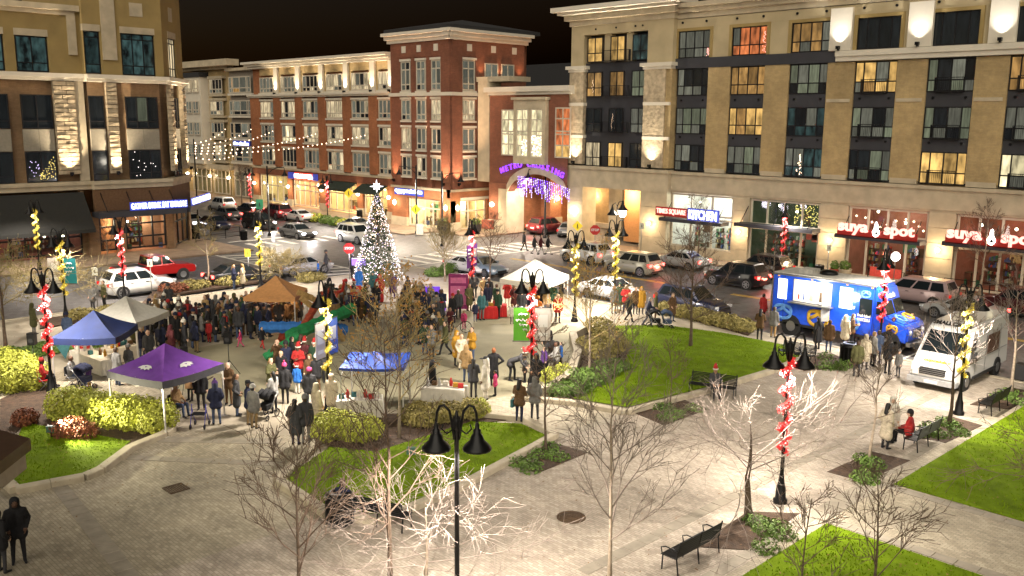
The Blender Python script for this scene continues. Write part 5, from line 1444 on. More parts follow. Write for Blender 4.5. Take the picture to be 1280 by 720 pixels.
def car_parts(kind):
    if kind in _car: return _car[kind]
    k = KINDS[kind]; L, W, Hh = k['L'], k['W'], k['Hh']; h = L/2; w = W/2
    rb_, rt2, ft, fb = k['cab']
    P = []
    # lower body: stations with (x, z bottom, z top, half width at sill, at belt)
    st = [(-h, .42, k['deck']-.25, .62*w*1.25, .60*w*1.2), (-h+.06, .34, k['deck']-.1, w*.9, w*.86), (-h+.35, .26, k['deck'], w*.98, w*.94), (rb_+.2, .22, k['deck'], w, w*.95), (-.6,.2,k['belt'],w,w*.95), (.3,.2,k['belt'],w,w*.95), (fb, .2, k['belt']-.01, w, w*.94), (fb+.35, .22, k['hood']-.02, w*.99, w*.9), (h-.45, .24, k['hood']-.1, w*.96, w*.84), (h-.12, .28, k['hood']-.24, w*.86, w*.72), (h, .36, k['hood']-.36, w*.66, w*.55)]
    mb = MB(); rings = []
    for (x, z0, z1, ws, wb_) in st:
        zm = z0+(z1-z0)*.55
        half = [(0,z0),(ws*.8,z0),(ws*.97,z0+.08),(ws*1.0,zm*.8+z0*.2),(ws*1.0,zm),(wb_*1.0,z1-.06),(wb_*.93,z1),(wb_*.5,z1+.025),(0,z1+.035)]
        ring = [(x,-y,z) for y, z in half] + [(x,y,z) for y, z in half[-2:0:-1]]
        rings.append(ring)
    n = len(rings[0])
    vs = [p for r in rings for p in r]
    fs = [(i*n+j, i*n+(j+1)%n, (i+1)*n+(j+1)%n, (i+1)*n+j) for i in range(len(rings)-1) for j in range(n)]
    fs += [tuple(range(n))[::-1], tuple(range((len(rings)-1)*n, len(rings)*n))]
    mb.add(vs, [f[::-1] for f in fs], 0, True)
    # greenhouse
    zb = k['belt']-.02; zt = Hh; wb_, wt = w*.92, w*.72
    nn = 5
    def gh(x0, x1, z, y, cz=0): return [(x0,-y,z),(x1,-y,z),(x1,y,z),(x0,y,z)]
    lo = gh(rb_, fb, zb, wb_); hi = gh(rt2, ft, zt-.07, wt); tp = gh(rt2+.12, ft-.12, zt-.01, wt*.86); 
    mb.add(lo+hi+tp, [(0,1,5,4),(1,2,6,5),(2,3,7,6),(3,0,4,7),(4,5,9,8),(5,6,10,9),(6,7,11,10),(7,4,8,11),(8,9,10,11)], 0, False)
    me = mb.mesh('body')
    bm = bmesh.new(); bm.from_mesh(me); bmesh.ops.recalc_face_normals(bm, faces=bm.faces); bm.to_mesh(me); bm.free()
    P.append(('body', me, 'paint', None))
    def lerp(a, b, t): return a+(b-a)*t
    def quad(name, pts, nrm, m, th=.015):
        nrm = Vector(nrm).normalized(); a = [Vector(p)+nrm*th for p in pts]; b = [Vector(p)-nrm*.03 for p in pts]
        q = len(pts); mb = MB(); mb.add(a+b, [tuple(range(q))]+[(i,(i+1)%q,q+(i+1)%q,q+i)[::-1] for i in range(q)])
        me = mb.mesh(name); bm = bmesh.new(); bm.from_mesh(me); bmesh.ops.recalc_face_normals(bm, faces=bm.faces); bm.to_mesh(me); bm.free()
        P.append((name, me, m, None))
    zt2 = zt-.07
    def gp(t, u, front):   # a point of the sloping ends
        xa, xb = (fb, ft) if front else (rb_, rt2)
        return (lerp(xa,xb,t), u*lerp(wb_,wt,t), lerp(zb,zt2,t))
    nf = Vector((zt2-zb,0,fb-ft)); nr = Vector((-(zt2-zb),0,rt2-rb_))
    quad('windscreen', [gp(.08,-.9,1),gp(.08,.9,1),gp(.95,.88,1),gp(.95,-.88,1)], nf, M_GLASSC)
    quad('rear_window', [gp(.25,-.86,0),gp(.25,.86,0),gp(.93,.84,0),gp(.93,-.84,0)], nr, M_GLASSC)
    xs0, xs1 = rb_, fb
    for s in (-1,1):
        def sp(f, t): # along side, f 0..1 rear->front, t up
            x = lerp(lerp(rb_,fb,f), lerp(rt2,ft,f), t); return (x, s*lerp(wb_,wt,t), lerp(zb,zt2,t))
        ns = (0, s*(zt2-zb), wb_-wt)
        for f0, f1 in ((.07,.3),(.335,.6),(.635,.93)) if kind != 'coupe' else ((.14,.42),(.47,.92)):
            a = [sp(f0,.12),sp(f1,.12),sp(f1,.9),sp(f0,.9)]
            quad('side_window', a, ns, M_GLASSC)
    # wheels
    for x in (k['wb'],-k['wb']):
        for s in (-1,1):
            r = k['r']
            mb = MB(); mb.tube([(x,s*(w-.2),r),(x,s*(w+.006),r)], r*1.17, 20, smooth=False); P.append(('wheel_arch', mb.mesh('wheel_arch'), M_PLAST, None))
            mb = MB(); mb.tube([(x,s*(w-.18),r),(x,s*(w-.0),r),(x,s*(w+.02),r)], [r,r,r*.93], 20); i = len(P); P.append(('wheel', mb.mesh('wheel'), M_TYRE, None))
            mb = MB(); mb.tube([(x,s*(w+.021),r),(x,s*(w+.026),r)], r*.3, 12, smooth=False)
            for q in range(6):
                a = q*math.pi/3; mb.beam((x,s*(w+.022),r),(x+math.cos(a)*r*.66,s*(w+.022),r+math.sin(a)*r*.66), .02, .07)
            for q in range(18):
                a = q*math.pi/9; b2 = a+math.pi/9; mb.beam((x+math.cos(a)*r*.67,s*(w+.02),r+math.sin(a)*r*.67),(x+math.cos(b2)*r*.67,s*(w+.02),r+math.sin(b2)*r*.67), .02, .05)
            P.append(('rim', mb.mesh('rim'), M_RIM, i))
    for s in (-1,1):
        z = k['hood']-.26
        P.append(('headlight', MB().obox((h-.17,s*w*.66,z), .22,.34,.13, Matrix.Rotation(-s*.45,3,'Z')).mesh('headlight'), 'head', None))
        z = k['deck']-.2
        P.append(('tail_light', MB().obox((-h+.08,s*w*.74,z), .14,.36,.2, Matrix.Rotation(s*.3,3,'Z')).mesh('tail_light'), 'tail', None))
        P.append(('side_mirror', MB().obox((fb-.35,s*(w+.08),k['belt']+.05), .12,.2,.14).mesh('side_mirror'), 'paint', None))
        for x in (.25,-.75): P.append(('door_handle', MB().obox((x,s*(w*.985+.01),k['belt']-.13), .2,.03,.03).mesh('door_handle'), M_PLAST, None))
        P.append(('sill_trim', MB().obox((0,s*(w*.96),.24), k['wb']*2-.9,.1,.1).mesh('sill_trim'), M_PLAST, None))
    P.append(('grille', MB().obox((h-.03,0,k['hood']-.38), .1,W*.5,.14).mesh('grille'), M_PLAST, None))
    P.append(('front_bumper', MB().obox((h-.08,0,.36), .16,W*.68,.14).mesh('front_bumper'), M_PLAST, None))
    P.append(('rear_bumper', MB().obox((-h+.05,0,.42), .14,W*.74,.14).mesh('rear_bumper'), M_PLAST, None))
    P.append(('number_plate', MB().obox((-h-.015,0,k['deck']-.36), .02,.5,.13).mesh('number_plate'), M_PLATE, None))
    _car[kind] = P
    return P
def car(kind, colr, p, rz, label, head=None, tail=None, cat='car', metal=.2):
    t = thing('parked_car', label, cat, (p[0],p[1],p[2] if len(p) > 2 else -.13), rz)
    pm = paint(colr[0], colr[1], metal)
    objs = []
    for (n, me, m, par) in car_parts(kind):
        mm = pm if m == 'paint' else ((E_HEAD if head else M_HEADL) if m == 'head' else ((E_TAIL if tail else M_TAILL) if m == 'tail' else m))
        objs.append(put(n, me, mm, t if par is None else objs[par]))
    c, s = math.cos(rz), math.sin(rz)
    if head:
        q = Vector((p[0]+c*2.4, p[1]+s*2.4, .5)); light('SPOT', q, 180, (1,.95,.95), .08, (c,s,-.18), rad(90), .6)
    if tail == 'bright':
        q = Vector((p[0]-c*2.6, p[1]-s*2.6, .7)); light('POINT', q, 18, (1,.15,.1), .1)
    return t
WHITE=('white',(.72,.71,.68)); SILV=('silver',(.42,.42,.41)); BLACKC=('black',(.012,.012,.014)); NAVY=('navy',(.014,.018,.05)); REDC=('red',(.42,.012,.012)); GREYC=('grey',(.16,.165,.17)); MAROON=('maroon',(.14,.012,.018)); ROSE=('rose_silver',(.50,.36,.36)); BLUEG=('blue_grey',(.2,.26,.33)); CHAMP=('champagne',(.40,.38,.31))
PI = math.pi
def ga(px, py): p = G(px, py, -.13); return (p.x, p.y)
g_ = G(792,368,-.13); car('sedan', WHITE, (g_.x,46.9+.2), 0, 'white sedan parked at the near kerb by the right lawn')
g_ = G(893,386,-.13); car('suv', NAVY, (g_.x,47.0), 0, 'dark navy suv parked at the near kerb left of the food truck')
car('suv', BLACKC, (-35.6,57.8), PI, 'black suv braking with red lights in the road', tail='bright')
car('suv', ('dark_brown',(.04,.025,.02)), (-36.5,62.8), PI, 'dark brown suv parked at the far kerb before the glazed shop')
car('suv', CHAMP, (-44.0,56.4), PI, 'champagne suv in the road with bright tail lights', tail='bright')
car('suv', WHITE, (-50.3,58.0), PI, 'white suv in the road near the stop sign', tail='lit')
car('sedan', SILV, (-43.2,61.6), PI, 'silver sedan beside the kitchen shop', tail='lit')
g_ = G(1150,374,-.13); car('minivan', ROSE, (-24.0,61.3), PI, 'pinkish silver minivan in the road behind the food truck')
car('sedan', SILV, (-19.9,58.2), PI, 'silver sedan in the road right of the food truck', tail='lit', head=None)
car('suv', ('oxblood',(.06,.01,.01)), (-18.1,62.0), PI, 'dark red suv under the second red sign at right edge', tail='lit')
car('suv', WHITE, (-61.2,24.6), PI/2, 'white hatchback parked at the left kerb behind the grey tent')
car('sedan', BLACKC, (-60.6,31.6), PI/2, 'black sedan with red tail light parked behind the thin bare tree', tail='lit')
car('sedan', SILV, (-61.0,37.2), PI/2, 'silver car half hidden behind the yellow lit bush')
car('suv', BLACKC, (-58.6+.0,12.6-.6), PI/2, 'black car half hidden behind the yellow branches at far left')
g_ = G(372,297,-.13); car('sedan', GREYC, (g_.x,g_.y), 0, 'grey sedan with lit headlights entering the crossing', head=True)
g_ = G(366,277,-.13); car('coupe', WHITE, (g_.x,56.4), PI, 'white coupe parked at the far kerb before the tea shop')
g_ = G(324,286,-.13); car('suv', BLACKC, (g_.x,g_.y), 0, 'black suv with bright headlight beside the far road lamp', head=True)
g_ = G(268,286,-.13); car('sedan', NAVY, (g_.x,g_.y), 0, 'dark sedan waiting nearest the lettered corner sign')
g_ = G(277,263,-.13); car('suv', WHITE, (g_.x,g_.y), PI, 'white suv farthest up the left street')
g_ = G(283,274,-.13); car('sedan', GREYC, (g_.x,g_.y), PI, 'grey sedan behind the white suv in the far street', tail='lit')
g_ = G(309,268,-.13); car('sedan', BLACKC, (g_.x,56.0), PI, 'black sedan parked before the grey block', tail='lit')
g_ = G(341,273,-.13); car('suv', MAROON, (g_.x,56.2), PI, 'maroon suv parked behind the white coupe', tail='lit')
g_ = G(239,283,-.13); car('sedan', WHITE, (g_.x,g_.y), 0, 'white sedan at the edge of the angled corner building', head=True)
g_ = G(446,303,-.13); car('suv', WHITE, (g_.x,g_.y), 0, 'white suv just left of the christmas tree', tail='lit')
g_ = G(440,288,-.13); car('coupe', GREYC, (g_.x,56.3), PI, 'grey coupe at the far kerb behind the christmas tree')
car('sedan', GREYC, (-63.3,70.4), PI/2+.5, 'grey sedan under the arch turning out of the passage', cat='car')
car('suv', MAROON, (-66.1,70.0), PI/2, 'dark red suv with lit tail lights under the arch', tail='bright')
car('suv', WHITE, (-62.0,86), PI/2, 'white car deep inside the arch passage')
g_ = G(632,338,-.13); car('sedan', BLUEG, (g_.x,47.3), 0, 'blue grey sedan parked behind the white tent')
car('coupe', WHITE, (-41.5-11.3,47.1), 0, 'white car parked beside the gold garland lamp left of the sedan')

# red pickup
def pickup(p, rz, label):
    t = thing('pickup_truck', label, 'truck', p, rz); pm = paint('red', REDC[1])
    prof = [(-2.8,.55),(2.75,.5),(2.8,.85),(2.65,1.08),(1.35,1.18),(1.2,1.2),(-.75,1.2),(-.75,1.2),(-2.8,1.2)]
    mb = MB(); mb.xprism(prof, -.98, .98); me = mb.mesh('body'); bm = bmesh.new(); bm.from_mesh(me); bmesh.ops.recalc_face_normals(bm, faces=bm.faces)
    bmesh.ops.bevel(bm, geom=[e for e in bm.edges if e.calc_face_angle(0) > .5], offset=.07, segments=2, affect='EDGES'); bm.to_mesh(me); bm.free(); put('body', me, pm, t)
    mb = MB(); mb.box(-2.68,-.82,.9,-.85,.82,1.215); put('cargo_bed', mb.mesh('cargo_bed'), M_PLAST, t)
    cab = [(-.8,1.18),(1.3,1.18),(.55,1.88),(-.65,1.9)]
    vs = [(x,-.9 if z < 1.5 else -.72,z) for x, z in cab]+[(x,.9 if z < 1.5 else .72,z) for x, z in cab]
    mb = MB(); mb.add(vs, [(0,1,2,3),(7,6,5,4),(1,5,6,2),(2,6,7,3),(3,7,4,0)]); me = mb.mesh('cab'); put('cab', me, pm, t)
    for s in (-1,1):
        for a, b, c, d in (((-.62,1.26),(.22,1.26),(.22,1.8),(-.55,1.8)),((.3,1.26),(1.1,1.26),(.56,1.78),(.3,1.8))):
            pts = []
            for x, z in (a,b,c,d): pts.append((x, s*(.9-.18*(z-1.18)/.72+.012), z))
            q = [(x,y-s*.04,z) for x, y, z in pts]
            mb = MB(); mb.add(pts+q, [(0,1,2,3) if s < 0 else (3,2,1,0)]); mb.build('side_window', M_GLASSC, t)
    mb = MB(); mb.add([(1.24,-.78,1.26),(1.24,.78,1.26),(.62,.66,1.84),(.62,-.66,1.84)], [(0,1,2,3)]); mb.build('windscreen', M_GLASSC, t)
    mb = MB(); mb.add([(-.815,-.76,1.28),(-.815,.76,1.28),(-.69,.66,1.82),(-.69,-.66,1.82)], [(3,2,1,0)]); mb.build('rear_window', M_GLASSC, t)
    for x in (1.75,-1.75):
        for s in (-1,1):
            MB().tube([(x,s*.8,.4),(x,s*.99,.4)], .47, 18, smooth=False).build('wheel_arch', M_PLAST, t)
            w_ = MB().tube([(x,s*.8,.4),(x,s*1.0,.4)], .4, 18).build('wheel', M_TYRE, t)
            MB().tube([(x,s*1.0,.4),(x,s*1.015,.4)], .24, 12, smooth=False).build('rim', M_RIM, w_)
    for s in (-1,1):
        MB().obox((-2.78,s*.85,.98), .1,.18,.36).build('tail_light', M_TAILL, t); MB().obox((2.76,s*.72,.88), .1,.36,.18).build('headlight', M_HEADL, t)
    MB().box(-2.95,-.9,.5,-2.78,.9,.7).build('rear_bumper', M_STEEL, t)
pickup((-65.6,27.6,-.13), PI/2, 'red pickup truck with open bed behind the white hatchback')

# blue food truck
def beveled(mb, off, seg=2, ang=.6):
    me = mb.mesh('m'); bm = bmesh.new(); bm.from_mesh(me); bmesh.ops.recalc_face_normals(bm, faces=bm.faces)
    bmesh.ops.bevel(bm, geom=[e for e in bm.edges if e.calc_face_angle(0) > ang], offset=off, segments=seg, affect='EDGES')
    bm.to_mesh(me); bm.free(); return me
ft = thing('food_truck', 'bright blue pretzel food truck with lit serving window at the kerb', 'truck', (-22.3,47.6,-.13), 0)
BLUEP = mat('truck_blue',(.014,.085,.70),.3,var=.12,coat=.6); WP = mat('white_print',(.75,.75,.72),.7,var=0); YP = mat('mustard_print',(.62,.36,.03),.6,var=.15); LB = mat('light_blue_print',(.12,.32,.75),.6,var=.1)
mb = MB(); mb.xprism([(-3.7,.55),(1.9,.55),(1.9,3.0),(-3.7,3.0)], -1.1, 1.1); put('body', beveled(mb,.08), BLUEP, ft)
mb = MB(); mb.xprism([(1.85,.55),(3.6,.55),(3.65,1.1),(3.45,1.42),(2.55,1.62),(2.05,2.9),(1.85,3.0)], -1.05, 1.05); put('cab', beveled(mb,.08), BLUEP, ft)
mb = MB(); mb.box(-3.66,-1.06,3.0,1.95,1.06,3.05); mb.box(-2.6,-.4,3.05,-1.8,.4,3.25); put('roof', mb.mesh('roof'), mat('truck_roof',(.55,.53,.48),.7), ft)
mb = MB(); mb.ball((-1.2,.2,3.12), .5, 10, sz=.35); mb.build('roof_vent', M_BLACK, ft)
# serving side faces -y
sw = MB(); sw.box(-2.45,-1.16,1.75,-.35,-1.09,1.82); sw.box(-2.45,-1.16,2.75,-.35,-1.09,2.82); 
for x in (-2.45,-1.8,-1.12,-.42): sw.box(x,-1.155,1.82,x+.07,-1.09,2.75)
so = sw.build('serving_window', M_WHITE, ft)
MB().box(-2.38,-1.125,1.82,-.42,-1.10,2.75).build('lit_interior', glow('truck_interior',(1,.93,.8),.6), so)
for x, c in ((-2.2,0),(-1.9,1),(-1.55,2),(-1.0,3),(-.7,1)):
    MB().box(x,-1.14,1.85,x+.12+.05*c,-1.128,2.1+.08*c).build('bottle', mat('goods_%d' % c,(.5,.1,.1),.6), so)
MB().box(-2.6,-1.45,1.66,-.2,-1.1,1.72).build('counter', M_STEEL, ft)
for x0, x1 in ((-3.35,-2.85),(.1,.75)): MB().box(x0,-1.13,1.75,x1,-1.105,2.75).build('lit_panel', E_PANEL, ft)
def pretzel(c, s, m, yy=-1.125, par=None, flat=False):
    mb = MB(); pts = []
    for k in range(41):
        t = k/40*2*math.pi
        x = 1.0*math.sin(t)*(1+.15*math.cos(2*t)); z = -.75*math.cos(t)*(1 if math.cos(t) > 0 else .55)-.28*math.cos(2*t)*0
        pts.append((c[0]+x*s, yy, c[1]+z*s))
    mb.tube(pts, .15*s, 6)
    mb.tube([(c[0]-.75*s,yy,c[1]-.25*s),(c[0]-.2*s,yy,c[1]+.05*s),(c[0]+.2*s,yy,c[1]+.42*s)], .15*s, 6)
    mb.tube([(c[0]+.75*s,yy,c[1]-.25*s),(c[0]+.2*s,yy,c[1]+.05*s),(c[0]-.2*s,yy,c[1]+.42*s)], .15*s, 6)
    for i, v in enumerate(mb.v): mb.v[i] = (v[0], yy+(v[1]-yy)*.12, v[2])
    return mb.build('pretzel_print', m, par or ft)
pretzel((-1.0,1.15), .62, YP); pretzel((.75,1.15), .48, LB); pretzel((-3.0,1.2), .55, LB); pretzel((1.45,2.6), .25, LB); pretzel((2.85,1.15), .3, YP, yy=-1.075)
FTK = Face(-22.3,47.6,0)
text_on(ft, FTK, 'Twist-tacular', .1, .95, 1.5-.13+.28, 1.13, WP, .2, ext=.008); text_on(ft, FTK, 'Fresh baked', 1.1, 1.75, 1.35, 1.13, WP, .13, ext=.008); text_on(ft, FTK, 'PRETZELS', 1.1, 1.75, 1.15, 1.13, WP, .14, ext=.008, bold=.03)
# side door glass, windscreen, front
MB().box(1.15,-1.12,1.55,1.8,-1.095,2.35).build('side_window', M_GLASSC, ft); MB().box(2.0,-1.075,1.7,2.32,-1.045,2.3).build('side_window', M_GLASSC, ft)
def slope(x0,z0,x1,z1,y0,y1,m,name,o=.012):
    d = Vector((x1-x0,0,z1-z0)).normalized(); n = Vector((d.z,0,-d.x)); 
    if n.x < 0: n = -n
    a = [Vector((x0,y0,z0)),Vector((x0,y1,z0)),Vector((x1,y1,z1)),Vector((x1,y0,z1))]
    mb = MB(); mb.add([p+n*o for p in a]+[p-n*.02 for p in a], [(0,1,2,3),(0,4,5,1),(1,5,6,2),(2,6,7,3),(3,7,4,0)]); return mb.build(name, m, ft)
slope(2.52,1.70,2.28,2.3,-.98,-.04,M_GLASSC,'windscreen'); slope(2.52,1.70,2.28,2.3,.04,.98,M_GLASSC,'windscreen')
me = text_mesh('Pretzels', .3, .005, .02)
q = put('cab_lettering', me, WP, ft, (2.27,-.55,2.42)); q.rotation_euler = (rad(70),0,rad(90))
MB().box(3.6,-.45,.75,3.68,.45,1.1).build('grille', M_STEEL, ft); MB().box(3.55,-1.0,.42,3.75,1.0,.6).build('bumper', M_STEEL, ft)
for s in (-1,1): MB().ball((3.58,s*.75,1.0), .14, 10).build('headlight', M_HEADL, ft)
for i, c in enumerate((-.4,.45)):
    mb = MB(); pts = [(3.0+.28*math.sin(k/12*6.283), c+.25*math.cos(k/12*6.283), 1.55-.09*math.sin(k/12*6.283)) for k in range(13)]; mb.tube(pts, .06, 5); mb.build('pretzel_print', YP if i else LB, ft)
for x in (2.75,-2.5):
    for s in (-1,1):
        MB().tube([(x,s*.85,.46),(x,s*1.112,.46)], .56, 18, smooth=False).build('wheel_arch', M_PLAST, ft)
        w_ = MB().tube([(x,s*.85,.46),(x,s*1.125,.46)], .46, 20).build('wheel', M_TYRE, ft); MB().tube([(x,s*1.12,.46),(x,s*1.14,.46)], .26, 12, smooth=False).build('rim', M_RIM, w_)
ft.scale = (1.06,1.04,1.14)
light('POINT', (-23.6,45.5,2.7), 75, (1,.95,.85), .3); light('POINT', (-21.7,45.7,2.4), 45, (.8,.88,1), .3)

# white panel van on the promenade, front towards -y
vn = thing('panel_van', 'white high roof panel van with yellow print on its bonnet', 'van', (-14.95,43.9,0), rad(-90))
VW = paint('van_white',(.70,.69,.66),0)
mb = MB(); prof = [(-3.0,.35),(2.75,.32),(3.0,.5),(3.02,.78),(2.92,.98),(2.15,1.36),(1.35,2.40),(.95,2.62),(-2.95,2.68),(-3.02,2.5)]
secs = []
n = len(prof)
for y, s in ((-.98,1),(-.9,1),(.9,1),(.98,1)): pass
mb.xprism(prof, -.98, .98)
mb.v = [(x, y*(.90 if x > 2.8 else 1)*(.90 if z > 2.3 else 1), z) for x, y, z in mb.v]
put('body', beveled(mb,.1,3,.5), VW, vn)
def vslope(x0,z0,x1,z1,y0,y1,y2,m,name,o=.012):
    d = Vector((x1-x0,0,z1-z0)).normalized(); n = Vector((d.z,0,-d.x)); n = n if n.x > 0 else -n
    a = [Vector((x0,-y0,z0)),Vector((x0,y0,z0)),Vector((x1,y1,z1)),Vector((x1,-y1,z1))]
    mb = MB(); mb.add([p+n*o for p in a]+[p-n*.02 for p in a], [(0,1,2,3),(0,4,5,1),(1,5,6,2),(2,6,7,3),(3,7,4,0)]); return mb.build(name, m, vn)
vslope(2.10,1.45,1.46,2.28,.84,.76,0,M_GLASSC,'windscreen')
for s in (-1,1):
    mb = MB(); pts = [(1.2,s*.985,1.45),(1.95,s*.985,1.42),(1.45,s*.985,2.1),(1.2,s*.985,2.15)]; mb.add(pts+[(x,y-s*.03,z) for x,y,z in pts], [(0,1,2,3) if s < 0 else (3,2,1,0)]); mb.build('side_window', M_GLASSC, vn)
    MB().obox((1.75,s*1.12,1.5), .12,.2,.3).build('side_mirror', M_PLAST, vn); MB().obox((2.86,s*.72,.92), .2,.3,.32, Matrix.Rotation(-s*.3,3,'Z')).build('headlight', M_HEADL, vn)
    MB().obox((-.4,s*.99,.42), 3.4,.04,.14).build('side_trim', M_PLAST, vn)
    for x in (1.95,-1.7):
        MB().tube([(x,s*.8,.37),(x,s*.99,.37)], .45, 18, smooth=False).build('wheel_arch', M_PLAST, vn)
        w_ = MB().tube([(x,s*.8,.37),(x,s*1.0,.37)], .37, 20).build('wheel', M_TYRE, vn); MB().tube([(x,s*1.0,.37),(x,s*1.012,.37)], .22, 12, smooth=False).build('rim', M_STEEL, w_)
MB().box(2.9,-.5,.68,3.05,.5,.95).build('grille', M_PLAST, vn)
for z in (.74,.82,.9): MB().box(3.04,-.48,z-.012,3.07,.48,z+.012).build('grille_bar', M_STEEL, vn)
MB().box(2.72,-.95,.3,3.1,.95,.52).build('bumper', mat('van_bumper',(.3,.3,.3),.6), vn); MB().box(3.1,-.26,.34,3.12,.26,.46).build('number_plate', M_PLATE, vn)
# hatch on the left flank of the van (towards +x in the place), with stock inside
MB().box(-1.6,.985,1.2,-.2,1.0,2.05).build('side_hatch', mat('hatch_inside',(.10,.05,.03),.8,var=.5,scale=9), vn)
me = text_mesh('SMALLCAKES', .26, .005, .015, 'CENTER'); q = put('roof_lettering', me, mat('black_print',(.01,.01,.01),.6,var=0), vn, (1.27,0,2.53)); q.rotation_euler = (rad(42),0,rad(90))
me = text_mesh('cupcakery', .26, .005, .01, 'CENTER'); q = put('bonnet_lettering', me, YP, vn, (2.62,0,1.15)); q.rotation_euler = (rad(22),0,rad(90))
MB().box(-.6,-.3,2.68,.0,.3,2.86).build('roof_vent', M_WHITE, vn); MB().box(.3,-.25,2.66,.6,.25,2.76).build('roof_vent', M_WHITE, vn)

# seams, lamps and trim of the two food vehicles
for x in (-3.0,1.0,1.86): MB().box(x-.008,-1.106,.62,x+.008,-1.098,2.92).build('panel_seam', M_PLAST, ft)
MB().box(-3.66,-1.125,.5,3.3,-1.07,.6).build('side_skirt', M_PLAST, ft); MB().box(-3.7,-1.13,2.93,1.95,-1.09,2.99).build('roof_trim', M_STEEL, ft)
for x in (-3.4,-1.5,.4,1.7): MB().box(x,-1.14,2.86,x+.1,-1.1,2.9).build('marker_light', mat('amber_lens',(.6,.25,.02),.3,emit=(1,.5,.05),es=.4,sample=False), ft)
MB().tube([(2.2,-1.05,1.9),(2.45,-1.35,1.95),(2.45,-1.38,1.7)], .025, 5).build('side_mirror', M_PLAST, ft)
MB().box(3.76,-.25,.45,3.77,.25,.57).build('number_plate', M_PLATE, ft)
for s in (-1,1):
    for x in (1.12,-.05,-1.75): MB().box(x-.008,s*.984-.004,.55,x+.008,s*.984+.004,2.35).build('panel_seam', M_PLAST, vn)
    MB().box(-2.7,s*.984-.006,1.2,1.1,s*.984+.006,1.23).build('waist_line', mat('van_bumper',(.3,.3,.3),.6), vn); MB().obox((1.0,s*1.0,1.15), .18,.03,.05).build('door_handle', M_PLAST, vn)
MB().tube([(2.15,-.5,1.43),(1.75,.05,1.86)], .012, 4).build('wiper', M_PLAST, vn); MB().tube([(2.15,.2,1.43),(1.75,.7,1.86)], .012, 4).build('wiper', M_PLAST, vn)
vn.scale = (1.06,1.1,1.06)
# ================================================================ TENTS
def tent(px_corners, label, cm, h=2.15, peak=.95, valance=.28, val_m=None, extra=None, size=3.0, center=None, rz=0.0, sag=False):
    # square canopy on four legs, edges along the street grid
    c = Vector(center); t = thing('canopy_tent', label, 'tent', (c.x,c.y,0), rz, 'pop-up canopy tents')
    s = size/2
    mb = MB(); n = 6
    top = (0,0,h+peak)
    corners = [(-s,-s),(s,-s),(s,s),(-s,s)]
    # four sagging panels
    for i in range(4):
        a, b = Vector((*corners[i],h)), Vector((*corners[(i+1)%4],h)); tp = Vector(top)
        grid = []
        for j in range(n+1):
            f = j/n; row = []
            for k in range(n+1):
                g = k/n; p = a.lerp(b, g).lerp(tp, f)
                p.z -= .16*math.sin(math.pi*f)*(.5+.5*math.sin(math.pi*g)); p.z += -.06*math.sin(math.pi*g)*(1-f)
                row.append(p)
            grid.append(row)
        vs = [p for r in grid for p in r]
        fs = [(j*(n+1)+k, j*(n+1)+k+1, (j+1)*(n+1)+k+1, (j+1)*(n+1)+k) for j in range(n) for k in range(n)]
        mb.add(vs, fs, 0, True)
    cv = mb.build('canopy', cm, t)
    if valance:
        mb = MB()
        for i in range(4):
            a, b = corners[i], corners[(i+1)%4]; m = 6
            for k in range(m):
                f, g = k/m, (k+1)/m
                z0 = h-.06*math.sin(math.pi*f); z1 = h-.06*math.sin(math.pi*g)
                p = (a[0]+(b[0]-a[0])*f, a[1]+(b[1]-a[1])*f); q = (a[0]+(b[0]-a[0])*g, a[1]+(b[1]-a[1])*g)
                mb.add([(p[0]*1.004,p[1]*1.004,z0),(q[0]*1.004,q[1]*1.004,z1),(q[0]*1.012,q[1]*1.012,z1-valance),(p[0]*1.012,p[1]*1.012,z0-valance)], [(3,2,1,0)])
        mb.build('valance', val_m or cm, cv)
    lm = mat('tent_leg',(.6,.58,.55),.4,metal=.4,var=0)
    for x, y in corners:
        mb = MB(); mb.box(x*.97-.025,y*.97-.025,0,x*.97+.025,y*.97+.025,h); mb.box(x*.97-.09,y*.97-.09,0,x*.97+.09,y*.97+.09,.02); mb.build('leg', lm, t)
    mb = MB()
    for i in range(4):
        a, b = corners[i], corners[(i+1)%4]
        for k in range(2):
            f, g = k/2, (k+1)/2
            p = (a[0]+(b[0]-a[0])*f, a[1]+(b[1]-a[1])*f); q = (a[0]+(b[0]-a[0])*g, a[1]+(b[1]-a[1])*g)
            mb.tube([(p[0]*.97,p[1]*.97,h-.05),(q[0]*.97,q[1]*.97,h-.4)], .014, 4); mb.tube([(p[0]*.97,p[1]*.97,h-.4),(q[0]*.97,q[1]*.97,h-.05)], .014, 4)
    mb.build('truss', lm, t)
    return t, cv
CP = mat('purple_canvas',(.16,.045,.33),.7,var=.14,scale=3); CB = mat('blue_canvas',(.006,.016,.075),.7,var=.15,scale=3); CG = mat('grey_canvas',(.50,.48,.42),.8,var=.08); CO = mat('orange_canvas',(.55,.27,.10),.8,var=.1); CW_ = mat('white_canvas',(.72,.68,.58),.8,var=.06); CT = mat('bright_blue_tarp',(.012,.045,.26),.6,var=.3,scale=4)
pt, pc = tent(None, 'purple canopy tent with white bird emblems left of centre', CP, center=(-33.9,14.5,0), size=3.0, rz=.3, val_m=mat('dark_valance',(.03,.028,.035),.8))
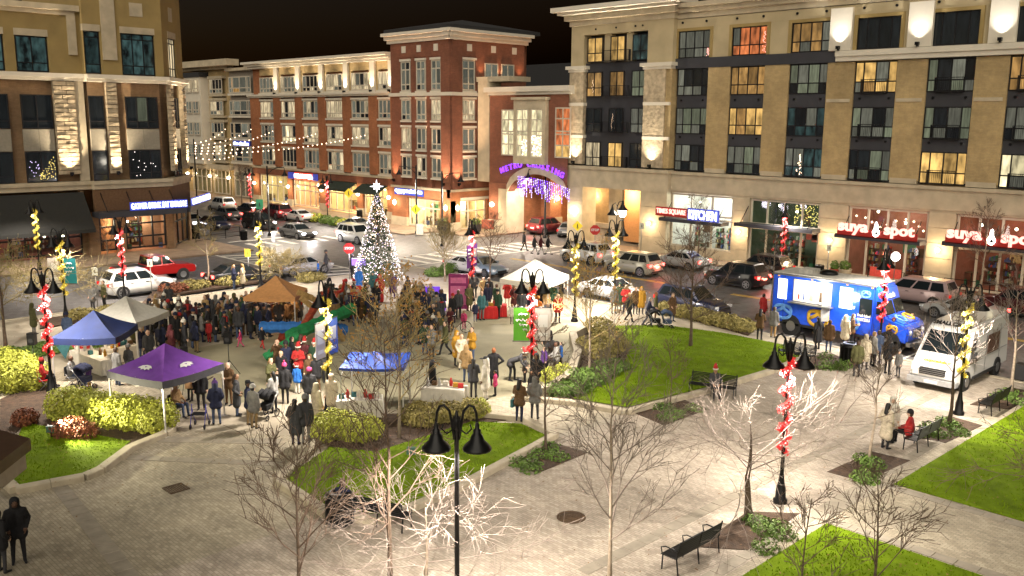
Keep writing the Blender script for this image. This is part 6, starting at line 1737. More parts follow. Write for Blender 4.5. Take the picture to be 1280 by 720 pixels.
# two emblems: a bird head in profile on each sloping panel towards the viewer
def bird(par, ax, sgn, cx):
    out = [(-.34,-.06),(-.22,.09),(0,.15),(.2,.13),(.36,.02),(.24,.02),(.3,-.08),(.14,-.05),(.12,-.13),(-.02,-.07),(-.1,-.14),(-.16,-.06)]
    mb = MB(); f = .34; h0 = 2.15; 
    pts = []
    for u, v in out:
        g = f+v*.62
        z = h0+.95*g-.155*math.sin(math.pi*g)+.02
        d = 1.5*(1-g)
        pts.append((cx+u, -d, z) if ax == 'y' else (d, cx-u*-1, z))
    mb.add(pts, [tuple(range(len(pts)))]); mb.build('bird_emblem', mat('white_print',(.75,.75,.72),.7), par)
    mb = MB(); k = [(-.05,.06),(.08,.06),(.02,-.0)]; q = []
    for u, v in k:
        g = f+v*.62; z = h0+.95*g-.155*math.sin(math.pi*g)+.028; d = 1.5*(1-g); q.append((cx+u,-d,z) if ax == 'y' else (d,cx+u,z))
    mb.add(q, [(0,1,2)]); mb.build('emblem_eye', CP, par)
bird(pc, 'y', -1, 0); bird(pc, 'x', 1, .1)
tent(None, 'dark blue canopy tent over the vendor table at left', CB, center=(-42.0,14.8,0), size=2.8, rz=.85)
tent(None, 'pale grey canopy tent joined behind the blue tent', CG, center=(-44.4,17.2,0), size=2.8, rz=.6)
tent(None, 'orange tan canopy tent in the crowd left of the sculpture', CO, center=(-44.8,25.6,0), size=2.8, rz=.78, valance=.22)
tent(None, 'large white canopy tent before the parked cars', CW_, center=(-38.6,39.8,0), size=3.2, h=2.2, peak=1.1, rz=.35)
tent(None, 'bright blue canopy half hidden behind the orange lit tree', CT, center=(-29.3,21.1,0), size=2.5, h=2.15, peak=.35, valance=.1, rz=.8)
light('POINT', (-38.6,40.2,1.9), 60, (1,.85,.6), .3); light('POINT', (-44.8,25.6,1.9), 35, (1,.7,.4), .3); light('POINT', (-42.8,15.4,1.8), 45, (1,.8,.55), .3); light('POINT', (-45,17.2,1.8), 30, (1,.8,.55), .3)

# ================================================================ PEOPLE
def seg_mesh(prims, vox=.024):
    bm = MB()
    for (p, q, r0, r1, tg) in prims:
        p, q = Vector(p), Vector(q); d = q-p
        L = d.length
        if L < 1e-4: bm.ball(p, r0, 10); continue
        d.normalize(); pts = []; rs = []
        for a in (80,50,20): pts.append(p-d*r0*math.sin(rad(a))); rs.append(r0*math.cos(rad(a)))
        pts += [p, q]; rs += [r0, r1]
        for a in (20,50,80): pts.append(q+d*r1*math.sin(rad(a))); rs.append(r1*math.cos(rad(a)))
        bm.tube(pts, rs, 10)
    me = bm.mesh('src')
    o = bpy.data.objects.new('tmp_body', me); col.objects.link(o)
    md = o.modifiers.new('r', 'REMESH'); md.mode = 'VOXEL'; md.voxel_size = vox; md.use_smooth_shade = True
    sm = o.modifiers.new('s', 'SMOOTH'); sm.factor = .5; sm.iterations = 3
    dg = bpy.context.evaluated_depsgraph_get(); dg.update()
    out = bpy.data.meshes.new_from_object(o.evaluated_get(dg))
    bpy.data.objects.remove(o); bpy.data.meshes.remove(me)
    return out
TAGS = ['coat','trousers','skin','hair','shoe','eye']
def body(name, sh, el, wr, hip, kn, an, head=(0,-.02,1.60), coat_len=.78, hood=False, hair='short', skirt=False, torso_top=None, fat=1.0, lean=(0,0)):
    # joints given for left/right; figure faces -y
    P = []
    hc = Vector(head)
    chest = Vector(((sh[0][0]+sh[1][0])/2, (sh[0][1]+sh[1][1])/2, (sh[0][2]+sh[1][2])/2))
    hp = Vector(((hip[0][0]+hip[1][0])/2, (hip[0][1]+hip[1][1])/2, (hip[0][2]+hip[1][2])/2))
    A = lambda p, q, a, b, t: P.append((p, q, a*fat if t == 'coat' else a, b*fat if t == 'coat' else b, t))
    ups = (chest-hp).normalized()
    for s in (0,1):
        sx = -1 if s == 0 else 1
        A(hip[s], kn[s], .088, .062, 'trousers'); A(kn[s], an[s], .06, .045, 'trousers')
        d = Vector((0,-1,0))
        kd = (Vector(an[s])-Vector(kn[s])); 
        A((an[s][0],an[s][1]+.02,an[s][2]-.03), (an[s][0]+.02*sx,an[s][1]-.16,an[s][2]-.045), .043, .034, 'shoe')
        A(sh[s], el[s], .068, .056, 'coat'); A(el[s], wr[s], .054, .043, 'coat')
        w = Vector(wr[s]); dd = (w-Vector(el[s])).normalized(); A(w+dd*.02, w+dd*.08, .036, .034, 'skin')
        A(hp+Vector((sx*.075,0,.02)), chest+Vector((sx*.085,0,-.08)), .125, .118, 'coat')
        A(chest+Vector((sx*.03,0,0)), sh[s], .085, .072, 'coat')
    A(hp+Vector((-.06,0,0)), hp+Vector((.06,0,0)), .13, .13, 'coat' if coat_len < .9 else 'trousers')
    if coat_len < .8:
        low = hp-ups*0; lz = coat_len
        for sx in (-1,1): A(hp+Vector((sx*.07,0,0)), Vector((hp.x+sx*.085, hp.y, lz)), .135, .155, 'coat')
    A(chest+Vector((0,0,.02)), hc-Vector((0,0,.06)), .06, .055, 'skin')
    A(hc-Vector((0,.0,.045)), hc+Vector((0,0,.045)), .078, .092, 'skin')
    A(hc+Vector((0,-.095,-.01)), hc+Vector((0,-.105,-.025)), .014, .018, 'skin')
    for sx in (-1,1): A(hc+Vector((sx*.09,.01,0)), hc+Vector((sx*.095,.015,.02)), .018, .018, 'skin')
    A(hc+Vector((0,.025,.05)), hc+Vector((0,.045,.0)), .098, .088, 'hair')
    if hair == 'long':
        A(hc+Vector((0,.06,0)), chest+Vector((0,.1,-.02)), .085, .07, 'hair')
    if hood:
        A(hc+Vector((0,.03,.055)), hc+Vector((0,.06,-.1)), .118, .115, 'coat')
        A(hc+Vector((0,.06,-.1)), chest+Vector((0,.05,.02)), .1, .11, 'coat')
    else:
        A(chest+Vector((-.05,.01,.06)), chest+Vector((.05,.01,.06)), .07, .07, 'coat')
    me = seg_mesh(P)
    n = len(me.polygons); cen = np.empty(n*3); me.polygons.foreach_get('center', cen); cen = cen.reshape(n,3)
    best = np.full(n, 9e9); idx = np.zeros(n, int)
    for (p, q, r0, r1, t) in P:
        p, q = np.array(p), np.array(q); d = q-p; L2 = max(1e-9, d@d)
        tt = np.clip(((cen-p)@d)/L2, 0, 1); dist = np.linalg.norm(cen-(p+tt[:,None]*d), axis=1)-(r0+(r1-r0)*tt)
        m = dist < best; best[m] = dist[m]; idx[m] = TAGS.index(t)
    # fingers, thumbs and eyes join the same mesh
    vs = [tuple(v.co) for v in me.vertices]; fs = [tuple(p.vertices) for p in me.polygons]; mi = list(idx)
    ex = MB()
    for s in (0,1):
        w = Vector(wr[s]); dd = (w-Vector(el[s])).normalized(); k0 = w+dd*.1
        side = dd.cross(Vector((1,0,0))); side = side.normalized() if side.length > .2 else Vector((0,1,0))
        inn = Vector((1 if s == 0 else -1, 0, 0))
        for j, ln in enumerate((.058,.07,.066,.05)):
            b = k0+side*(.03-.02*j)
            ex.tube([b, b+dd*ln*.6, b+dd*ln+inn*.018], [.0095,.009,.007], 5, mi=2)
        b = w+dd*.045+side*.03
        ex.tube([b, b+side*.028+dd*.02, b+side*.035+dd*.055], [.011,.010,.008], 5, mi=2)
    for sx in (-1,1): ex.ball(hc+Vector((sx*.034,-.088,.012)), .011, 6, mi=5)
    ex.tube([hc+Vector((-.025,-.092,-.055)), hc+Vector((0,-.098,-.058)), hc+Vector((.025,-.092,-.055))], .006, 4, mi=5)
    b = len(vs); vs += ex.v; fs += [tuple(b+i for i in f) for f in ex.f]; mi += ex.m
    out = bpy.data.meshes.new(name); out.from_pydata(vs, [], fs)
    out.polygons.foreach_set('material_index', mi); out.polygons.foreach_set('use_smooth', [True]*len(fs))
    bpy.data.meshes.remove(me)
    out['head'] = [hc.x, hc.y, hc.z]
    return out
SH = ((-.18,0,1.40),(.18,0,1.40)); HIP = ((-.09,0,.9),(.09,0,.9))
ST_K = ((-.1,-.01,.49),(.1,-.01,.49)); ST_A = ((-.1,.01,.08),(.1,.01,.08))
WK_K = ((-.09,-.16,.51),(.09,.02,.49)); WK_A = ((-.09,-.26,.085),(.09,.28,.12))
DN_E = ((-.25,.02,1.12),(.25,.02,1.12)); DN_W = ((-.25,-.06,.87),(.25,-.06,.87))
PO_E = ((-.27,.08,1.13),(.27,.08,1.13)); PO_W = ((-.2,-.1,.95),(.2,-.1,.95))
FR_E = ((-.26,-.02,1.13),(.26,-.02,1.13)); FR_W = ((-.08,-.26,1.12),(.08,-.26,1.15))
UP_E = ((-.25,-.14,1.2),(.25,-.14,1.2)); UP_W = ((-.09,-.27,1.5),(.09,-.27,1.5))
AK_E = ((-.43,.06,1.16),(.43,.06,1.16)); AK_W = ((-.2,-.05,.97),(.2,-.05,.97))
BODY = {}
BODY['stand'] = body('person', SH, DN_E, DN_W, HIP, ST_K, ST_A)
BODY['pockets'] = body('person', SH, PO_E, PO_W, HIP, ((-.11,-.01,.49),(.1,-.04,.49)), ((-.13,.02,.08),(.11,-.02,.08)), hood=True)
BODY['longhair'] = body('person', SH, FR_E, FR_W, HIP, ST_K, ST_A, hair='long')
BODY['longcoat'] = body('person', SH, PO_E, PO_W, HIP, ST_K, ST_A, coat_len=.5, hair='long')
BODY['hoodcoat'] = body('person', SH, DN_E, DN_W, HIP, ST_K, ST_A, coat_len=.55, hood=True)
BODY['photo'] = body('person', SH, UP_E, UP_W, HIP, ST_K, ST_A, coat_len=.7)
BODY['walk'] = body('person', SH, ((-.25,.1,1.13),(.25,-.08,1.13)), ((-.24,.14,.88),(.24,-.24,.92)), HIP, WK_K, WK_A)
BODY['akimbo'] = body('person', SH, AK_E, AK_W, HIP, ST_K, ST_A, coat_len=.45)
BODY['front'] = body('person', SH, FR_E, FR_W, HIP, ST_K, ((-.13,.01,.08),(.12,-.04,.08)))
BODY['bend'] = body('person', ((-.18,-.42,1.2),(.18,-.42,1.2)), ((-.22,-.5,.95),(.22,-.5,.95)), ((-.18,-.66,.78),(.18,-.66,.78)), ((-.09,.06,.9),(.09,.06,.9)), ((-.1,.02,.49),(.1,-.08,.5)), ((-.1,.08,.08),(.1,-.08,.08)), head=(0,-.6,1.34))
BODY['push'] = body('person', ((-.18,-.1,1.38),(.18,-.1,1.38)), ((-.24,-.2,1.14),(.24,-.2,1.14)), ((-.2,-.46,1.06),(.2,-.46,1.06)), HIP, WK_K, WK_A, head=(0,-.14,1.58))
BODY['sit'] = body('person', ((-.18,.05,1.0),(.18,.05,1.0)), ((-.24,-.02,.76),(.24,-.02,.76)), ((-.14,-.26,.66),(.14,-.26,.66)), ((-.09,.05,.5),(.09,.05,.5)), ((-.12,-.4,.52),(.12,-.4,.52)), ((-.12,-.42,.08),(.12,-.46,.08)), head=(0,.02,1.22))
BODY['gown'] = body('person', SH, DN_E, DN_W, HIP, ST_K, ST_A, coat_len=.14, hair='long', hood=True)
PAL = dict(black=(.010,.010,.012), charcoal=(.035,.035,.038), navy=(.012,.016,.045), grey=(.16,.155,.145), olive=(.075,.075,.025), brown=(.10,.052,.02), tan=(.30,.19,.08), mustard=(.42,.22,.02), red=(.38,.02,.018), pink=(.50,.04,.14), white=(.62,.58,.50), cream=(.50,.43,.31), blue=(.02,.14,.50), denim=(.05,.075,.14), green=(.02,.055,.028), purple=(.06,.02,.12), maroon=(.075,.012,.015), teal=(.03,.11,.12), khaki=(.22,.15,.07), orange=(.60,.18,.03), silver=(.34,.33,.31))
def cloth(c): return mat('cloth_'+c, PAL[c], .9, var=.2, scale=9, bump=.3, bscale=30)
SKIN = [mat('skin_light',(.62,.40,.28),.6,var=.08), mat('skin_mid',(.33,.18,.10),.6,var=.08), mat('skin_dark',(.12,.06,.035),.6,var=.08)]
HAIR = dict(black=mat('hair_black',(.008,.007,.006),.6,var=.2), brown=mat('hair_brown',(.05,.025,.012),.6,var=.2), blond=mat('hair_blond',(.33,.20,.07),.6,var=.2), grey=mat('hair_grey',(.3,.28,.26),.6,var=.2), red=mat('hair_red',(.22,.07,.02),.6,var=.2))
M_EYE = mat('eye_dark',(.01,.008,.006),.3,var=0)
def hat_mesh(k):
    mb = MB()
    if k == 'santa':
        mb.tube([(0,.02,.03),(0,.03,.12),(0,.06,.2),(.03,.12,.24),(.07,.17,.18)], [.112,.095,.065,.04,.025], 10, mi=0)
        mb.tube([(0,.02,.0),(0,.02,.055)], .122, 12, mi=1); mb.ball((.08,.19,.16), .04, 8, mi=1)
    elif k == 'beanie':
        mb.lathe([(.112,.0),(.118,.03),(.112,.07),(.09,.125),(.05,.155),(.0001,.165)], 12, (0,.02,.02))
    elif k == 'pompom':
        mb.lathe([(.112,.0),(.118,.03),(.112,.07),(.09,.125),(.05,.155),(.0001,.165)], 12, (0,.02,.02)); mb.ball((0,.02,.215), .045, 8)
    elif k == 'cap':
        mb.lathe([(.105,.02),(.108,.06),(.085,.115),(.0001,.135)], 12, (0,.02,.02)); mb.obox((0,-.14,.05), .16,.14,.015)
    return mb.mesh('hat')
HATS = {k: hat_mesh(k) for k in ('santa','beanie','pompom','cap')}
PEOPLE = set(); SPOTS = []
def person(p, kind, coat, tr, head, face, label, h=1.74, skin=None, extra=None):
    # face: compass in degrees, 0 = away from the camera, 180 = towards it, 90 = to the right
    if not isinstance(p, Vector): p = G(*p)
    s = h/1.74
    rz = YAW + rad(180) - rad(face) + math.pi*0
    me = BODY[kind]
    SPOTS.append((p.x,p.y))
    hk = head.split(':')
    hr = hk[1] if hk[0] == 'hair' else R.choice(['black','brown','brown'])
    mats_ = [cloth(coat), cloth(tr), SKIN[R.choice([0,0,0,0,1,2]) if skin is None else skin], HAIR[hr], cloth('black'), M_EYE]
    o = put('person', me, mats_, None, (p.x,p.y,p.z+.002), rz)
    o.scale = (s*R.uniform(.95,1.08), s*R.uniform(.95,1.08), s)
    assert label not in PEOPLE, label
    PEOPLE.add(label)
    tag(o, label, 'person', 'people at the market')
    hd = me['head']
    if hk[0] in HATS:
        c = hk[1]
        mm = [cloth(c), cloth('white')] if hk[0] == 'santa' else [cloth(c)]
        put('hat', HATS[hk[0]], mm, o, (hd[0], hd[1], hd[2]+.02))
    if extra:
        for nm, c in extra:
            if nm == 'backpack':
                put('backpack', MB().obox((0,.2,1.2), .3,.16,.42).mesh('backpack'), cloth(c), o)
            elif nm == 'bag':
                mb = MB(); mb.obox((.27,-.02,.72), .1,.3,.32); mb.tube([(.27,-.1,.88),(.27,-.02,1.0),(.27,.06,.88)], .012, 4); put('bag', mb.mesh('bag'), cloth(c), o)
            elif nm == 'scarf':
                mb = MB(); mb.lathe([(.1,1.42),(.125,1.46),(.11,1.5)], 10); mb.obox((.05,-.15,1.3), .09,.04,.3); put('scarf', mb.mesh('scarf'), cloth(c), o)
    return o
E_ = person
# --- foreground and front row, one by one
E_((3,716),'pockets','black','charcoal','hair:black',20,'person in black leather jacket and grey trousers cut by the bottom left corner',extra=None)
E_((25,703),'pockets','black','black','hood:black',150,'person in black hooded jacket standing at bottom left',h=1.82)
E_((370,556),'longcoat','charcoal','navy','hair:black',10,'person in long dark green coat beside the couple in front of the lawn')
E_((383,555),'stand','charcoal','grey','beanie:grey',-10,'person in dark jacket and grey trousers at the edge of the lawn',h=1.85)
E_((318,536),'stand','grey','khaki','beanie:silver',25,'person in grey vest and khaki trousers standing alone on the paving')
E_((312,530),'front','navy','khaki','cap:black',100,'person in black cap behind the one in khaki trousers')
E_((297,520),'longcoat','charcoal','denim','hair:brown',80,'person in long charcoal coat and jeans before the dark brown jacket')
E_((287,506),'front','brown','brown','hair:grey',200,'person in dark brown jacket facing the purple tent',h=1.82)
E_((271,531),'pockets','navy','denim','pompom:purple',-20,'person in navy puffer and purple knit hat by the walker')
E_((252,512),'stand','black','black','santa:red',170,'person in black with santa hat under the purple tent edge')
E_((343,516),'longhair','silver','black','hair:black',300,'person in grey coat and tan boots beside the stroller')
E_((357,505),'stand','black','black','pompom:pink',-10,'person in black printed jacket with pink and white knit hat')
E_((372,492),'stand','blue','white','santa:red',20,'child in blue jacket and white trousers near the lamp',h=1.3)
E_((388,512),'stand','charcoal','denim','beanie:pink',0,'person in charcoal jacket and jeans with pink beanie')
E_((397,533),'hoodcoat','cream','navy','hood:cream',40,'person in cream hooded coat by the yellow shrub')
E_((415,520),'hoodcoat','cream','grey','hood:cream',200,'person in pale fur coat right of the gold garland lamp')
E_((348,470),'photo','brown','black','hair:red',180,'person in rust brown coat facing the viewer left of the lamp')
E_((366,468),'stand','black','black','hair:black',60,'person in black coat behind the rust brown coat',h=1.8)
E_((382,470),'longhair','maroon','black','santa:red',170,'person in maroon with santa hat in the choir by the lamp')
E_((394,472),'stand','green','black','santa:red',190,'person in green with santa hat in the choir by the lamp')
E_((402,478),'pockets','charcoal','black','santa:red',180,'person in charcoal with santa hat rightmost of the choir')
E_((374,478),'longhair','red','black','santa:red',185,'person in red with santa hat leftmost of the choir')
E_((340,497),'longhair','olive','black','hair:blond',120,'person in olive coat left of the choir')
E_((222,520),'sit','tan','denim','hair:grey',110,'seated person in tan jacket under the purple tent corner')
E_((248,498),'sit','mustard','black','hair:brown',210,'seated guitarist in mustard jacket under the purple tent')
E_((56,486),'sit','red','black','beanie:red',60,'person in bright red coat seated in a folding chair by the red garland')
E_((92,482),'sit','grey','denim','hair:brown',90,'person in grey hoodie seated beside the vendor table')
E_((112,484),'stand','purple','mustard','hair:black',280,'small child in purple jacket with yellow bib by the vendor table',h=1.05)
E_((148,482),'stand','grey','denim','hair:brown',30,'person in jeans standing behind the purple tent')
E_((163,478),'stand','charcoal','black','beanie:grey',20,'person in black trousers behind the purple tent')
E_((43,418),'hoodcoat','olive','grey','hood:olive',30,'person in olive coat standing behind the red garland lamp')
E_((117,390),'pockets','grey','charcoal','hood:grey',200,'person in pale grey hoodie beside the gold garland lamp')
E_((131,385),'stand','olive','black','hair:brown',220,'person in olive jacket at the kerb before the white hatchback')
E_((86,432),'stand','denim','denim','beanie:navy',0,'person in denim behind the blue tent')
E_((212,394),'photo','charcoal','grey','beanie:charcoal',170,'person in long grey coat taking a photo behind the crowd',h=1.9)
E_((236,395),'stand','silver','silver','beanie:charcoal',10,'child in pale grey standing apart behind the crowd',h=1.15)
E_((293,362),'longhair','navy','denim','hair:blond',90,'person in navy coat at the kerb by the black sedan')
E_((304,361),'longcoat','cream','black','hair:blond',270,'person in long cream coat at the kerb by the black sedan')
E_((398,346),'stand','blue','navy','hair:black',90,'child in blue crossing behind the orange tent',h=1.2)
E_((408,341),'walk','charcoal','grey','beanie:charcoal',80,'person in dark coat walking near the crosswalk')
E_((441,348),'stand','black','black','hair:black',0,'person in black at the stop sign left of the christmas tree',h=1.85)
E_((328,436),'walk','black','red','hair:black',120,'child in black coat and red leggings by the blue beam',h=1.15)
E_((301,434),'walk','pink','pink','hood:pink',250,'small child in pink suit alone on the paving',h=.95)
E_((262,428),'stand','red','red','hair:black',200,'child in bright red snowsuit in front of the crowd',h=1.2)
# --- right middle
E_((557,444),'walk','olive','black','hair:brown',250,'person in olive jacket and black leggings walking toward the tree')
E_((617,482),'akimbo','black','black','hair:red',0,'person in black coat with hands on hips')
E_((571,457),'hoodcoat','mustard','black','hood:mustard',140,'person in mustard coat left of the child in arms')
E_((577,462),'longcoat','cream','cream','hair:blond',170,'person in long cream coat in the small group')
E_((590,452),'front','mustard','denim','hair:black',220,'parent in yellow jacket holding a child')
E_((583,478),'pockets','tan','denim','hair:brown',20,'person in tan jacket with white bag near the white costume')
E_((592,497),'longhair','charcoal','charcoal','hair:black',10,'person in charcoal dress facing the white costume')
E_((607,501),'hoodcoat','white','white','cap:black',290,'person in white furry costume and black hat',h=1.9)
E_((619,495),'stand','pink','black','hair:black',280,'small child in pink coat beside the white costume',h=1.15)
E_((541,500),'hoodcoat','black','black','hood:black',60,'person in black hooded coat at the craft table')
E_((640,476),'bend','charcoal','black','santa:red',110,'person with santa hat bending to a child by the red garland lamp')
E_((656,478),'stand','charcoal','black','beanie:black',250,'child in dark coat before the bending santa hat',h=1.2)
E_((670,490),'pockets','black','black','hood:black',200,'person in black hood right of the red garland lamp')
E_((680,466),'stand','purple','black','hair:black',230,'child in purple jacket by the seat wall',h=1.25)
E_((694,462),'sit','silver','charcoal','hood:silver',250,'person in silver puffer sitting on the seat wall')
E_((701,458),'stand','blue','black','hood:blue',260,'child in blue coat on the seat wall',h=1.2)
E_((684,448),'stand','black','black','beanie:black',210,'person in black with stroller behind the green banner')
E_((649,527),'longhair','brown','navy','hair:black',30,'person in brown jacket and navy trousers walking away at centre',extra=[('bag','teal')])
E_((668,524),'pockets','grey','charcoal','hood:grey',10,'person in grey hoodie beside the person in brown')
E_((602,400),'stand','teal','grey','hair:blond',150,'person in teal grey coat near the red table')
E_((594,402),'stand','navy','denim','hair:black',160,'child in navy beside the person in teal',h=1.2)
E_((622,398),'stand','green','black','beanie:black',200,'person in green jacket before the red table')
E_((640,405),'stand','white','grey','hair:blond',170,'child in white before the white tent',h=1.2)
E_((634,384),'photo','red','white','hair:black',180,'person in red and white before the white tent')
E_((580,412),'stand','pink','pink','hair:brown',200,'child in pink next to the bicycle',h=1.1)
E_((566,404),'stand','black','navy','beanie:red',210,'person in black with red beanie near the kiosk')
E_((573,398),'stand','charcoal','black','hair:grey',160,'person in charcoal coat near the kiosk')
E_((563,415),'longhair','maroon','maroon','hair:black',200,'person in maroon seated bike side near the kiosk',h=1.4)
E_((672,408),'stand','orange','black','beanie:orange',190,'person in orange vest right of the white tent')
E_((684,418),'stand','white','denim','hair:blond',200,'person in white coat right of the green banner')
E_((697,404),'stand','red','black','hair:black',170,'person in red jacket among the orange lit twigs')
E_((652,398),'stand','charcoal','black','beanie:grey',170,'vendor in charcoal under the white tent')
E_((662,396),'stand','navy','black','hair:brown',200,'vendor in navy under the white tent')
# --- by the Christmas tree
E_((475,378),'gown','red','red','hood:red',180,'person in long red hooded gown before the christmas tree',h=1.85)
E_((449,366),'hoodcoat','blue','blue','hood:blue',160,'person in bright blue gown left of the christmas tree')
E_((467,372),'hoodcoat','teal','blue','hood:teal',190,'person in teal gown before the christmas tree')
E_((491,373),'longcoat','purple','purple','hair:black',180,'person in purple gown right of the red gown')
E_((457,388),'stand','olive','charcoal','hair:brown',10,'person in olive coat watching the christmas tree')
E_((510,378),'stand','black','black','hair:black',300,'person in black right of the christmas tree')
# --- right road side
E_((767,392),'stand','grey','grey','hood:grey',160,'person in grey behind the white sedan')
E_((774,388),'hoodcoat','green','grey','hood:green',200,'person in pale green coat by the white sedan')
E_((782,392),'front','red','navy','hair:grey',190,'person in red jacket by the white sedan',h=1.82)
E_((786,402),'walk','charcoal','black','hair:blond',120,'person in charcoal walking by the right lawn')
E_((794,393),'stand','brown','black','hair:brown',170,'person in brown beside the red jacket')
E_((801,393),'hoodcoat','mustard','black','hood:mustard',180,'person in mustard coat by the white sedan bumper')
E_((809,408),'push','navy','denim','hair:grey',90,'person in navy vest and jeans pushing a stroller')
E_((819,401),'stand','olive','brown','hair:red',100,'person in olive with orange bag by the stroller')
E_((840,402),'longcoat','brown','denim','hair:brown',150,'person in brown coat by the dark tree')
E_((949,425),'longhair','brown','black','hair:black',30,'person in brown jacket left of the food truck queue')
E_((953,403),'stand','red','black','hair:black',60,'person in red jacket at the left end of the food truck')
E_((966,422),'stand','grey','tan','hair:brown',40,'person in grey with tan dog bag by the food truck')
E_((981,405),'stand','black','black','beanie:black',180,'person with face mask waiting at the food truck')
E_((995,408),'stand','grey','grey','santa:red',10,'customer with santa hat at the serving window')
E_((1007,409),'stand','charcoal','grey','beanie:black',20,'customer in charcoal coat at the serving window',h=1.85)
E_((1021,437),'longcoat','black','black','hair:black',340,'person in long black coat between lawn and food truck')
E_((1035,441),'stand','brown','denim','hair:brown',20,'person in brown jacket and jeans between lawn and food truck')
E_((1055,434),'hoodcoat','cream','charcoal','hair:black',60,'person in cream coat behind the black bin')
E_((1064,432),'longhair','brown','black','hair:brown',100,'person in brown behind the black bin')
E_((1070,430),'longcoat','maroon','black','hair:black',200,'person in maroon coat by the food truck wheel')
E_((1080,462),'hoodcoat','cream','charcoal','hood:cream',40,'person in cream puffer in the van queue')
E_((1090,458),'stand','silver','black','hair:blond',80,'person in light grey jacket in the van queue')
E_((1096,456),'stand','denim','navy','hair:brown',20,'person in denim jacket in the van queue')
E_((1070,471),'stand','olive','charcoal','hair:brown',20,'person in olive coat and tan boots nearest in the van queue')
E_((1108,468),'pockets','black','black','hood:black',60,'person in black at the head of the van queue',h=1.85)
E_((1114,438),'hoodcoat','maroon','maroon','hood:maroon',200,'person in dark maroon coat by the food truck front')
E_((1124,430),'hoodcoat','teal','cream','hair:brown',150,'person in pale teal jacket by the food truck front')
E_((1137,432),'longcoat','green','black','hair:blond',220,'person in green jacket right of the food truck')
E_((1122,471),'stand','grey','charcoal','beanie:grey',250,'child in grey puffer before the white van',h=1.3)
E_((1106,561),'longcoat','cream','black','hair:black',60,'person in cream coat standing by the promenade bench')
E_((1112,552),'hoodcoat','white','denim','hood:white',200,'person in white hooded coat by the promenade bench')
E_((1133,557),'sit','red','black','beanie:black',310,'person in red jacket sitting on the promenade bench')
E_((893,497),'sit','charcoal','black','santa:red',180,'person in dark coat and santa hat sitting on the lawn bench')
E_((655,314),'walk','charcoal','black','hair:black',60,'person in dark coat crossing under the tall road lamp')
E_((668,318),'walk','charcoal','silver','hair:black',100,'person with lit grey trousers leftmost on the far crossing')
E_((676,318),'walk','maroon','silver','hair:brown',100,'person in maroon on the far crossing')
E_((685,318),'walk','black','white','hair:black',100,'person with white trousers rightmost on the far crossing')
E_((430,652),'sit','navy','denim','hair:brown',20,'person in navy sitting at the front edge of the central lawn')
# --- the dense crowd, row by row
used = set()
def crowd(pts, where, faces, seed):
    rr = random.Random(seed)
    coats = ['black','charcoal','navy','olive','brown','grey','maroon','black','black','green','charcoal','navy','black','tan']
    trs = ['black','charcoal','navy','denim','khaki','grey','brown']
    heads = ['hair:black','hair:brown','hair:blond','hair:grey','beanie:black','beanie:grey','hair:black','hair:brown','beanie:navy','pompom:navy','pompom:white','cap:black','hood:x'] + (['santa:red','beanie:red'] if rr.random() < .3 else [])
    for (x, y) in pts:
        for _ in range(400):
            c, t_, h_ = rr.choice(coats), rr.choice(trs), rr.choice(heads)
            a, b = h_.split(':')
            hd = {'hair':'bareheaded','beanie':'in '+b+' beanie','pompom':'in '+b+' bobble hat','cap':'in black cap','santa':'in santa hat','hood':'hooded'}[a]
            ex = rr.choice([None,None,('backpack',rr.choice(['navy','black','olive'])),('scarf',rr.choice(['red','white','grey'])),('bag',rr.choice(['white','brown','black']))])
            lab = 'person %s%s, %s coat, %s trousers, %s' % (hd, ', %s %s' % (ex[1],ex[0]) if ex else '', c, t_, where)
            if lab not in PEOPLE: break
        kd = rr.choice(['stand','pockets','front','longhair','longcoat']) if a != 'hood' else 'hoodcoat'
        if a == 'hood': h_ = 'hood:'+c
        E_((x+rr.uniform(-1.5,1.5), y+rr.uniform(-1,1)), kd, c, t_, h_, rr.choice(faces)+rr.uniform(-35,35), lab, h=rr.uniform(1.6,1.84), extra=[ex] if ex else None)
crowd([(196,402),(204,408),(215,412),(224,410),(232,424),(188,412),(197,425),(210,432),(222,434),(240,436),(245,427),(231,444),(190,436),(203,444),(214,448),(192,419),(208,421),(218,426),(228,434),(236,415),(199,432),(183,428)], 'between grey and purple tents', [60,90,150], 1)
crowd([(258,408),(266,412),(272,406),(281,404),(290,410),(297,416),(303,408),(288,420),(279,422),(306,420),(313,424),(320,415),(257,420),(270,428),(248,415),(263,403),(276,414),(285,414),(294,404),(310,412),(254,427),(300,424)], 'left of the orange tent', [40,100,200], 2)
crowd([(318,404),(326,408),(333,402),(341,406),(349,400),(357,404),(330,416),(337,422),(346,414),(360,412),(369,408),(352,398)], 'under the orange tent', [150,180,90], 3)
crowd([(418,388),(426,392),(433,386),(441,390),(448,396),(437,400),(455,400),(428,402),(463,396),(470,404),(410,398),(422,396),(444,384),(450,404),(415,404)], 'behind the green beam', [60,30,330], 4)
crowd([(508,392),(516,398),(524,394),(530,402),(538,398),(546,404),(552,398),(512,406),(520,412),(528,416),(536,414),(545,418),(553,410),(506,418),(515,424),(525,430),(534,428),(542,434),(549,428),(502,400),(530,442),(540,446)], 'right of the christmas tree', [200,250,300], 5)
crowd([(604,376),(612,380),(585,378),(593,372),(643,388),(676,392),(690,390)], 'near the white tent', [180,150], 6)
crowd([(178,450),(186,455),(172,446)], 'behind the vendor table', [150], 7)

